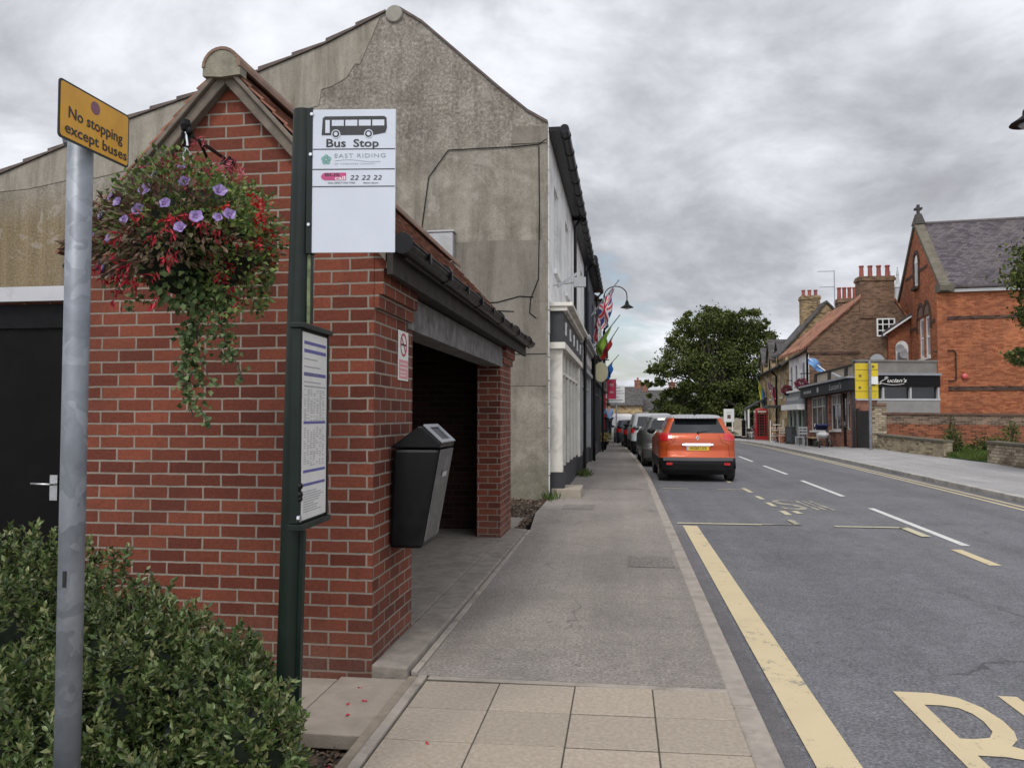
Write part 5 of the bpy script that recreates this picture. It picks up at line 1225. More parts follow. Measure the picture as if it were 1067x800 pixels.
    # wheels
    for wy in WB[style]:
        for sgn in (-1,1):
            w0=get(.4)[2]; xc=sgn*(w0-.10)
            mb=MB(); r=.335
            pr_=[(.20,-.10),(.30,-.105),(r,-.085),(r,.085),(.30,.105),(.20,.10)]
            c=Wp(xc,wy,r)
            Rm=Matrix.Translation(c) @ Matrix.Rotation(rot,4,'Z')
            m2=MB(); m2.lathe(pr_,(0,0,0),24,'x'); mb.mesh([tuple(Rm@Vector(v)) for v in m2.v],m2.f)
            wh=mb.build('wheel',M['rubber'],t,smooth=False)
            m2=MB(); s_=sgn*.09; m2.lathe([(.205,s_),(.19,s_+sgn*.012),(.06,s_+sgn*.008),(.02,s_+sgn*.018)],(0,0,0),20,'x'); mb=MB(); mb.mesh([tuple(Rm@Vector(v)) for v in m2.v],m2.f); mb.build('rim',M['silver_paint'],wh)
            mb=MB(); pts=[]
            for k in range(17):
                a=math.pi*k/16; pts.append(Wp(sgn*(w0+.002),wy+.40*math.cos(a),.30+.40*math.sin(a)*(1 if clad else .98)))
            mb.face(pts if sgn<0 else pts[::-1]); mb.build('wheel_arch',M['car_black'],t)
    for sgn in (-1,1):
        yf=get(g0)[1]; mb=MB(); mb.blob((0,0,0),(.115,.09,.075),2,.05,12); m2=MB(); c=Wp(sgn*(get(g0)[2]+.13),yf-.35,g0+.02); m2.mesh([tuple(Vector(v)+Vector(c)) for v in mb.v],mb.f); m2.build('mirror',M['car_black'] if clad else paint,t,smooth=True)
    def rx(z): return get(z)[0]
    if plate:
        z0=lamp[0]-.215 if style=='crossover' else .62; y=rx(z0+.05)-.006
        Fp=Fr(Wp(-.26,y,z0),Wp(.26,y,z0)); mb=MB(); mb.fbox(Fp,0,.52,0,.112,-.03,.004); pl=mb.build('number_plate',M['plate_yellow'],t,bevel=.003)
        mb=MB(); put_text(mb,plate,.1,Fp,.27,.022,.0055,width=.40,height=.068,centre=True,bold=.002); mb.build('lettering',M['ink'],pl)
        mb=MB(); mb.fbox(Fp,.003,.045,.004,.108,.0042,.0052); mb.build('plate_band',plain('plate_blue',(.35,.38,.55),.5,.1,20),pl)
    if chrome:
        y=rx(.86)-.005; mb=MB()
        pts=[]
        for k in range(13):
            x=-.36+.72*k/12; pts.append((x,y+.08*(x/.88)**2*0+get(.86)[3]*(x/.88)**2))
        for k in range(12):
            (xa,ya),(xb,yb)=pts[k],pts[k+1]; za=.875-.0; hh=.032 if 0<k<11 else .022
            mb.hexa([Wp(xa,ya-.03,za-hh),Wp(xb,yb-.03,za-hh),Wp(xb,yb+.02,za-hh),Wp(xa,ya+.02,za-hh),Wp(xa,ya-.012,za+hh),Wp(xb,yb-.012,za+hh),Wp(xb,yb+.02,za+hh),Wp(xa,ya+.02,za+hh)])
        mb.build('tailgate_trim',M['chrome'],t,smooth=False,bevel=.004)
    if badge:
        y=rx(1.03)-.012; Fb_=Fr(Wp(-.06,y,.975),Wp(.06,y,.975)); mb=MB()
        o_=[(.06,0),(.105,.055),(.06,.11),(.015,.055)]; i_=[(.06,.028),(.083,.055),(.06,.082),(.037,.055)]
        for k in range(4):
            k2=(k+1)%4; mb.fpoly(Fb_,[o_[k],o_[k2],i_[k2],i_[k]],-.02,.012)
        mb.build('badge',M['chrome'],t)
        # wiper, spoiler lip, reflectors, bumper insert, fog lights, exhaust shadow gap
        mb=MB(); zz_=1.17; mb.tube([Wp(.02,rx(1.16)-.02,1.15),Wp(.36,rx(1.22)+.02,1.20)],.012,6); mb.lathe([(.03,0),(.025,.02)],Wp(.02,rx(1.15)-.03,1.15),10,'y'); mb.build('wiper',M['car_black'],t)
        mb=MB(); pts=[]
        for k in range(13):
            x=-.52+1.04*k/12; pts.append((x,.40+.10*(x/.6)**2))
        for k in range(12):
            (xa,ya),(xb,yb)=pts[k],pts[k+1]; mb.hexa([Wp(xa,ya-.08,1.485),Wp(xb,yb-.08,1.485),Wp(xb,yb+.2,1.50),Wp(xa,ya+.2,1.50),Wp(xa,ya-.07,1.515),Wp(xb,yb-.07,1.515),Wp(xb,yb+.2,1.556),Wp(xa,ya+.2,1.556)])
        mb.build('spoiler',roofm,t,smooth=False,bevel=.008)
        mb=MB()
        for sg in (-1,1):
            x=.66*sg; y=rx(.44)+get(.44)[3]*.55-.02; mb.box(lx+x-.07,lx+x+.07,ly+y-.004,ly+y+.05,lz+.40,lz+.455)
        mb.build_each('reflector',M['lamp_red'],t)
        mb=MB(); pts=[]
        for k in range(17):
            x=-.80+1.6*k/16; pts.append((x,.0+.08*(x/.89)**2))
        for k in range(16):
            (xa,ya),(xb,yb)=pts[k],pts[k+1]; mb.hexa([Wp(xa,ya-.012,.50),Wp(xb,yb-.012,.50),Wp(xb,yb+.05,.50),Wp(xa,ya+.05,.50),Wp(xa,ya-.008,.575),Wp(xb,yb-.008,.575),Wp(xb,yb+.05,.575),Wp(xa,ya+.05,.575)])
        mb.build('bumper_insert',plain('bumper_grey',(.075,.075,.078),.5,.1,8),t)
        mb=MB(); mb.tube([Wp(.0,.95,1.58),Wp(.0,.70,1.585)],.012,6); mb.hexa([Wp(-.03,.75,1.575),Wp(.03,.75,1.575),Wp(.015,1.0,1.58),Wp(-.015,1.0,1.58),Wp(-.008,.70,1.64),Wp(.008,.70,1.64),Wp(.006,.92,1.60),Wp(-.006,.92,1.60)]); mb.build('aerial_fin',M['car_black'],t)
        mb=MB(); mb.tube([Wp(-.50,.115,1.1),Wp(-.56,.115,.93),Wp(-.70,.14,.88),Wp(-.74,.13,.60)],.0035,4); mb.tube([Wp(.50,.115,1.1),Wp(.56,.115,.93),Wp(.70,.14,.88),Wp(.74,.13,.60)],.0035,4); mb.build_each('tailgate_gap',M['ink'],t)
    return t
M['car_glass']=plain('car_glass',(.008,.009,.010),.05,.2,1,spec=.5)
M['car_black']=plain('car_black',(.009,.009,.0095),.55,.15,8,spec=.3)
def paint(n_,c,metal=.35): return plain(n_,c,.42,.03,3,metal=metal,coat=.35,spec=.4)
car('crossover','bright orange crossover with a pale roof and black bumper, parked',paint('orange_paint',(.44,.066,.011),.2),(1.76,19.05,zr(19)),0.012,roof=paint('ivory_roof',(.32,.33,.34),.2),plate='WO65 LVX',chrome=True,badge=True)
car('crossover','dark grey hatchback just ahead of the orange car',paint('grey_car_paint',(.10,.105,.10)),(1.50,24.6,zr(25)),0.03,clad=False,lamp=(.9,.9,.9),roof=paint('pale_roof',(.26,.27,.28),.2))
car('box','boxy white off-roader with round tail lamps, ahead of the grey car',paint('white_car_paint',(.36,.37,.38),.0),(1.27,33.0,zr(33)),0.035,clad=True,lamp=(.86,1.10,.70),whitelens=False)
car('hatch','small black hatchback beyond the white off-roader',paint('black_car_paint',(.014,.014,.016)),(.96,39.2,zr(39)),0.045,clad=False,lamp=(.72,.92,.60),whitelens=False)
car('hatch','dark blue hatchback further up, before the white van',paint('blue_car_paint',(.03,.04,.06)),(.55,46.5,zr(46.5)),0.06,clad=False,lamp=(.7,.95,.56),whitelens=False)
car('van','white van at the far end of the row of parked cars',paint('van_paint',(.6,.6,.6),.0),(-.1,58.0,zr(58)),0.09,clad=False,lamp=(.55,1.05,.86),whitelens=False,name='parked_van')
# ---------------------------------------------------------------- flags, lamps, street furniture
RED,WHT,BLU=plain('flag_red',(.48,.02,.035),.85,.08,6),plain('flag_white',(.60,.58,.58),.85,.06,6),plain('flag_blue',(.025,.04,.17),.85,.1,6)
def uj(u,v):
    x,y=(u-.5)*2,(v-.5)*1.0
    if abs(y)<.10 or abs(x)<.10: return 0
    if abs(y)<.17 or abs(x)<.17: return 1
    d=abs(abs(y)-abs(x)*.5)
    return 0 if d<.045 else 1 if d<.13 else 2
def flag(label,tip,base,mats,fn,drop,wid,seed,group,limp=True,name='flag',polemat=None,st=.25):
    tip,base=Vector(tip),Vector(base)
    t=thing(name,label,'flag',tuple(base),group)
    mb=MB(); mb.tube([base,tip],[.025,.018],8); mb.lathe([(.0,-.03),(.03,0),(.0,.04)],tuple(tip),8); mb.build('pole',polemat or M['mid_grey_paint'],t)
    rr=random.Random(seed); ph=rr.uniform(0,6); d=(base-tip).normalized(); side=d.cross(Vector((0,0,1))).normalized()
    def f(u,v):   # v along the pole from the tip, u hanging out
        a=tip+d*(st+v*wid)
        hang=u*drop*(.35+.65*math.sin(min(1,v*1.15+.08)*math.pi*.62))
        sw=math.sin(u*5+ph+v*4)*.10*u+math.sin(v*9+ph)*.07*u
        gather=(v-1.0)*wid*u*.28
        p=a-d*gather*.9+Vector((0,0,-hang))+side*(sw)+Vector((d.x,d.y,0))*(.12*math.sin(u*4+ph))*u
        return p
    mb=MB(); mb.grid(f,34,24,fn); mb.build('cloth',mats,t,smooth=True,solid=.004)
    return t
GR='flags on poles along the shop fronts by the lamp'
LIME=plain('flag_lime',(.30,.50,.05),.85,.1,5); FRED=plain('flag_plain_red',(.45,.03,.03),.85,.1,5); FBLU=plain('flag_mid_blue',(.02,.13,.42),.85,.1,5); SKY=plain('flag_sky_blue',(.16,.33,.62),.85,.1,5); YEL=plain('flag_yellow',(.55,.55,.06),.85,.1,5)
def fx(u,v,y,off=0): # street coordinates of a mast at distance y
    return None
flag('large union flag hanging from a pole just below the lamp',(-.08,25.6,5.80),(-.98,26.2,4.75),[RED,WHT,BLU],uj,.85,.80,1,GR)
flag('lime green flag above the grey shop front',(-.06,28.6,5.05),(-1.0,29.3,3.95),[LIME],lambda u,v:0,.50,.95,2,GR,st=.45)
flag('plain red flag furled on its pole below the lime one',(-.12,32.0,4.98),(-.98,32.8,3.75),[FRED],lambda u,v:0,.26,1.1,3,GR,st=.4)
flag('blue flag lowest in the row of flags',(-.14,37.5,4.30),(-.95,38.2,3.45),[FBLU],lambda u,v:0,.50,.6,4,GR,st=.45)
flag('second union flag half hidden behind the first',(-.60,30.5,6.0),(-1.06,31.2,5.3),[RED,WHT,BLU],uj,1.2,.75,6,GR)

def street_lamp(label,base,h,toward,sc=1.0):
    bx_,by_,bz_=base; t=thing('street_lamp',label,'street lamp',base,'swan-neck street lamps')
    mb=MB(); mb.lathe([(.16,0),(.16,.15),(.11,.25),(.10,1.1),(.075,1.25),(.06,2.5),(.05,h-.6),(.045,h)],base,14); mb.build('column',M['black_paint'],t,smooth=False)
    dx,dy=toward; mb=MB(); pts=[(bx_,by_,bz_+h-.9)]
    r=.62*sc
    for k in range(13):
        a=math.pi*(1-k/12); pts.append((bx_+dx*(r+r*math.cos(a)),by_+dy*(r+r*math.cos(a)),bz_+h-.05+r*.85*math.sin(a)))
    e=pts[-1]; pts.append((e[0],e[1],e[2]-.28)); mb.tube(pts,.028,8)
    mb.tube([(bx_,by_,bz_+h-.75),(bx_+dx*r*.5,by_+dy*r*.5,bz_+h-.25),(bx_+dx*r*.9,by_+dy*r*.9,bz_+h+.35)],.015,6)
    mb.build('swan_neck',M['black_paint'],t)
    mb=MB(); z=pts[-1][2]; s=sc
    mb.lathe([(.05*s,.02),(.07*s,-.05*s),(.10*s,-.10*s),(.11*s,-.20*s),(.20*s,-.27*s),(.34*s,-.36*s),(.36*s,-.39*s),(.33*s,-.385*s)],(e[0],e[1],z),18); mb.build('lantern',M['black_paint'],t,smooth=True)
    mb=MB(); mb.lathe([(.2*s,-.385*s),(.16*s,-.44*s),(.05*s,-.47*s)],(e[0],e[1],z),14); mb.build('lens',plain('lamp_lens',(.35,.36,.37),.2,.05,5),t,smooth=True)
street_lamp('tall black swan-neck lamp standing beyond the row of flags',(-.93,44,pav_l(44)),8.2,(1,-.05),1.0)
street_lamp('black swan-neck lamp beside the road opposite the bus shelter',(9.86,18.1,.05),8.35,(-1,.0),1.0)

# direction sign, red banner, person on a step
t=thing('direction_sign','white direction sign on grey posts at the far end of the pavement','road sign',(-.32,47,pav_l(47)))
mb=MB(); z=pav_l(47); mb.tube([(-.32,47,z),(-.32,47,z+3.45)],.045,8); mb.tube([(.02-.95,47.3,z),(.02-.95,47.3,z+3.2)],.04,8); mb.build_each('post',M['silver_paint'],t)
Fd=Fr((-.98,46.9,z+2.35),(.18,46.85,z+2.35)); 
mb=MB(); mb.fpoly(Fd,[(-.35,.28),(.1,.0),(1.15,.0),(1.15,.52),(.1,.52)],0,.03); pl=mb.build('arrow_board',M['near_white'],t)
mb=MB(); mb.fbox(Fd,.2,1.05,.12,.17,.031,.034); mb.fbox(Fd,.2,.8,.30,.35,.031,.034); mb.build('print',M['print_grey'],pl)
mb=MB(); mb.fbox(Fd,.25,1.15,.56,1.0,0,.03); pl=mb.build('upper_board',M['near_white'],t)
mb=MB(); mb.fbox(Fd,.33,1.05,.66,.70,.031,.034); mb.fbox(Fd,.33,.9,.84,.88,.031,.034); mb.build('print',M['print_grey'],pl)
t=thing('banner','pink and red banner hanging on the lamp column','banner',(-.7,43.6,2.6)); mb=MB(); mb.tube([(-.95,43.7,3.45),(-.25,43.7,3.45)],.015,6); mb.build('rod',M['black_paint'],t)
def bf(u,v): return (-.80+.50*u,43.7+.05*math.sin(u*6+v*4),3.43-v*1.05)
mb=MB(); mb.grid(bf,14,20,lambda u,v:1 if (abs(u-.5)<.2 and (.2<v<.33 or .6<v<.72)) else 0); mb.build('cloth',[plain('banner_red',(.46,.035,.08),.85,.2,3),plain('banner_pink',(.5,.25,.25),.85,.1,3)],t,solid=.004)
t=thing('bunting','red bunting draped down the wall behind the person','bunting',(-1.0,42,.5)); mb=MB()
for k in range(9):
    z0=.75+.21*k; x=-.96+.06*math.sin(k*2.1); mb.hexa([(x-.16,42.2,z0),(x+.16,42.2,z0),(x+.16,42.22,z0),(x-.16,42.22,z0),(x-.2,42.2,z0+.17),(x+.2,42.2,z0+.17),(x+.2,42.22,z0+.17),(x-.2,42.22,z0+.17)])
mb.build_each('pennant',plain('bunting_red',(.40,.03,.03),.85,.3,4),t); mb=MB(); mb.tube([(-.96,42.23,.7),(-.96,42.23,2.7)],.01,5); mb.build('cord',M['ink'],t)

def skin(name,verts,edges,rad,mat,parent,sub=2):
    me=bpy.data.meshes.new(name); org=ORG[parent.name]
    me.from_pydata([Vector(v)-org for v in verts],edges,[]); o=bpy.data.objects.new(name,me); COL.objects.link(o); o.parent=parent; ORG[o.name]=org
    bm=bmesh.new(); bm.from_mesh(me); L=bm.verts.layers.skin.verify()
    for i,v in enumerate(bm.verts):
        r=rad[i]; v[L].radius=(r,r) if not isinstance(r,tuple) else r; v[L].use_root=(i==0)
    bm.to_mesh(me); bm.free(); me.materials.append(mat)
    md=o.modifiers.new('skin','SKIN'); md.use_smooth_shade=True; s=o.modifiers.new('sub','SUBSURF'); s.levels=sub; s.render_levels=sub
    return o
M['skin']=plain('skin',(.42,.25,.18),.55,.06,8)
def person(label,loc,rot,J,shirt,trouser,hair,sleeves=True,rads=None):
    """J: joints in body space (x right, y forward, z up)"""
    t=thing('person',label,'person',loc); ca,sa=math.cos(rot),math.sin(rot)
    T=lambda p:(loc[0]+p[0]*ca-p[1]*sa,loc[1]+p[0]*sa+p[1]*ca,loc[2]+p[2])
    K=['hip','waist','chest','neck','head','crown','shL','elL','wrL','haL','shR','elR','wrR','haR','hpL','knL','anL','toL','hpR','knR','anR','toR']
    rr=dict(hip=.13,waist=.115,chest=.14,neck=.052,head=.085,crown=.075,shL=.062,shR=.062,elL=.042,elR=.042,wrL=.03,wrR=.03,haL=.032,haR=.032,hpL=.092,hpR=.092,knL=.058,knR=.058,anL=.04,anR=.04,toL=.035,toR=.035)
    E=[('hip','waist'),('waist','chest'),('chest','neck'),('neck','head'),('head','crown'),('chest','shL'),('shL','elL'),('elL','wrL'),('wrL','haL'),('chest','shR'),('shR','elR'),('elR','wrR'),('wrR','haR'),('hip','hpL'),('hpL','knL'),('knL','anL'),('anL','toL'),('hip','hpR'),('hpR','knR'),('knR','anR'),('anR','toR')]
    ix={k:i for i,k in enumerate(K)}
    skin('body',[T(J[k]) for k in K],[(ix[a],ix[b]) for a,b in E],[rr[k] for k in K],M['skin'],t)
    s=['waist','hip','chest','shL','elL','shR','elR']; sx={k:i for i,k in enumerate(s)}
    skin('top',[T(J[k]) for k in s],[(sx[a],sx[b]) for a,b in (('hip','waist'),('waist','chest'),('chest','shL'),('shL','elL'),('chest','shR'),('shR','elR'))],[rr[k]+.022 for k in s],shirt,t)
    s=['hip','hpL','knL','anL','hpR','knR','anR']; sx={k:i for i,k in enumerate(s)}
    skin('trousers',[T(J[k]) for k in s],[(sx[a],sx[b]) for a,b in (('hip','hpL'),('hpL','knL'),('knL','anL'),('hip','hpR'),('hpR','knR'),('knR','anR'))],[rr[k]+.024 for k in s],trouser,t)
    for q in 'LR':
        skin('shoe',[T(J['an'+q]),T(J['to'+q])],[(0,1)],[.05,.045],M['rubber'],t)
    h=Vector(T(J['head'])); c=Vector(T(J['crown'])); mb=MB(); mb.blob(tuple(h.lerp(c,.85)-Vector(T((0,.015,0)))+Vector(loc)),(.095,.10,.085),2,.06,14); mb.build('hair',hair,t,smooth=True)
    return t
J0=dict(hip=(0,0,.95),waist=(0,0,1.1),chest=(0,.01,1.32),neck=(0,.01,1.48),head=(0,.03,1.58),crown=(0,.03,1.67),shL=(-.17,0,1.40),elL=(-.23,.10,1.18),wrL=(-.15,.30,1.22),haL=(-.12,.38,1.25),shR=(.17,0,1.40),elR=(.25,.06,1.14),wrR=(.22,.22,1.02),haR=(.21,.28,.97),hpL=(-.09,0,.90),knL=(-.10,.03,.50),anL=(-.10,-.01,.08),toL=(-.11,.15,.04),hpR=(.09,0,.90),knR=(.11,.05,.50),anR=(.11,.03,.08),toR=(.13,.19,.04))
z=pav_l(41)
stp=thing('step_stool','grey step stool under the standing person','step stool',(-.66,41,z)); mb=MB(); mb.box(-.92,-.40,40.8,41.25,z+.42,z+.46)
for sx_ in (-.90,-.44): 
    for sy_ in (40.82,41.20): mb.box(sx_,sx_+.03,sy_,sy_+.03,z,z+.42)
mb.build('frame',M['mid_grey_paint'],stp)
person('person in a pale blue top and dark trousers standing by the shop wall',(-.66,41.02,z+.46),R(35),J0,plain('blue_shirt',(.20,.36,.62),.8,.1,8),plain('dark_trousers',(.02,.022,.03),.85,.1,8),plain('dark_hair',(.03,.02,.015),.8,.2,20))

# ---------------------------------------------------------------- far end of the street: houses across the junction
def cottage(label,x0,x1,y,gz,eave,ridge,depth,wall,roof,chims,wins,rot=0):
    t=thing('cottage',label,'house',((x0+x1)/2,y,gz),'houses across the end of the street')
    F=Fr((x0,y,0),(x1,y,0)); L=F.L
    holes=[(a,a+w,gz+b,gz+b+h) for a,w,b,h in wins]
    mb=MB(); mb.wall(F,0,L,gz-.5,eave,holes,.15); 
    for a in (0,L): 
        mb.face([F.P(a,gz-.5,0),F.P(a,gz-.5,-depth),F.P(a,eave,-depth),F.P(a,ridge-.1,-depth/2),F.P(a,eave,0)])
    mb.build('wall',wall,t)
    for h in holes: window(t,F,*h,c=-.06,nx=2,ny=2,fw=.07,sill=True)
    mb=MB(); a,b=-.15,L+.15
    for (c0,z0,c1,z1) in ((.3,eave-.12,-depth/2,ridge),(-depth-.3,eave-.12,-depth/2,ridge)):
        mb.hexa([F.P(a,z0,c0),F.P(b,z0,c0),F.P(b,z1,c1),F.P(a,z1,c1),F.P(a,z0+.12,c0),F.P(b,z0+.12,c0),F.P(b,z1+.12,c1),F.P(a,z1+.12,c1)])
    rf=mb.build('roof',roof,t)
    for (cx,w,h) in chims:
        mb=MB(); mb.fbox(F,cx-w/2,cx+w/2,ridge-.5,ridge+h,-depth/2-.35,-depth/2+.35); mb.fbox(F,cx-w/2-.06,cx+w/2+.06,ridge+h,ridge+h+.14,-depth/2-.4,-depth/2+.4); ch=mb.build('chimney',M['red_shop_brick'],rf)
        mb=MB(); p=F.P(cx,ridge+h+.14,-depth/2); mb.lathe([(.14,0),(.11,.35)],p,10); mb.build('chimney_pot',M['terracotta'],ch)
    return t
ge=zr(110)+.05
cottage('sandstone cottage with a grey slate roof at the end of the street',-3.2,2.7,108,ge,2.9,5.35,7,M['buff_stone'],M['grey_slate'],[(5.4,.9,.9)],[(.6,1.0,1.3,1.5),(2.6,1.2,1.3,1.5),(4.5,.9,1.3,1.5)])
cottage('low cottage with red chimneys beside the big tree',2.9,9.5,112,ge,2.25,5.0,7,M['cream_paint'],M['grey_slate'],[(.35,1.0,.9),(4.2,.9,1.1)],[(.8,1.2,1.0,1.3),(3.2,1.2,1.0,1.3)])
cottage('brown brick house with grey roof set back beside the sandstone cottage',-14,-3.6,104,ge,3.4,6.2,8,M['brown_brick'],M['grey_slate'],[(2,1,1)],[(1,1.2,1.5,1.5),(5,1.2,1.5,1.5)])

# ---------------------------------------------------------------- trees
M['tree_leaf']=leafmat('tree_leaf',[(.024,.038,.010),(.05,.071,.018),(.08,.105,.027),(.118,.138,.039),(.165,.168,.055)],.22,.6,.2)
M['tree_leaf2']=leafmat('yew_leaf',[(.014,.026,.009),(.028,.048,.014),(.045,.072,.019),(.068,.095,.027)],.15,.6,.2)
M['bark_tree']=plain('tree_bark',(.06,.05,.04),.95,.3,3,bump=.6,bscale=12)
def tree(label,base,trunk_h,trunk_r,crowns,lf,per,mat,seed,gap=.0,name='broadleaf_tree',group=None,dens=1.0,limbs=True,spread=.30):
    rs=np.random.default_rng(seed); t=thing(name,label,'tree',base,group); b=np.array(base)
    P=[];D=[];cl=[]
    for (c,r,k) in crowns:
        c=np.array(c,float);r=np.array(r,float)
        for _ in range(int(k*dens)):
            d=rs.normal(size=3); d/=np.linalg.norm(d); q=c+r*d*rs.uniform(.35,1.0)**.5; cl.append(q)
            s=rs.uniform(.5,1.15)*min(r)*spread; m=int(per*rs.uniform(.5,1.3))
            pp=q+rs.normal(size=(m,3))*np.array([s,s,s*.55]); P.append(pp); D.append(rs.normal(size=(m,3))+[0,0,-.25])
    P=np.concatenate(P);D=np.concatenate(D)
    leaves('crown',P,D,rs.uniform(.7,1.3,len(P))*lf,rs.uniform(.7,1.2,len(P))*lf*.62,mat,t)
    mb=MB(); top=b+[0,0,trunk_h]; mb.tube([tuple(b-[0,0,.4]),tuple(b+[.02,0,trunk_h*.4]),tuple(top)],[trunk_r*1.3,trunk_r,trunk_r*.8],12)
    mb.build('trunk',M['bark_tree'],t)
    mb=MB()
    for q in cl[::max(1,len(cl)//70)]:
        mid=top*.45+q*.55+rs.normal(size=3)*.2; mid[2]=top[2]*.35+q[2]*.65 if q[2]>top[2] else mid[2]
        mb.tube([tuple(top-[0,0,trunk_h*.25]),tuple(mid),tuple(q)],[trunk_r*.38,trunk_r*.18,.02],6)
    mb.build('limbs',M['bark_tree'],t)
    return t
TX=lambda u:1.96+(u-668)*.0946
TZv=lambda v:1.47+(433-v)*.0970
gz=zr(82)+.05
cr=[]
for (u,v,ru,rv,k) in ((748,352,34,30,60),(720,352,22,22,34),(776,350,24,26,40),(742,335,22,16,26),(795,356,15,14,16),(708,385,24,26,44),(745,390,34,34,60),(782,392,28,30,50),(760,425,36,24,46),(710,420,18,22,26),(686,384,16,5,9),(682,399,14,4,8),(689,411,14,4,7),(690,424,10,8,8),(700,352,10,7,6),(770,329,20,8,12),(796,336,9,6,6),(722,332,10,6,6)):
    cr.append(((TX(u),82+(u%7-3)*.5,TZv(v)),(ru*.0946,max(2.2,ru*.085),rv*.097),k))
tree('big sycamore with a broad dark crown in the churchyard',(9.3,82.5,gz),4.5,.5,cr,.29,105,M['tree_leaf'],5,spread=.20,dens=1.15)
tree('dark yew between the sycamore and the stone house',(13.8,84,gz),1.5,.35,[((13.6,84,3.2),(2.2,2.2,3.4),40),((15.2,86,2.6),(2.4,2.4,3.2),36),((12.0,85,2.2),(1.8,2,2.6),24)],.34,70,M['tree_leaf2'],6,name='yew_tree')
tree('bushy low tree growing beside the end cottage',(4.9,96,zr(96)+.05),1,.2,[((4.9,96,1.3),(1.6,1.4,2.2),34),((6.3,97,2.0),(1.7,1.5,2.6),34)],.3,70,M['tree_leaf2'],7,name='yew_tree')
tree('dark low holly tree behind the black gate post',(10.5,88,gz),1,.3,[((10.2,88,1.8),(2.6,2,2.6),44),((7.6,88.5,1.6),(2.2,2,2.4),34)],.34,70,M['tree_leaf2'],9,name='yew_tree')
tree('leafy tree hanging over the low rubble wall by the orange hall',(12.3,20.8,0),3.0,.16,[((10.25,20.6,5.05),(.75,.8,.75),60),((10.1,20.7,4.1),(.5,.6,.6),34),((9.75,20.8,2.9),(.45,.5,.22),16),((10.3,20.8,3.3),(.4,.5,.5),20),((12,20.9,5.2),(1.4,1.4,1.6),40),((11.6,20.9,3.6),(1.2,1.2,1.0),26)],.12,60,M['tree_leaf'],8)
# ---------------------------------------------------------------- right side of the street
_p=R(2.277);_y=R(7.848)
_fw=Vector((-math.sin(_y)*math.cos(_p),math.cos(_y)*math.cos(_p),math.sin(_p)));_rt=Vector((math.cos(_y),math.sin(_y),0));_up=_rt.cross(_fw)
def at(u,v,Y):   # where the line of sight through a measured photo point meets distance Y
    r=_rt*((u-533.5)/830)+_up*((400-v)/830)+_fw; return Vector((0,0,CAMZ))+r*(Y/r.y)
# --- corner shop
shop=thing('corner_shop','flat-roofed corner shop with black fascias and brick piers opposite','shop',(11,37,.05))
Fa=Fr((9.21,41.75,-.02),(9.58,34.62,-.02),zs=.025); LA=Fa.L
mb=MB(); mb.wall(Fa,0,LA,-.3,2.36,[(.75,3.3,.74,2.33),(3.85,5.3,.74,2.33),(5.3,6.0,.02,2.33),(6.0,6.55,.74,2.33)],.2); mb.build('front_wall',M['red_shop_brick'],shop)
mb=MB(); mb.fbox(Fa,-.05,LA+.1,2.37,2.86,-.2,.28); fa=mb.build('fascia_sign',plain('charcoal_fascia',(.016,.017,.019),.6,.15,4,spec=.25),shop)
mb=MB(); mb.fbox(Fa,-.1,LA+.15,2.865,2.95,-.3,.38); mb.build('cornice',M['lead'],shop)
FaS=Fr(Fa.P(0,0,.285),Fa.P(LA,0,.285),zs=.025)
mb=MB(); put_text(mb,"Lucian's",.3,FaS,4.6,2.50,.004,width=1.7,height=.26,shear=.3); put_text(mb,'wine bar',.3,FaS,.7,2.52,.004,width=1.2,height=.2,shear=.1) if False else None
for k in range(5): mb.fbox(FaS,.6+.26*k,.6+.26*k+.15,2.53,2.66,.002,.005)
mb.fpoly(FaS,[(2.9+.14*math.cos(2*math.pi*k/12),2.62+.14*math.sin(2*math.pi*k/12)) for k in range(12)],.002,.005); mb.build('lettering',plain('dull_silver',(.38,.38,.39),.5,.1,8),fa)
for a0,a1,b0,nx in ((.75,3.3,.74,3),(3.85,5.3,.74,2),(6.0,6.55,.74,1)): 
    o=window(shop,Fa,a0,a1,b0,2.33,c=-.05,frame=plain('shop_frame',(.50,.49,.46),.5,.1,6),glass=M['shop_glass'],nx=nx,ny=1,fw=.06)
    mb=MB(); mb.fbox(Fa,a0,a1,1.84,1.90,-.08,-.03); 
    for k in range(nx*3): x=a0+(a1-a0)*(k+.5)/(nx*3); mb.fbox(Fa,x-.02,x+.02,1.9,2.3,-.08,-.04)
    mb.build('transom',M['near_white'] if nx==9 else plain('shop_frame_b',(.36,.35,.33),.5,.1,6),o)
mb=MB(); mb.fbox(Fa,.65,3.4,.66,.735,-.1,.06); mb.fbox(Fa,3.8,5.28,.66,.735,-.1,.06); mb.build_each('sill',M['near_white'],shop)
mb=MB(); mb.fbox(Fa,5.33,5.97,.03,2.3,-.15,-.10); dr=mb.build('door',M['black_paint'],shop); mb=MB(); mb.fbox(Fa,5.45,5.85,.9,2.1,-.098,-.09); mb.build('pane',M['glass'],dr); mb=MB(); mb.fbox(Fa,5.46,5.49,.85,1.1,-.098,-.05); mb.build('handle',M['steel'],dr)
mb=MB(); mb.fbox(Fa,5.2,6.1,-.2,.01,-.1,.3); mb.build('door_step',M['stone'],shop)
mb=MB()
for a in (-.02,3.4,6.95): mb.fbox(Fa,a,a+.16,-.2,2.365,.002,.10)
mb.build_each('iron_column',M['dark_grey_paint'],shop)
mb=MB(); 
for a in (3.6,6.62): mb.fbox(Fa,a,a+.20,-.2,2.365,.002,.06)
mb.build_each('brick_pier',M['red_shop_brick'],shop)
Fs2=Fr((9.60,34.60,0),(13.16,35.45,0)); LS=Fs2.L
mb=MB(); mb.wall(Fs2,0,LS,-.3,2.14,[],.2); mb.build('side_wall',M['red_shop_brick'],shop)
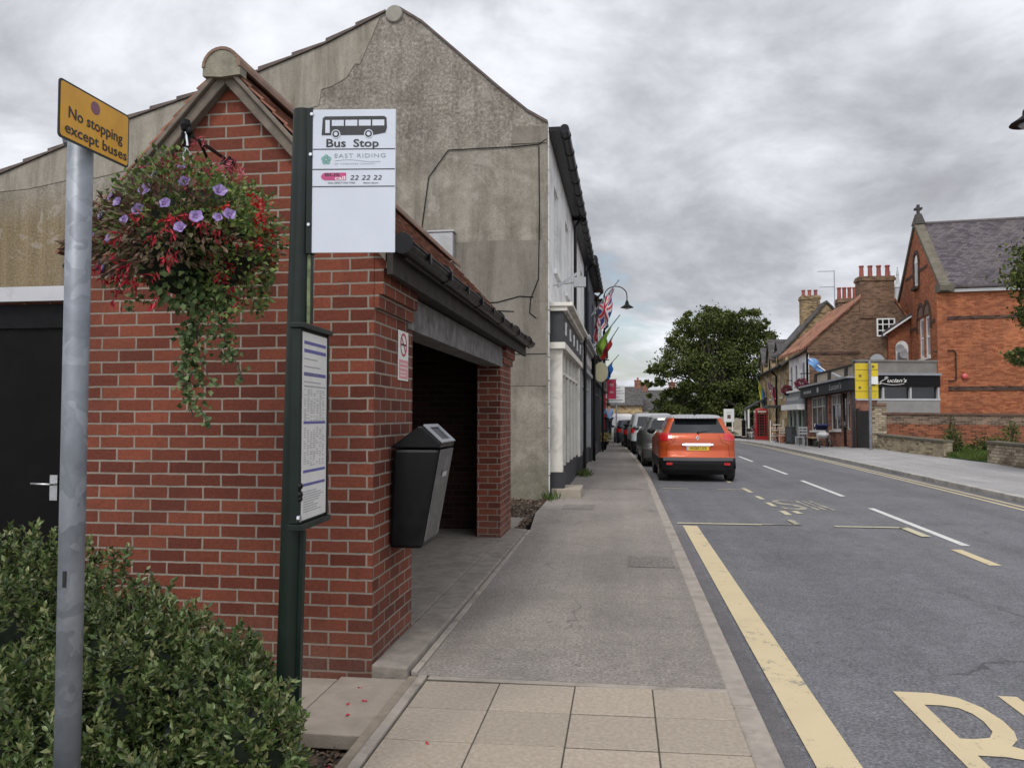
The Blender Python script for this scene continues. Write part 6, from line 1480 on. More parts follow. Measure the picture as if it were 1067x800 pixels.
mb=MB(); mb.fbox(Fs2,.9,LS,1.55,2.13,.004,.03); mb.build('pale_band',plain('pale_band_grey',(.23,.22,.21),.8,.1,3),shop)
mb=MB(); mb.fbox(Fs2,.0,LS,2.145,2.66,-.2,-.10); mb.build('strip_window',M['glass'],shop)
mb=MB(); mb.fbox(Fs2,.0,LS+.02,2.10,2.18,-.1,.05)
for a in (.0,1.15,2.35,LS-.08): mb.fbox(Fs2,a,a+.08,2.182,2.66,-.099,.02)
mb.build('window_frame',plain('strip_frame',(.40,.40,.41),.5,.1,6),shop)
mb=MB(); mb.fbox(Fs2,-.02,LS+.02,2.665,3.14,-.2,.06); sg=mb.build('side_sign',plain('gloss_black',(.005,.005,.0055),.5,.1,4,spec=.15),shop)
# hand-drawn script for the name
Fx2=Fr(Fs2.P(0,0,.066),Fs2.P(LS,0,.066))
mb=MB()
def stroke(pts,w=.026):
    for k in range(len(pts)-1): 
        (a,b),(c,d)=pts[k],pts[k+1]; mb.bar(Fx2.P(a,b,0),Fx2.P(c,d,0),w,.006,up=tuple(Fx2.n))
def curve(f,t0,t1,n_=14): return [f(t0+(t1-t0)*k/n_) for k in range(n_+1)]
x0=.98
stroke(curve(lambda t:(x0+.33-.26*t+.05*math.sin(t*6),3.07-.24*t),0,1)); stroke(curve(lambda t:(x0+.33+.07*math.cos(t),3.04+.04*math.sin(t)),0,5.5)); stroke(curve(lambda t:(x0-.0+.10*math.cos(t),2.82+.035*math.sin(t)),1.5,7.0)); stroke(curve(lambda t:(x0+.05+1.05*t,2.83-.07*math.sin(t*3.0)-.02*t),0,1),.02)
put_text(mb,"ucian's",.3,Fx2,x0+.36,2.855,.004,width=.86,height=.17,shear=.35,bold=.004)
mb.build('script_lettering',plain('script_white',(.62,.60,.56),.5,.08,8),sg)
mb=MB(); mb.fbox(Fs2,-.03,LS+.05,3.145,3.24,-.3,.12); mb.build('side_cornice',M['lead'],shop)
mb=MB(); mb.fbox(Fs2,.1,LS,3.245,3.72,-.4,-.12); mb.fbox(Fs2,.05,LS+.03,3.721,3.80,-.45,-.08); mb.build('parapet',plain('parapet_grey',(.165,.155,.14),.85,.25,2,dirt=(.1,.1,.09)),shop)
mb=MB(); mb.fbox(Fa,0,6.9,2.96,3.52,-.62,-.45); mb.build('front_parapet',plain('parapet_cream',(.36,.31,.24),.85,.15,2,dirt=(.25,.2,.15)),shop)
mb=MB(); mb.fbox(Fa,0,6.95,3.522,3.60,-.66,-.40); 
for a in (.0,2.2,4.6): mb.fbox(Fa,a,a+.3,2.96,3.5,-.44,-.38)
mb.build('parapet_trim',M['dark_timber'],shop)
mb=MB(); mb.hexa([(9.4,41.6,2.9),(9.75,35,2.9),(13.1,35.8,2.9),(13.1,42,2.9),(9.4,41.6,2.95),(9.75,35,2.95),(13.1,35.8,2.95),(13.1,42,2.95)]); mb.build('flat_roof',M['lead'],shop)
mb=MB(); p=at(914,376,35.4); mb.lathe([(.02,.12),(.25,.03),(.30,0),(.02,.04)],tuple(p),14,'y'); mb.tube([tuple(p),(p.x,p.y+.2,3.5)],.02,6); dsh=mb.build('satellite_dish',M['mid_grey_paint'],shop,smooth=False)
mb=MB(); mb.bar(Fa.P(5.6,3.0,.1),Fa.P(5.0,3.22,.25),.12,.08); mb.bar(Fa.P(5.2,2.96,.1),Fa.P(5.2,3.2,.2),.05); mb.build('floodlight',M['mid_grey_paint'],shop)

# --- gate, pier, boundary wall, low walls
t=thing('timber_gate','dark timber gate between the corner shop and the stone pier','gate',(9.65,33.7,.1))
Fq=Fr((9.60,34.50,.17),(9.76,33.25,.17)); mb=MB()
for k in range(8): mb.fbox(Fq,.02+k*.15,.16+k*.15,-.1,1.5,-.05,0)
mb.build('boards',plain('gate_timber',(.03,.026,.024),.8,.3,6),t); mb=MB(); mb.fbox(Fq,.0,1.25,.25,.35,-.09,-.052); mb.fbox(Fq,.0,1.25,1.2,1.3,-.09,-.052); mb.fbox(Fq,-.06,0,-.2,1.6,-.1,.02); mb.build('frame',M['dark_timber'],t)
t=thing('boundary_wall','old two-tone brick boundary wall with coping below the orange building','wall',(14,32,.1))
Fw=Fr((10.25,32.85,0),(19.5,31.2,0),zs=-.012); LW=Fw.L
mb=MB(); mb.fbox(Fw,0,LW,-.3,1.16,-.3,0); mb.build('lower_brickwork',M['garden_brick'],t)
mb=MB(); mb.fbox(Fw,0,LW,1.162,1.52,-.29,-.006); mb.build('upper_brickwork',brick('old_wall_top',(.14,.09,.065),(.24,.16,.115),(.3,.26,.2),fine=10,soot=(.1,.075,.06),ms=.014),t)
mb=MB(); mb.fbox(Fw,-.02,LW,1.522,1.60,-.34,.05); mb.build('coping',plain('wall_coping',(.12,.07,.05),.9,.3,5,bump=.4,dirt=(.07,.06,.05)),t)
t=thing('stone_pier','rubble stone pier beside the timber gate under the black sign','pier',(9.95,32.9,.1)); Fw2=Fr((9.72,33.0,0),(10.245,32.86,0)); mb=MB(); mb.fbox(Fw2,0,Fw2.L,-.2,1.85,-.5,.03); mb.build('stonework',M['rubble'],t,bevel=.02); mb=MB(); mb.fbox(Fw2,-.03,Fw2.L+.02,1.855,1.96,-.53,.06); mb.build('cap',plain('pier_cap',(.2,.12,.08),.9,.3,6),t)
def lowwall(label,p0,p1,h,mat,th=.3):
    F=Fr(p0,p1,zs=(p1[2]-p0[2])/math.hypot(p1[0]-p0[0],p1[1]-p0[1])); t=thing('low_wall',label,'wall',tuple((Vector(p0)+Vector(p1))/2),'low garden walls along the far pavement')
    mb=MB(); mb.fbox(F,0,F.L,-.3,h-.08,-th,0); mb.build('stonework',mat,t,bevel=.015)
    mb=MB(); k=0
    while k<F.L-.05: k2=min(k+.6,F.L+.03); mb.fbox(F,k-.0,k2-.008,h-.078,h,-th-.04,.04); k+=.6
    mb.build('coping',M['mossy_stone'],t,bevel=.01)
lowwall('low pale brick wall beside the yellow sign post',(9.78,32.55,.2),(10.5,28.0,.09),.57,brick('pale_low_brick',(.26,.21,.13),(.38,.32,.21),(.33,.29,.22),fine=12,ms=.014,soot=(.14,.11,.08)))
lowwall('low rubble wall with a coping in front of the leafy tree',(10.98,26.0,.05),(11.12,21.5,-.02),.66,M['rubble'])
mb=MB(); mb.face([(10.55,27.9,.11),(10.95,26.0,.08),(13.5,26.0,.2),(13.5,32.0,.3),(10.2,32.4,.3)]); mb.build('lawn',plain('lawn_green',(.06,.10,.02),.95,.3,5),kind='structure',loc=(0,0,0))
M['grass']=leafmat('grass_blade',[(.05,.09,.014),(.09,.14,.025),(.13,.18,.04),(.07,.11,.02)],.3)
k=9000; x=rng.uniform(10.4,12.6,k); y=rng.uniform(26.1,31.5,k); keep=(x>10.55+(28-y)*.15)&(x>10.2); x,y=x[keep],y[keep]; k=len(x)
leaves('grass',np.stack([x,y,np.full(k,.12)+.03*(y-27)],1),rng.normal(size=(k,3))*[.4,.4,.1]+[0,0,1],rng.uniform(.08,.2,k),.03,M['grass'],kind='stuff')
def bush(name,label,c,r,k,lf,mat,stem=True,group=None):
    t=thing(name,label,'plant',(c[0],c[1],c[2]-r[2]),group); d=rdirs(k); P=np.array(c)+d*np.array(r)*rng.uniform(.35,1.05,k)[:,None]
    leaves('foliage',P,d+rdirs(k)*.9+[0,0,.3],rng.uniform(.6,1.3,k)*lf,lf*.5,mat,t)
    mb=MB()
    for _ in range(8):
        e=rdirs(1)[0]*.7*np.array(r); e[2]=abs(e[2]); mb.tube([(c[0],c[1],c[2]-r[2]-.05),(c[0]+e[0]*.4,c[1]+e[1]*.4,c[2]),(c[0]+e[0],c[1]+e[1],c[2]+e[2])],[.02,.014,.006],5)
    mb.build('stems',M['twig'],t)
M['garden_leaf']=leafmat('garden_leaf',[(.03,.05,.012),(.06,.09,.02),(.11,.13,.035),(.16,.16,.05)],.25)
bush('garden_shrub','yellow-green shrub at the end of the low pale wall',(10.95,28.4,.60),(.28,.3,.46),600,.10,M['garden_leaf'])
bush('garden_shrub','dark low shrub under the brick boundary wall',(12.6,29.2,.42),(.9,.5,.30),900,.12,M['tree_leaf'])
bush('garden_shrub','small golden shrub against the brick boundary wall',(13.9,30.9,.85),(.3,.3,.4),300,.10,M['garden_leaf'])
t=thing('climber','bare twisted climber stem against the boundary wall','plant',(12.4,32.2,.3)); mb=MB(); mb.tube([(12.4,32.35,.2),(12.45,32.38,.7),(12.38,32.4,1.1),(12.46,32.42,1.5)],[.035,.03,.025,.015],6); mb.build('stem',M['twig'],t); k=120; leaves('foliage',np.stack([12.42+rng.normal(size=k)*.12,np.full(k,32.33),rng.uniform(.3,1.5,k)],1),rdirs(k),.08,.05,M['garden_leaf'],t)

# --- yellow sign
t=thing('yellow_sign','large yellow sign board with dark seams on a grey post','road sign',(9.54,32.5,.16))
mb=MB(); mb.tube([(9.54,32.5,.0),(9.54,32.5,3.62)],.057,10); mb.build('post',M['galv'],t,smooth=False)
Fy=Fr((9.02,32.56,2.13),(9.90,32.68,2.13)); mb=MB(); mb.fbox(Fy,0,.89,0,1.38,-.03,0); mb.build('board',plain('bright_yellow',(.58,.43,.012),.5,.1,3,dirt=(.45,.32,.01)),t)
mb=MB()
for b_ in (.28,.70,1.12): mb.fbox(Fy,.005,.885,b_,b_+.02,.001,.006)
for a,b_ in ((.12,.38),(.14,.84),(.65,1.2),(.66,.5)): mb.fbox(Fy,a,a+.10,b_,b_+.10,.001,.003)
mb.build('seams',plain('seam_brown',(.13,.10,.02),.6,.2,10),t)
Fy2=Fr(Fy.P(.55,0,.06),Fy.P(.89,0,.06)); mb=MB(); mb.fbox(Fy2,.03,.30,.56,.86,0,.015); mb.build('white_plate',M['near_white'],t)

# --- orange brick building
ob=thing('gabled_hall','tall orange brick hall with slate roof and a stone cross on its gable','building',(18,41,.2))
P0=Vector((14.22,38.1,0)); th=R(6.5); ta=Vector((math.sin(th),math.cos(th),0)); tb_=Vector((math.cos(th),-math.sin(th),0))
GW=8.2; EV,AP=7.35,11.15
far=P0+ta*GW
Fgb=Fr(tuple(far),tuple(P0)); Flw=Fr(tuple(P0),tuple(P0+tb_*14))
mb=MB(); mb.wall(Fgb,0,GW,-.5,EV,[(4.45,5.40,4.25,6.25),(5.60,6.55,4.25,6.25)],.25); mb.fpoly(Fgb,[(0,EV+.002),(GW,EV+.002),(GW/2,AP-.15)],-.3,0); mb.build('gable_wall',M['orange_brick'],ob)
mb=MB(); mb.wall(Flw,0.002,14,-.5,EV,[],.3); mb.build('long_wall',M['orange_brick'],ob)
for a0 in (4.45,5.60): 
    window(ob,Fgb,a0,a0+.95,4.25,6.25,c=-.06,nx=1,ny=2,fw=.13,sill=True,glass=M['pale_curtain_glass'])
M['dark_brick']=brick('dark_brick',(.06,.035,.028),(.10,.055,.04),(.12,.09,.07),fine=10)
def arch(mb,F,cx,z,r0,r1,c0,c1,n_=14):
    for k in range(n_):
        a,b=math.pi*k/n_,math.pi*(k+1)/n_
        mb.fpoly(F,[(cx+r0*math.cos(a),z+r0*math.sin(a)),(cx+r1*math.cos(a),z+r1*math.sin(a)),(cx+r1*math.cos(b),z+r1*math.sin(b)),(cx+r0*math.cos(b),z+r0*math.sin(b))],c0,c1)
mb=MB(); arch(mb,Fgb,4.925,6.3,.50,.70,.003,.05); arch(mb,Fgb,6.075,6.3,.50,.70,.004,.052); mb.fbox(Fgb,4.1,4.3,5.6,6.3,.003,.05); mb.fbox(Fgb,6.68,6.88,5.6,6.3,.003,.05); arch(mb,Fgb,GW/2+.1,9.15,.42,.62,.003,.05); mb.fbox(Fgb,GW/2-.52,GW/2-.32,7.9,9.15,.003,.05); mb.fbox(Fgb,GW/2+.52,GW/2+.72,7.9,9.15,.003,.05)
mb.fbox(Fgb,0,4.09,5.78,5.93,.003,.035); mb.fbox(Fgb,6.89,GW+.035,5.78,5.93,.003,.035); mb.fbox(Flw,.036,7.1,5.78,5.93,.003,.035); mb.fbox(Flw,6.95,7.1,5.1,5.779,.003,.035); mb.fbox(Flw,.036,14,2.58,2.78,.003,.04); mb.fbox(Fgb,1.9,GW/2-.52,8.55,8.68,.003,.03); mb.fbox(Fgb,GW/2+.72,6.3,8.55,8.68,.003,.03)
mb.build('brick_bands',M['dark_brick'],ob)
mb=MB(); 
for cx in (4.925,6.075): mb.fpoly(Fgb,[(cx+.49*math.cos(math.pi*k/12),6.30+.49*math.sin(math.pi*k/12)) for k in range(13)],.002,.02)
mb.build_each('tympanum',plain('tympanum_stone',(.16,.10,.07),.85,.3,5),ob)
mb=MB(); mb.fpoly(Fgb,[(GW/2-.2,7.95),(GW/2+.4,7.95),(GW/2+.4,9.15)]+[(GW/2+.1+.30*math.cos(math.pi*k/10),9.15+.34*math.sin(math.pi*k/10)) for k in range(1,10)]+[(GW/2-.2,9.15)],.001,.012); lw=mb.build('lancet_window',M['white_paint'],ob); mb=MB(); mb.fbox(Fgb,GW/2-.12,GW/2+.07,8.05,9.1,.013,.016); mb.fbox(Fgb,GW/2+.13,GW/2+.32,8.05,9.1,.013,.016); mb.build('pane',M['pale_curtain_glass'],lw)
mb=MB(); mb.fbox(Fgb,GW/2-.35,GW/2+.55,7.75,7.9,.003,.18); mb.build('stone_sill',M['dark_brick'],ob)
# roof and coping
def rp(a,s,up=0): # a along the building from the gable, s 0 eave..1 ridge on the near slope
    q=P0+tb_*a+ta*(-.35+(GW/2+.35)*s); return (q.x,q.y,EV-.05+(AP-EV)*s+up)
def rq(a,s,up=0):
    q=P0+tb_*a+ta*(GW+.35-(GW/2+.35)*s); return (q.x,q.y,EV-.05+(AP-EV)*s+up)
mb=MB(); mb.hexa([rp(.3,0,-.12),rp(14.3,0,-.12),rp(14.3,1,-.12),rp(.3,1,-.12),rp(.3,0),rp(14.3,0),rp(14.3,1),rp(.3,1)]); mb.hexa([rq(.3,1,-.12),rq(14.3,1,-.12),rq(14.3,0,-.12),rq(.3,0,-.12),rq(.3,1),rq(14.3,1),rq(14.3,0),rq(.3,0)]); mb.build('roof',M['slate'],ob)
mb=MB(); mb.tube([rp(.3,1,.0),rp(14.3,1,.0)],.09,8); mb.build('ridge',plain('ridge_grey',(.10,.085,.085),.8,.2,5),ob)
mb=MB()
for f in (rp,rq):
    p=[f(-.08,-.04,-.1),f(.36,-.04,-.1),f(.36,1,-.1),f(-.08,1,-.1),f(-.08,-.04,.13),f(.36,-.04,.13),f(.36,1,.13),f(-.08,1,.13)]
    mb.hexa(p if f is rp else [p[3],p[2],p[1],p[0],p[7],p[6],p[5],p[4]])
mb.box(P0.x-.12,P0.x+.5,P0.y-.42,P0.y+.1,EV-.35,EV+.05)
mb.build('coping',M['mossy_stone'],ob)
q=P0+ta*(GW/2)+tb_*.15; mb=MB(); z=AP+.1
mb.hexa([(q.x-.25,q.y-.3,z-.2),(q.x+.25,q.y-.3,z-.2),(q.x+.25,q.y+.3,z-.2),(q.x-.25,q.y+.3,z-.2),(q.x-.12,q.y-.12,z+.35),(q.x+.12,q.y-.12,z+.35),(q.x+.12,q.y+.12,z+.35),(q.x-.12,q.y+.12,z+.35)])
mb.box(q.x-.06,q.x+.06,q.y-.07,q.y+.07,z+.35,z+.82); mb.box(q.x-.16,q.x-.061,q.y-.16,q.y+.16,z+.56,z+.66); mb.box(q.x+.061,q.x+.16,q.y-.16,q.y+.16,z+.56,z+.66); mb.build('stone_cross',plain('dark_stone',(.05,.045,.04),.9,.2,6),ob)
mb=MB(); mb.fbox(Flw,.45,14.2,EV-.17,EV-.05,.20,.34); mb.build('gutter',M['mid_grey_paint'],ob)
mb=MB(); mb.fbox(Flw,.5,14,EV-.34,EV-.20,.003,.16); mb.build('eaves_board',M['near_white'],ob)
mb=MB(); mb.fbox(Flw,-.12,.28,-.3,EV-.36,.003,.09); mb.fbox(Fgb,GW-.35,GW+.088,-.3,EV-.36,.003,.09); mb.build('corner_pilaster',M['orange_brick'],ob)
mb=MB(); c=Flw.P(.96,3.22,.02); mb.lathe([(.13,-.0),(.13,-.10),(.05,-.14)],c,14,'y'); mb.build('alarm_bell',plain('alarm_red',(.5,.08,.08),.4,.1,8),ob)
mb=MB(); mb.tube([Flw.P(-.3,4.35,.05),Flw.P(.55,4.40,.05),Flw.P(.62,4.3,.05),Flw.P(.62,3.1,.05),Flw.P(.5,3.02,.05),Flw.P(-.1,3.02,.05)],.03,6); mb.build('pipe',M['dark_timber'],ob)
# lower wing beyond the gable
Fwg=Fr((13.78,43.72,0),(14.85,43.62,0)); mb=MB(); mb.wall(Fwg,0,Fwg.L,-.2,5.9,[],.2); mb.fpoly(Fwg,[(0,5.902),(Fwg.L,5.902),(Fwg.L,6.6)],-.2,0); mb.build('wing_wall',M['orange_brick'],ob)
mb=MB(); mb.hexa([Fwg.P(-.3,5.70,.3),Fwg.P(1.15,6.72,.3),Fwg.P(1.15,6.72,-4),Fwg.P(-.3,5.70,-4),Fwg.P(-.3,5.80,.3),Fwg.P(1.15,6.82,.3),Fwg.P(1.15,6.82,-4),Fwg.P(-.3,5.80,-4)]); mb.build('wing_roof',M['slate'],ob)
mb=MB(); mb.hexa([Fwg.P(-.3,5.60,.32),Fwg.P(1.15,6.60,.32),Fwg.P(1.15,6.60,.28),Fwg.P(-.3,5.60,.28),Fwg.P(-.3,5.70,.32),Fwg.P(1.15,6.70,.32),Fwg.P(1.15,6.70,.28),Fwg.P(-.3,5.70,.28)]); mb.build('wing_verge',M['near_white'],ob)
mb=MB(); mb.fpoly(Fwg,[(.35,3.9),(.95,3.9),(.95,5.0)]+[(.65+.30*math.cos(math.pi*k/10),5.0+.35*math.sin(math.pi*k/10)) for k in range(1,10)]+[(.35,5.0)],.002,.03); lw=mb.build('arched_window',M['white_paint'],ob); mb=MB(); mb.fbox(Fwg,.43,.87,4.0,4.95,.031,.035); mb.build('pane',M['pale_curtain_glass'],lw)
for (u,v) in ((938,363),(942,369)): mb=MB(); mb.lathe([(.02,.08),(.19,.02),(.22,0),(.02,.03)],tuple(at(u,v,43.3)),14,'y'); p=at(u,v,43.3); mb.tube([tuple(p),(p.x+.1,43.75,p.z-.2)],.025,6); mb.build('satellite_dish',M['mid_grey_paint'],ob)

# --- brown brick gable house with white front
bh=thing('whitewashed_house','brown brick house with white upper front and four red chimney pots','house',(11.5,47,-.1))
YB=44.0
Fbg=Fr((9.78,YB,0),(15.6,YB,0)); A=lambda x:x-9.78
mb=MB(); h=[(A(13.30),A(14.22),5.62,6.58)]
zs_=[5.25,7.62]
mb.wall(Fbg,0,Fbg.L,-.3,5.2,[],.25); mb.fpoly(Fbg,[(0,5.202),(A(15.55),5.202),(A(15.2),6.0),(A(14.2),7.62),(A(12.45),7.62)],-.3,0); mb.build('gable_wall',M['brown_brick'],bh)
Fbw=Fr((9.78,YB-.004,0),(15.6,YB-.004,0)); window(bh,Fbw,A(13.30),A(14.22),5.62,6.58,c=.05,nx=3,ny=3,fw=.07)
mb=MB(); mb.fbox(Fbg,0,A(12.45),4.72,4.86,.003,.05); mb.build('string_course',M['dark_brick'],bh)
mb=MB(); 
for (x0,z0,x1,z1) in ((9.45,4.98,12.5,7.72),(15.9,5.0,14.15,7.72)): mb.hexa([(min(x0,x1),YB-.1,(z0 if x0<x1 else z1)-.12),(max(x0,x1),YB-.1,(z1 if x0<x1 else z0)-.12),(max(x0,x1),YB+6.2,(z1 if x0<x1 else z0)-.12),(min(x0,x1),YB+6.2,(z0 if x0<x1 else z1)-.12),(min(x0,x1),YB-.1,(z0 if x0<x1 else z1)+.04),(max(x0,x1),YB-.1,(z1 if x0<x1 else z0)+.04),(max(x0,x1),YB+6.2,(z1 if x0<x1 else z0)+.04),(min(x0,x1),YB+6.2,(z0 if x0<x1 else z1)+.04)])
rf=mb.build('roof',M['pantile'],bh)
mb=MB(); mb.hexa([(9.42,YB-.16,4.95),(12.5,YB-.16,7.70),(12.5,YB-.04,7.70),(9.42,YB-.04,4.95),(9.42,YB-.16,5.12),(12.5,YB-.16,7.88),(12.5,YB-.04,7.88),(9.42,YB-.04,5.12)]); mb.build('verge',plain('pinkish_verge',(.34,.17,.115),.85,.15,5),bh)
def stack(name,root,x0,x1,y0,y1,z0,z1,mat,pots,ph=.62,potmat=None):
    mb=MB(); mb.box(x0,x1,y0,y1,z0,z1-.25); mb.box(x0-.06,x1+.06,y0-.06,y1+.06,z1-.249,z1-.1); mb.box(x0-.02,x1+.02,y0-.02,y1+.02,z1-.099,z1); c=mb.build(name,mat,root)
    for k in range(pots):
        x=x0+(x1-x0)*(k+.5)/pots; mb=MB(); mb.lathe([(.13,0),(.12,.1),(.105,ph-.1),(.135,ph-.06),(.13,ph)],(x,(y0+y1)/2,z1),12); mb.build('chimney_pot',potmat or M['terracotta'],c)
    return c
stack('chimney',bh,12.47,14.22,YB-.06,YB+.75,6.6,8.82,M['brown_brick'],4)
p0,p1=at(871.5,312,50),at(893,312,50); stack('chimney',bh,p0.x,p1.x,49.6,50.3,6.0,p0.z,M['brown_brick'],4,.7)
mb=MB(); 
Fwf=Fr((10.05,50.0,-.2),(9.74,YB-.02,-.08)); Lw_=Fwf.L
wh=[(.5,1.2,3.35,4.55),(2.2,2.9,3.35,4.55),(4.6,5.4,3.35,4.55)]
mb.wall(Fwf,0,Lw_,3.0,4.98,wh,.12); mb.build('front_wall',M['white_render'],bh)
for hh in wh: window(bh,Fwf,*hh,c=-.05,nx=1,ny=2,fw=.07,sill=True,frame=M['mid_grey_paint'])
mb=MB(); mb.fbox(Fwf,0,Lw_,2.3,2.98,-.1,.24); fa=mb.build('fascia_sign',plain('blue_grey',(.16,.17,.18),.5,.15,5),bh); mb=MB(); mb.fbox(Fwf,.6,4.9,2.52,2.72,.243,.25); mb.build('lettering',plain('pale_grey',(.34,.34,.34),.5,.1,5),fa)
mb=MB(); mb.fbox(Fwf,-.05,Lw_+.05,2.985,3.08,-.1,.38); mb.fbox(Fwf,0,Lw_,2.0,2.29,-.1,.5); mb.build('awning_box',M['near_white'],bh)
mb=MB(); mb.fbox(Fwf,0,Lw_,-.3,.35,-.1,.10); mb.build('stall_riser',plain('sage_riser',(.28,.29,.27),.6,.1,5),bh)
mb=MB(); 
for a in (0,1.5,2.9,3.2,4.5,Lw_-.12): mb.fbox(Fwf,a,a+.12,.351,1.998,-.05,.06)
sw=mb.build('shop_window',plain('pale_green_frame',(.42,.47,.46),.5,.08,6),bh); mb=MB(); mb.fbox(Fwf,.1,Lw_-.1,.351,1.99,-.02,.01); mb.build('pane',M['pale_curtain_glass'] if False else M['shop_glass'],sw)
mb=MB(); mb.tube([(9.62,YB-.25,-.1),(9.62,YB-.25,3.0),(9.75,YB-.1,3.3),(9.75,YB-.1,4.8)],.06,8); mb.build('downpipe',M['black_paint'],bh)
mb=MB(); p=at(871,312,50); mb.tube([(p.x-.1,49.9,8.0),(p.x-.1,49.9,p.z+1.75)],.03,6)
for dz,l in ((1.7,1.0),(.75,.9)):
    mb.tube([(p.x-.1,49.9,p.z+dz),(p.x-.1-l,49.9,p.z+dz)],.016,5)
    for k in range(6): mb.tube([(p.x-.2-l*.14*k,49.7,p.z+dz),(p.x-.2-l*.14*k,50.1,p.z+dz)],.01,4)
mb.build('television_aerial',M['mid_grey_paint'],bh)

# --- beige gabled house and stone row
bg=thing('buff_gable_house','buff brick gabled house with a tall square chimney behind the white house','house',(12.5,53,-.2))
YG=53.2; ap=at(861,316,YG); fl_=at(818,366,YG)
Fbb=Fr((fl_.x,YG,0),(ap.x+2.9,YG,0)); mb=MB(); mb.fpoly(Fbb,[(0,-.4),(Fbb.L,-.4),(Fbb.L,fl_.z),(ap.x-fl_.x,ap.z),(0,fl_.z)],-.3,0); mb.build('gable_wall',M['buff_brick'],bg)
mb=MB()
for (xa,za,xb,zb) in ((fl_.x-.3,fl_.z-.25,ap.x,ap.z+.05),(ap.x,ap.z+.05,ap.x+3.2,fl_.z-.25)): mb.hexa([(xa,YG-.12,za-.02),(xb,YG-.12,zb-.02),(xb,YG+3.0,zb-.02),(xa,YG+3.0,za-.02),(xa,YG-.12,za+.14),(xb,YG-.12,zb+.14),(xb,YG+3.0,zb+.14),(xa,YG+3.0,za+.14)])
mb.build('roof',M['grey_slate'],bg)
p0,p1=at(834,309,55.2),at(853,309,55.2); stack('chimney',bg,p0.x,p1.x,54.8,55.6,5.0,p0.z,M['buff_brick'],3,.42)
mb=MB(); Fbf=Fr((fl_.x+.1,YG+2.8,-.3),(fl_.x,YG+.0,-.25)); mb.wall(Fbf,0,Fbf.L,-.2,fl_.z+.1,[(.8,1.8,3.0,4.5)],.15); mb.build('front_wall',M['buff_stone'],bg); window(bg,Fbf,.8,1.8,3.0,4.5,c=-.06,nx=2,ny=2,frame=M['near_white'])
sr=thing('stone_row','long pale stone house with dark gabled dormers beyond the white house','house',(12.5,61,-.4))
Fsr=Fr((11.5,69.0,-.5),(10.35,52.2,-.28)); LR=Fsr.L
wn=[(1.2,2.1,3.2,4.7),(4.2,5.1,3.2,4.7),(7.2,8.1,3.2,4.7),(10.4,11.3,3.2,4.7),(13.6,14.5,3.2,4.7),(1.2,2.1,.9,2.3),(4.2,5.1,.9,2.3),(10.4,11.3,.9,2.3),(12.2,13.2,.1,2.4),(14.6,15.5,.9,2.3)]
mb=MB(); mb.wall(Fsr,0,LR,-.3,5.2,wn,.2); mb.build('front_wall',M['buff_stone'],sr)
for hh in wn: window(sr,Fsr,*hh,c=-.10,nx=1,ny=2,fw=.08,frame=M['dark_grey_paint'] if hh[2]<1 else M['near_white'],sill=hh[2]>.5)
mb=MB(); mb.hexa([Fsr.P(-.2,5.1,.35),Fsr.P(LR+.2,5.1,.35),Fsr.P(LR+.2,8.0,-4),Fsr.P(-.2,8.0,-4),Fsr.P(-.2,5.22,.35),Fsr.P(LR+.2,5.22,.35),Fsr.P(LR+.2,8.12,-4),Fsr.P(-.2,8.12,-4)]); mb.hexa([Fsr.P(-.2,8.0,-4),Fsr.P(LR+.2,8.0,-4),Fsr.P(LR+.2,5,-8.2),Fsr.P(-.2,5,-8.2),Fsr.P(-.2,8.12,-4),Fsr.P(LR+.2,8.12,-4),Fsr.P(LR+.2,5.12,-8.2),Fsr.P(-.2,5.12,-8.2)]); mb.build('roof',M['grey_slate'],sr)
mb=MB(); 
for a in (0,LR-.3): mb.fpoly(Fr(Fsr.P(a,0,-8),Fsr.P(a,0,0)),[(0,-.3),(8,-.3),(8,5.2),(4,8.2),(0,5.2)],-.3,0)
mb.build('end_walls',M['buff_stone'],sr)
mb=MB(); mb.tube([Fsr.P(-.1,5.12,.42),Fsr.P(LR,5.12,.42)],.09,8); mb.tube([Fsr.P(11.9,5.05,.4),Fsr.P(11.9,4.7,.08),Fsr.P(11.9,0,.08)],.06,8); mb.build('gutter',M['black_paint'],sr)
for k,(a,w_,hh) in enumerate(((1.0,2.6,7.3),(6.3,2.6,7.5),(11.6,2.4,7.0))):
    mb=MB(); mb.fpoly(Fsr,[(a,5.15),(a+w_,5.15),(a+w_,6.0),(a+w_/2,hh),(a,6.0)],-.25,.03); dm=mb.build('dormer',M['buff_stone'],sr)
    mb=MB(); mb.hexa([Fsr.P(a-.15,5.95,.2),Fsr.P(a+w_/2,hh+.02,.2),Fsr.P(a+w_/2,hh+.02,-3),Fsr.P(a-.15,5.95,-3),Fsr.P(a-.15,6.08,.2),Fsr.P(a+w_/2,hh+.15,.2),Fsr.P(a+w_/2,hh+.15,-3),Fsr.P(a-.15,6.08,-3)]); mb.hexa([Fsr.P(a+w_/2,hh+.02,.2),Fsr.P(a+w_+.15,5.95,.2),Fsr.P(a+w_+.15,5.95,-3),Fsr.P(a+w_/2,hh+.02,-3),Fsr.P(a+w_/2,hh+.15,.2),Fsr.P(a+w_+.15,6.08,.2),Fsr.P(a+w_+.15,6.08,-3),Fsr.P(a+w_/2,hh+.15,-3)]); mb.build('dormer_roof',M['grey_slate'],dm)
    mb=MB(); mb.fbox(Fsr,a+w_/2-.4,a+w_/2+.4,5.3,6.3,.031,.06); mb.build('dormer_window',M['glass'],dm)
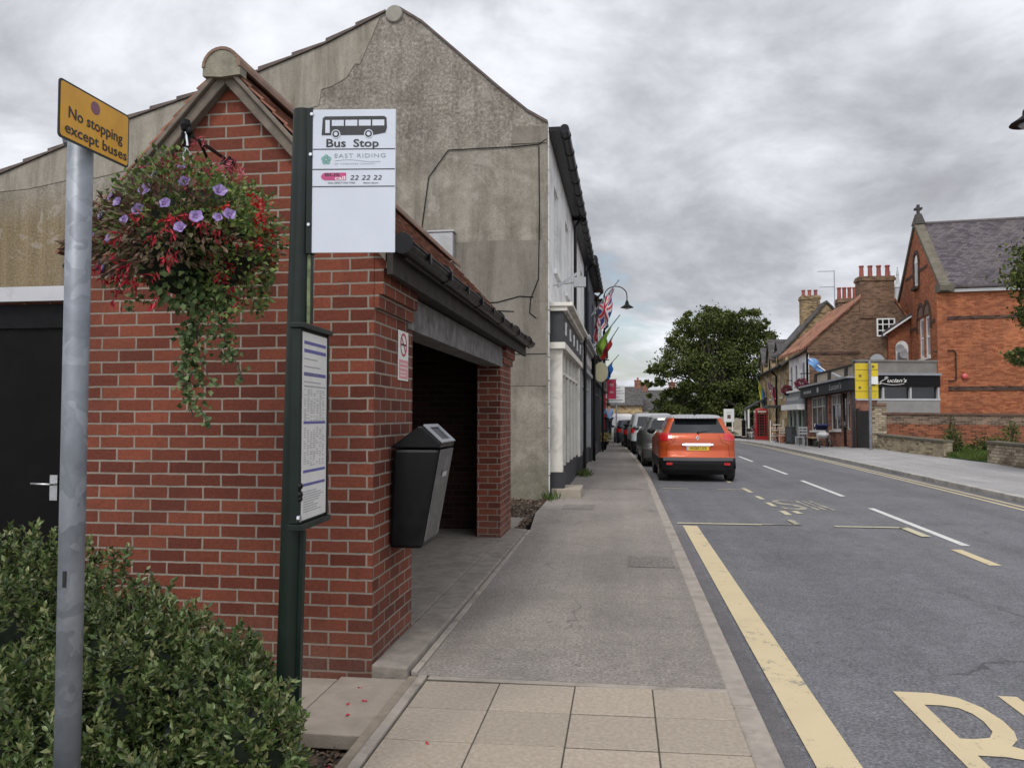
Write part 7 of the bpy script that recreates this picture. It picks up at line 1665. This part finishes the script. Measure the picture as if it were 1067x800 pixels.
mb=MB(); mb.hexa([Fsr.P(2.2,2.45,1.5),Fsr.P(5.4,2.45,1.5),Fsr.P(5.4,3.3,.0),Fsr.P(2.2,3.3,.0),Fsr.P(2.2,2.57,1.5),Fsr.P(5.4,2.57,1.5),Fsr.P(5.4,3.42,.0),Fsr.P(2.2,3.42,.0)]); mb.fbox(Fsr,11.6,14.2,2.5,2.66,.002,.9); mb.build_each('porch_canopy',M['dark_grey_paint'],sr)
mb=MB(); mb.bar(Fsr.P(2.3,0,1.4),Fsr.P(2.3,2.45,1.4),.12); mb.bar(Fsr.P(5.3,0,1.4),Fsr.P(5.3,2.45,1.4),.12); mb.build_each('porch_post',M['near_white'],sr)

# --- church tower
p=at(936,300,130); ct=thing('church_tower','pale church tower with pinnacles far behind the roofs','church',(p.x+1.2,133,0))
mb=MB(); x0,x1=p.x-1.1,p.x+5; mb.box(x0,x1,130,136,-2,p.z-1.0); 
for k in range(6): mb.box(x0+k*1.06,x0+k*1.06+.6,130,130.4,p.z-.999,p.z-.4)
mb.build('tower',M['church_stone'],ct)
for (u,top_,yy) in ((935,279,130.2),(927.5,283,135.6),(952,279,130.2)):
    q=at(u,top_,yy); mb=MB(); mb.lathe([(.5,-6),(.5,-3.2),(.62,-3.1),(.36,-2.6),(.20,-1.2),(.26,-1.1),(.05,-.1),(.12,0)],tuple(q),8); mb.build('pinnacle',M['church_stone'],ct)

# --- telephone box
pb=thing('telephone_box','red telephone box with glazed door outside the stone house','telephone box',(10.36,62,pav_r(10.36,62)))
z=pav_r(10.36,62); x,y=10.36,62; rt=R(-8)
mb=MB(); mb.box(x-.46,x+.46,y-.46,y+.46,z-.2,z+.12); mb.box(x-.45,x+.45,y-.45,y+.45,z+2.02,z+2.24)
for sx in (-1,1):
    for sy in (-1,1): mb.box(x+sx*.45-(.09 if sx>0 else 0),x+sx*.45+(0 if sx>0 else .09),y+sy*.45-(.09 if sy>0 else 0),y+sy*.45+(0 if sy>0 else .09),z+.12,z+2.02)
mb.build('frame',M['red_gloss'],pb,bevel=.012)
mb=MB(); mb.grid(lambda u,v:(x+(u-.5)*.92,y+(v-.5)*.92,z+2.24+.17*math.sqrt(max(0,1-(2*abs(u-.5))**2.2))*math.sqrt(max(0,1-(2*abs(v-.5))**2.2))),12,12); mb.build('dome_roof',M['red_gloss'],pb,smooth=True)
for (px0,px1,py0,py1,ax) in ((x-.36,x+.36,y-.43,y-.40,0),(x-.43,x-.40,y-.36,y+.36,1),(x+.40,x+.43,y-.36,y+.36,1),(x-.36,x+.36,y+.40,y+.43,0)):
    mb=MB(); mb.box(px0,px1,py0,py1,z+.3,z+1.95); dr=mb.build('glazed_side',M['shop_glass'],pb)
    mb=MB()
    e=.012
    for k in range(9):
        zz=z+.3+1.65*k/8-.01; mb.box(px0-e*ax,px1+e*ax,py0-e*(1-ax),py1+e*(1-ax),zz,zz+.028)
    for f in (0,.24,.76,1):
        if ax==0: xx=px0+(px1-px0)*f; mb.box(xx-.016,xx+.016,py0-e*1.3,py1+e*1.3,z+.12,z+2.0)
        else: yy=py0+(py1-py0)*f; mb.box(px0-e*1.3,px1+e*1.3,yy-.016,yy+.016,z+.12,z+2.0)
    mb.box(px0-e*ax,px1+e*ax,py0-e*(1-ax),py1+e*(1-ax),z+.12,z+.3); mb.build('glazing_bars',M['red_gloss'],dr)
    mb=MB(); 
    if ax==0: mb.box(px0+.05,px1-.05,py0-.05,py1+.05,z+2.07,z+2.19)
    else: mb.box(px0-.05,px1+.05,py0+.05,py1-.05,z+2.07,z+2.19)
    sgn_=mb.build('opal_sign',plain('opal_white',(.55,.52,.46),.4,.05,6),pb)
    if ax==0 and py0<y:
        Fk=Fr((x-.31,py0-.052,z+2.09),(x+.31,py0-.052,z+2.09)); mb=MB(); put_text(mb,'TELEPHONE',.1,Fk,.31,.01,.002,width=.52,height=.06,centre=True); mb.build('lettering',M['ink'],sgn_)

# --- flags and baskets on the right
GR2='flags on poles across the street'
b0=at(862,388,41.5); t0=at(842,373,42.2)
fg=thing('flag','pale blue flag blowing from a pole on the corner shop parapet','flag',tuple(b0),GR2); mb=MB(); mb.tube([tuple(b0),tuple(t0)],[.03,.02],7); mb.build('pole',M['near_white'],fg)
mb=MB(); d=(b0-t0)
def bfl(u,v):
    p=t0+d*(.02+.75*u)+Vector((0,.12*math.sin(u*8+v*3),.22*math.sin(u*3.1)-v*.55*(.25+.75*math.sin(u*2.8+.25)))); return p
mb.grid(bfl,26,10); mb.build('cloth',SKY,fg,smooth=True,solid=.004)
flag('union flag on the pale stone house beyond the baskets',tuple(at(797,393,58)),tuple(Vector((10.9,58.5,at(797,398,58).z-.6))),[RED,WHT,BLU],uj,1.25,1.5,7,GR2)
flag('blue and yellow flag at the far end of the stone house',tuple(at(788,393,64)),tuple(Vector((11.0,64.5,at(788,398,64).z-.6))),[SKY,YEL],lambda u,v:0 if v>.5 else 1,1.6,1.3,8,GR2)
M['basket_pink']=leafmat('basket_pink',[(.20,.015,.05),(.32,.03,.10),(.40,.10,.16),(.05,.07,.02),(.14,.02,.05)],.2)
for (u,v,Y,lb) in ((835,400,43.4,'pink hanging basket at the corner of the white shop front'),(820,406,49,'pink hanging basket beyond the white shop front, before the stone house')):
    c=at(u,v,Y); t=thing('hanging_basket',lb,'hanging basket',tuple(c),'pink hanging baskets across the street')
    k=420; dd=rdirs(k); leaves('flowers',np.array(c)+dd*np.array([.30,.28,.26])*rng.uniform(.5,1.05,k)[:,None],dd+rdirs(k)*.8,.10,.09,M['basket_pink'],t)
    mb=MB(); mb.blob(tuple(c-Vector((0,0,.18))),(.22,.2,.18),1,.05,12); mb.build('basket',M['black_paint'],t,smooth=True)
    mb=MB(); mb.tube([tuple(c),(c.x,c.y,c.z+.55)],.015,5); mb.tube([(c.x-.05,c.y,c.z+.55),(c.x+.55,c.y+.2,c.z+.55)],.025,6); mb.build('bracket',M['black_paint'],t)

# --- pavement furniture outside the shops
FXR=[(34.6,9.58),(41.7,9.21),(43.0,9.4),(44,9.74),(50,10.05),(52,10.35),(69,11.5)]
def on(u,Y0,off=.55):   # a spot on the pavement 'off' metres in front of the shop fronts
    Y=min(np.arange(34,70,.05),key=lambda y:abs(at(u,460,y).x-(itp(y,FXR)-off))); p=at(u,460,Y); return p.x,float(Y),pav_r(p.x,Y)
x,y,z=on(824,47.5); t=thing('chalkboard','dark chalkboard standing on the pavement by the white shop','sign board',(x,y,z))
Fk=Fr((x-.28,y,z),(x+.28,y,z)); mb=MB(); mb.hexa([Fk.P(0,0,.1),Fk.P(.56,0,.1),Fk.P(.56,0,.06),Fk.P(0,0,.06),Fk.P(0,.95,-.1),Fk.P(.56,.95,-.1),Fk.P(.56,.95,-.14),Fk.P(0,.95,-.14)]); mb.build('frame',M['dark_timber'],t,bevel=.005); mb=MB(); mb.hexa([Fk.P(.05,.12,.082),Fk.P(.51,.12,.082),Fk.P(.51,.12,.05),Fk.P(.05,.12,.05),Fk.P(.05,.88,-.078),Fk.P(.51,.88,-.078),Fk.P(.51,.88,-.12),Fk.P(.05,.88,-.12)]); mb.build('board',plain('slate_board',(.03,.035,.045),.7,.3,10),t)
mb=MB(); mb.bar(Fk.P(.06,.0,-.5),Fk.P(.06,.9,-.14),.03); mb.bar(Fk.P(.5,.0,-.5),Fk.P(.5,.9,-.14),.03); mb.build_each('rear_leg',M['dark_timber'],t)
def cafe_chair(label,u,Y,rot,mat):
    x,y,z=on(u,Y); t=thing('cafe_chair',label,'chair',(x,y,z),'cafe chairs on the far pavement'); c,s=math.cos(rot),math.sin(rot)
    T=lambda a,b,h:(x+a*c-b*s,y+a*s+b*c,z+h)
    mb=MB(); mb.hexa([T(a,b,h) for h in (.43,.47) for a,b in ((-.22,-.22),(.22,-.22),(.22,.22),(-.22,.22))]); mb.build('seat',mat,t)
    mb=MB(); 
    for h in (.58,.72,.86): mb.hexa([T(a,b,hh) for hh in (h,h+.08) for a,b in ((-.21,.20),(.21,.20),(.21,.23),(-.21,.23))])
    mb.build('backrest',mat,t)
    for a in (-.2,.2):
        for b,hh in ((-.2,.43),(.21,.96)): mb=MB(); mb.bar(T(a,b,0),T(a,b,hh),.035); mb.build('leg',mat,t)
    return t
CH=plain('chair_wood',(.30,.19,.09),.6,.15,8)
cafe_chair('wooden cafe chair next to the telephone box',806.5,55,.4,CH)
cafe_chair('pale cafe chair between the pot and the chalkboard',817,50.0,2.6,plain('pale_wood',(.42,.36,.28),.6,.15,8))
cafe_chair('pale grey cafe chair by the black downpipe',835,46.2,-.6,M['mid_grey_paint'])
cafe_chair('dark metal cafe chair against the white shop window',830,47.0,1.2,M['dark_grey_paint'])
x,y,z=on(811,52.5); t=thing('cafe_table','small round wooden table between the cafe chairs','table',(x,y,z)); mb=MB(); mb.lathe([(.35,.70),(.37,.72),(.35,.74)],(x,y,z),18); mb.build('top',CH,t); mb=MB(); mb.tube([(x,y,z),(x,y,z+.7)],.03,8); mb.lathe([(.24,0),(.22,.03),(.03,.06)],(x,y,z),14); mb.build('pedestal',M['black_paint'],t)
x,y,z=on(814.5,49.8); t=thing('plant_pot','terracotta pot of flowers by the cafe table','plant pot',(x,y,z)); mb=MB(); mb.lathe([(.16,0),(.24,.42),(.27,.44),(.26,.50),(.2,.5)],(x,y,z),16); mb.build('pot',plain('pot_terracotta',(.40,.13,.08),.8,.15,8),t); k=150; dd=rdirs(k); dd[:,2]=abs(dd[:,2]); leaves('flowers',np.array((x,y,z+.5))+dd*.3*rng.uniform(.3,1,k)[:,None],dd,.12,.07,leafmat('pot_flowers',[(.05,.08,.02),(.1,.13,.04),(.5,.12,.1),(.55,.4,.35)],.2),t)
x,y,z=on(811,51.2,.5); y-=1.0; t=thing('display_stand','tiered white stand of goods outside the stone house','display stand',(x,y+1.2,z)); y+=1.2; mb=MB()
for k in range(4): mb.box(x-.42+.06*k,x+.42-.06*k,y-.3+.12*k,y+.3,z+.45*k*.8,z+.45*k*.8+.05)
mb.box(x-.42,x-.37,y+.25,y+.3,z,z+1.4); mb.box(x+.37,x+.42,y+.25,y+.3,z,z+1.4); mb.build('shelves',M['near_white'],t); mb=MB(); rr=random.Random(8)
for k in range(3):
    for q in range(4):
        xx=x-.3+.18*q; zz=z+.36*k+.06; mb.blob((xx,y-.1+.12*k,zz+.09),(.075,.075,.09),q+k,.1,8)
mb.build_each('goods_item',plain('mixed_goods',(.45,.33,.30),.8,.45,2.5),t,smooth=True)
# pushchair and bench by the corner shop
x,y,z=on(858,40.2,.5); t=thing('pushchair','navy hooded pushchair parked by the corner shop window','pushchair',(x,y,z))
mb=MB(); mb.blob((x,y,z+.55),(.26,.38,.16),2,.05,14); mb.build('seat',plain('pale_fabric',(.5,.5,.5),.8,.1,6),t,smooth=True); mb=MB(); mb.grid(lambda u,v:(x+(u-.5)*.56,y+.05+.36*math.cos(math.pi*v*.62+.2),z+.70+.34*math.sin(math.pi*v*.62+.2)),6,10); mb.build('hood',plain('navy_fabric',(.02,.025,.09),.8,.1,6),t,smooth=True,solid=.02)
for sx in (-.26,.26):
    for sy in (-.32,.34): mb=MB(); mb.lathe([(.10,-.02),(.15,-.025),(.15,.025),(.10,.02)],(x+sx,y+sy,z+.15),14,'x'); mb.build('wheel',M['rubber'],t)
mb=MB(); 
for sx in (-.25,.25): mb.tube([(x+sx,y-.32,z+.15),(x+sx,y+.1,z+.5),(x+sx,y+.55,z+1.02)],.016,6); mb.tube([(x+sx,y+.34,z+.15),(x+sx,y-.2,z+.5)],.016,6)
mb.tube([(x-.25,y+.55,z+1.02),(x+.25,y+.55,z+1.02)],.018,6); mb.build('frame',M['silver_paint'],t)
x,y,z=on(848,41.0,.3); t=thing('bench','low plank bench under the corner shop window','bench',(x,y,z)); mb=MB(); mb.box(x-.2,x+.15,y-.6,y+.6,z+.38,z+.43); mb.build('seat',CH,t)
for sy in (-.5,.5): mb=MB(); mb.box(x-.15,x+.1,y+sy-.04,y+sy+.04,z,z+.38); mb.build('leg',M['dark_timber'],t)

# --- churchyard beyond the bend
def lz(x,y): return np.interp(y,[66.5,70,80,95,125],[-.15,.05,.35,.5,.2])
mb=MB(); XS=[3.5,6,8,9.3]; YL=[67.3,70,75,80,88,96]
mb.grid(lambda u,v:(4.5+u*5.0+.5*v,67.3+v*30,lz(0,67.3+v*30)),6,10); mb.build('churchyard_lawn',plain('churchyard_green',(.075,.11,.025),.95,.3,1.2),kind='structure',loc=(0,0,0))
mb=MB(); mb.grid(lambda u,v:(9.55+.55*v+u*1.4,66.0+v*26,lz(0,66+v*26)+.02-(.12 if v==0 else 0)),3,10); mb.build('path',plain('gravel_path',(.30,.26,.20),.95,.2,3),kind='structure',loc=(0,0,0))
mb=MB(); mb.grid(lambda u,v:(11.0+.55*v+u*12,69.5+v*27,lz(0,69+v*27)),6,10); mb.build('churchyard_lawn',plain('churchyard_green_b',(.06,.095,.02),.95,.3,1.2),kind='structure',loc=(0,0,0))
t=thing('churchyard_wall','low dark stone wall in front of the churchyard lawn','wall',(6.8,67,-.4)); Fz=Fr((3.9,67.2,-.5),(9.05,66.9,-.45)); mb=MB(); mb.fbox(Fz,0,Fz.L,-.4,.58,-.35,0); mb.build('stonework',M['rubble'],t); mb=MB(); mb.fbox(Fz,-.05,Fz.L+.05,.582,.68,-.4,.05); mb.build('coping',M['mossy_stone'],t)
p=at(775,459,66.8); t=thing('gate_post','black gate post at the start of the churchyard path','post',(p.x,66.8,-.5)); mb=MB(); mb.box(p.x-.14,p.x+.14,66.66,66.94,-.6,1.0); mb.build('shaft',M['black_paint'],t,bevel=.02); mb=MB(); mb.hexa([(p.x-.18,66.62,1.0),(p.x+.18,66.62,1.0),(p.x+.18,66.98,1.0),(p.x-.18,66.98,1.0),(p.x-.03,66.77,1.22),(p.x+.03,66.77,1.22),(p.x+.03,66.83,1.22),(p.x-.03,66.83,1.22)]); mb.build('cap',M['black_paint'],t)
p=at(759.5,433,68); t=thing('notice_board','white notice board with a dark emblem on the churchyard lawn','notice board',(p.x,68,0)); mb=MB()
for s_ in (-.28,.28): mb.box(p.x+s_-.04,p.x+s_+.04,67.98,68.06,-.2,1.4)
mb.build_each('leg',M['white_paint'],t); Fn=Fr((p.x-.42,67.96,.95),(p.x+.42,67.96,.95)); mb=MB(); mb.fbox(Fn,0,.84,0,1.08,-.04,0); pl=mb.build('board',M['near_white'],t); mb=MB(); mb.fbox(Fn,.28,.56,.28,.60,.001,.006); mb.build('emblem',plain('emblem_brown',(.10,.05,.05),.6,.2,10),pl); mb=MB(); mb.fbox(Fn,.2,.64,.75,.80,.001,.004); mb.build('print',M['print_grey'],pl)
for k,(u,Y,h,w_,lb) in enumerate(((747,73,1.0,.6,'broad grey gravestone just above the orange car roof'),(753,76,1.15,.65,'tall gravestone behind the notice board legs'),(768,74,1.1,.6,'gravestone between the notice board and the gate post'),(772,78,.9,.6,'small gravestone beside the black gate post'))):
    p=at(u,445,Y); z=float(lz(0,Y)); t=MB(); F=Fr((p.x-w_/2,Y,z),(p.x+w_/2,Y,z)); t.fpoly(F,[(0,-.2),(w_,-.2),(w_,h-.25)]+[(w_/2+w_/2*math.cos(math.pi*q/8),h-.25+.25*math.sin(math.pi*q/8)) for q in range(1,8)]+[(0,h-.25)],-.12,0); t.build('gravestone',M['stone'],label=lb,cat='gravestone',group='gravestones on the churchyard lawn')
# seated person left of the telephone box
x,y=at(786,459,63.4).x,63.4; z=pav_r(x,y); t=thing('bench','dark bench under the seated person','bench',(x,y,z)); mb=MB(); mb.box(x-.55,x+.55,y-.2,y+.25,z+.40,z+.45); mb.box(x-.55,x+.55,y+.24,y+.28,z+.6,z+.85); mb.build('seat',M['dark_timber'],t)
for s_ in (-.5,.5): mb=MB(); mb.box(x+s_-.04,x+s_+.04,y-.18,y+.28,z,z+.40); mb.box(x+s_-.04,x+s_+.04,y+.281,y+.32,z+.0,z+.85); mb.build('leg',M['dark_timber'],t)
J1=dict(J0); J1.update(hip=(0,0,.56),waist=(0,0,.70),chest=(0,.03,.93),neck=(0,.05,1.09),head=(0,.08,1.18),crown=(0,.08,1.27),shL=(-.17,.02,1.01),elL=(-.22,.12,.80),wrL=(-.14,.34,.72),haL=(-.12,.42,.72),shR=(.17,.02,1.01),elR=(.22,.12,.80),wrR=(.12,.34,.72),haR=(.10,.42,.72),hpL=(-.09,.06,.54),knL=(-.12,.46,.52),anL=(-.12,.50,.08),toL=(-.12,.66,.04),hpR=(.09,.06,.54),knR=(.12,.46,.52),anR=(.12,.44,.08),toR=(.12,.60,.04))
person('person in a dark navy jacket sitting beside the telephone box',(x+.1,y+.05,z),R(150),J1,plain('navy_jacket',(.02,.025,.05),.85,.1,8),plain('pale_trousers',(.30,.30,.30),.85,.1,8),plain('brown_hair',(.05,.03,.02),.8,.2,20))
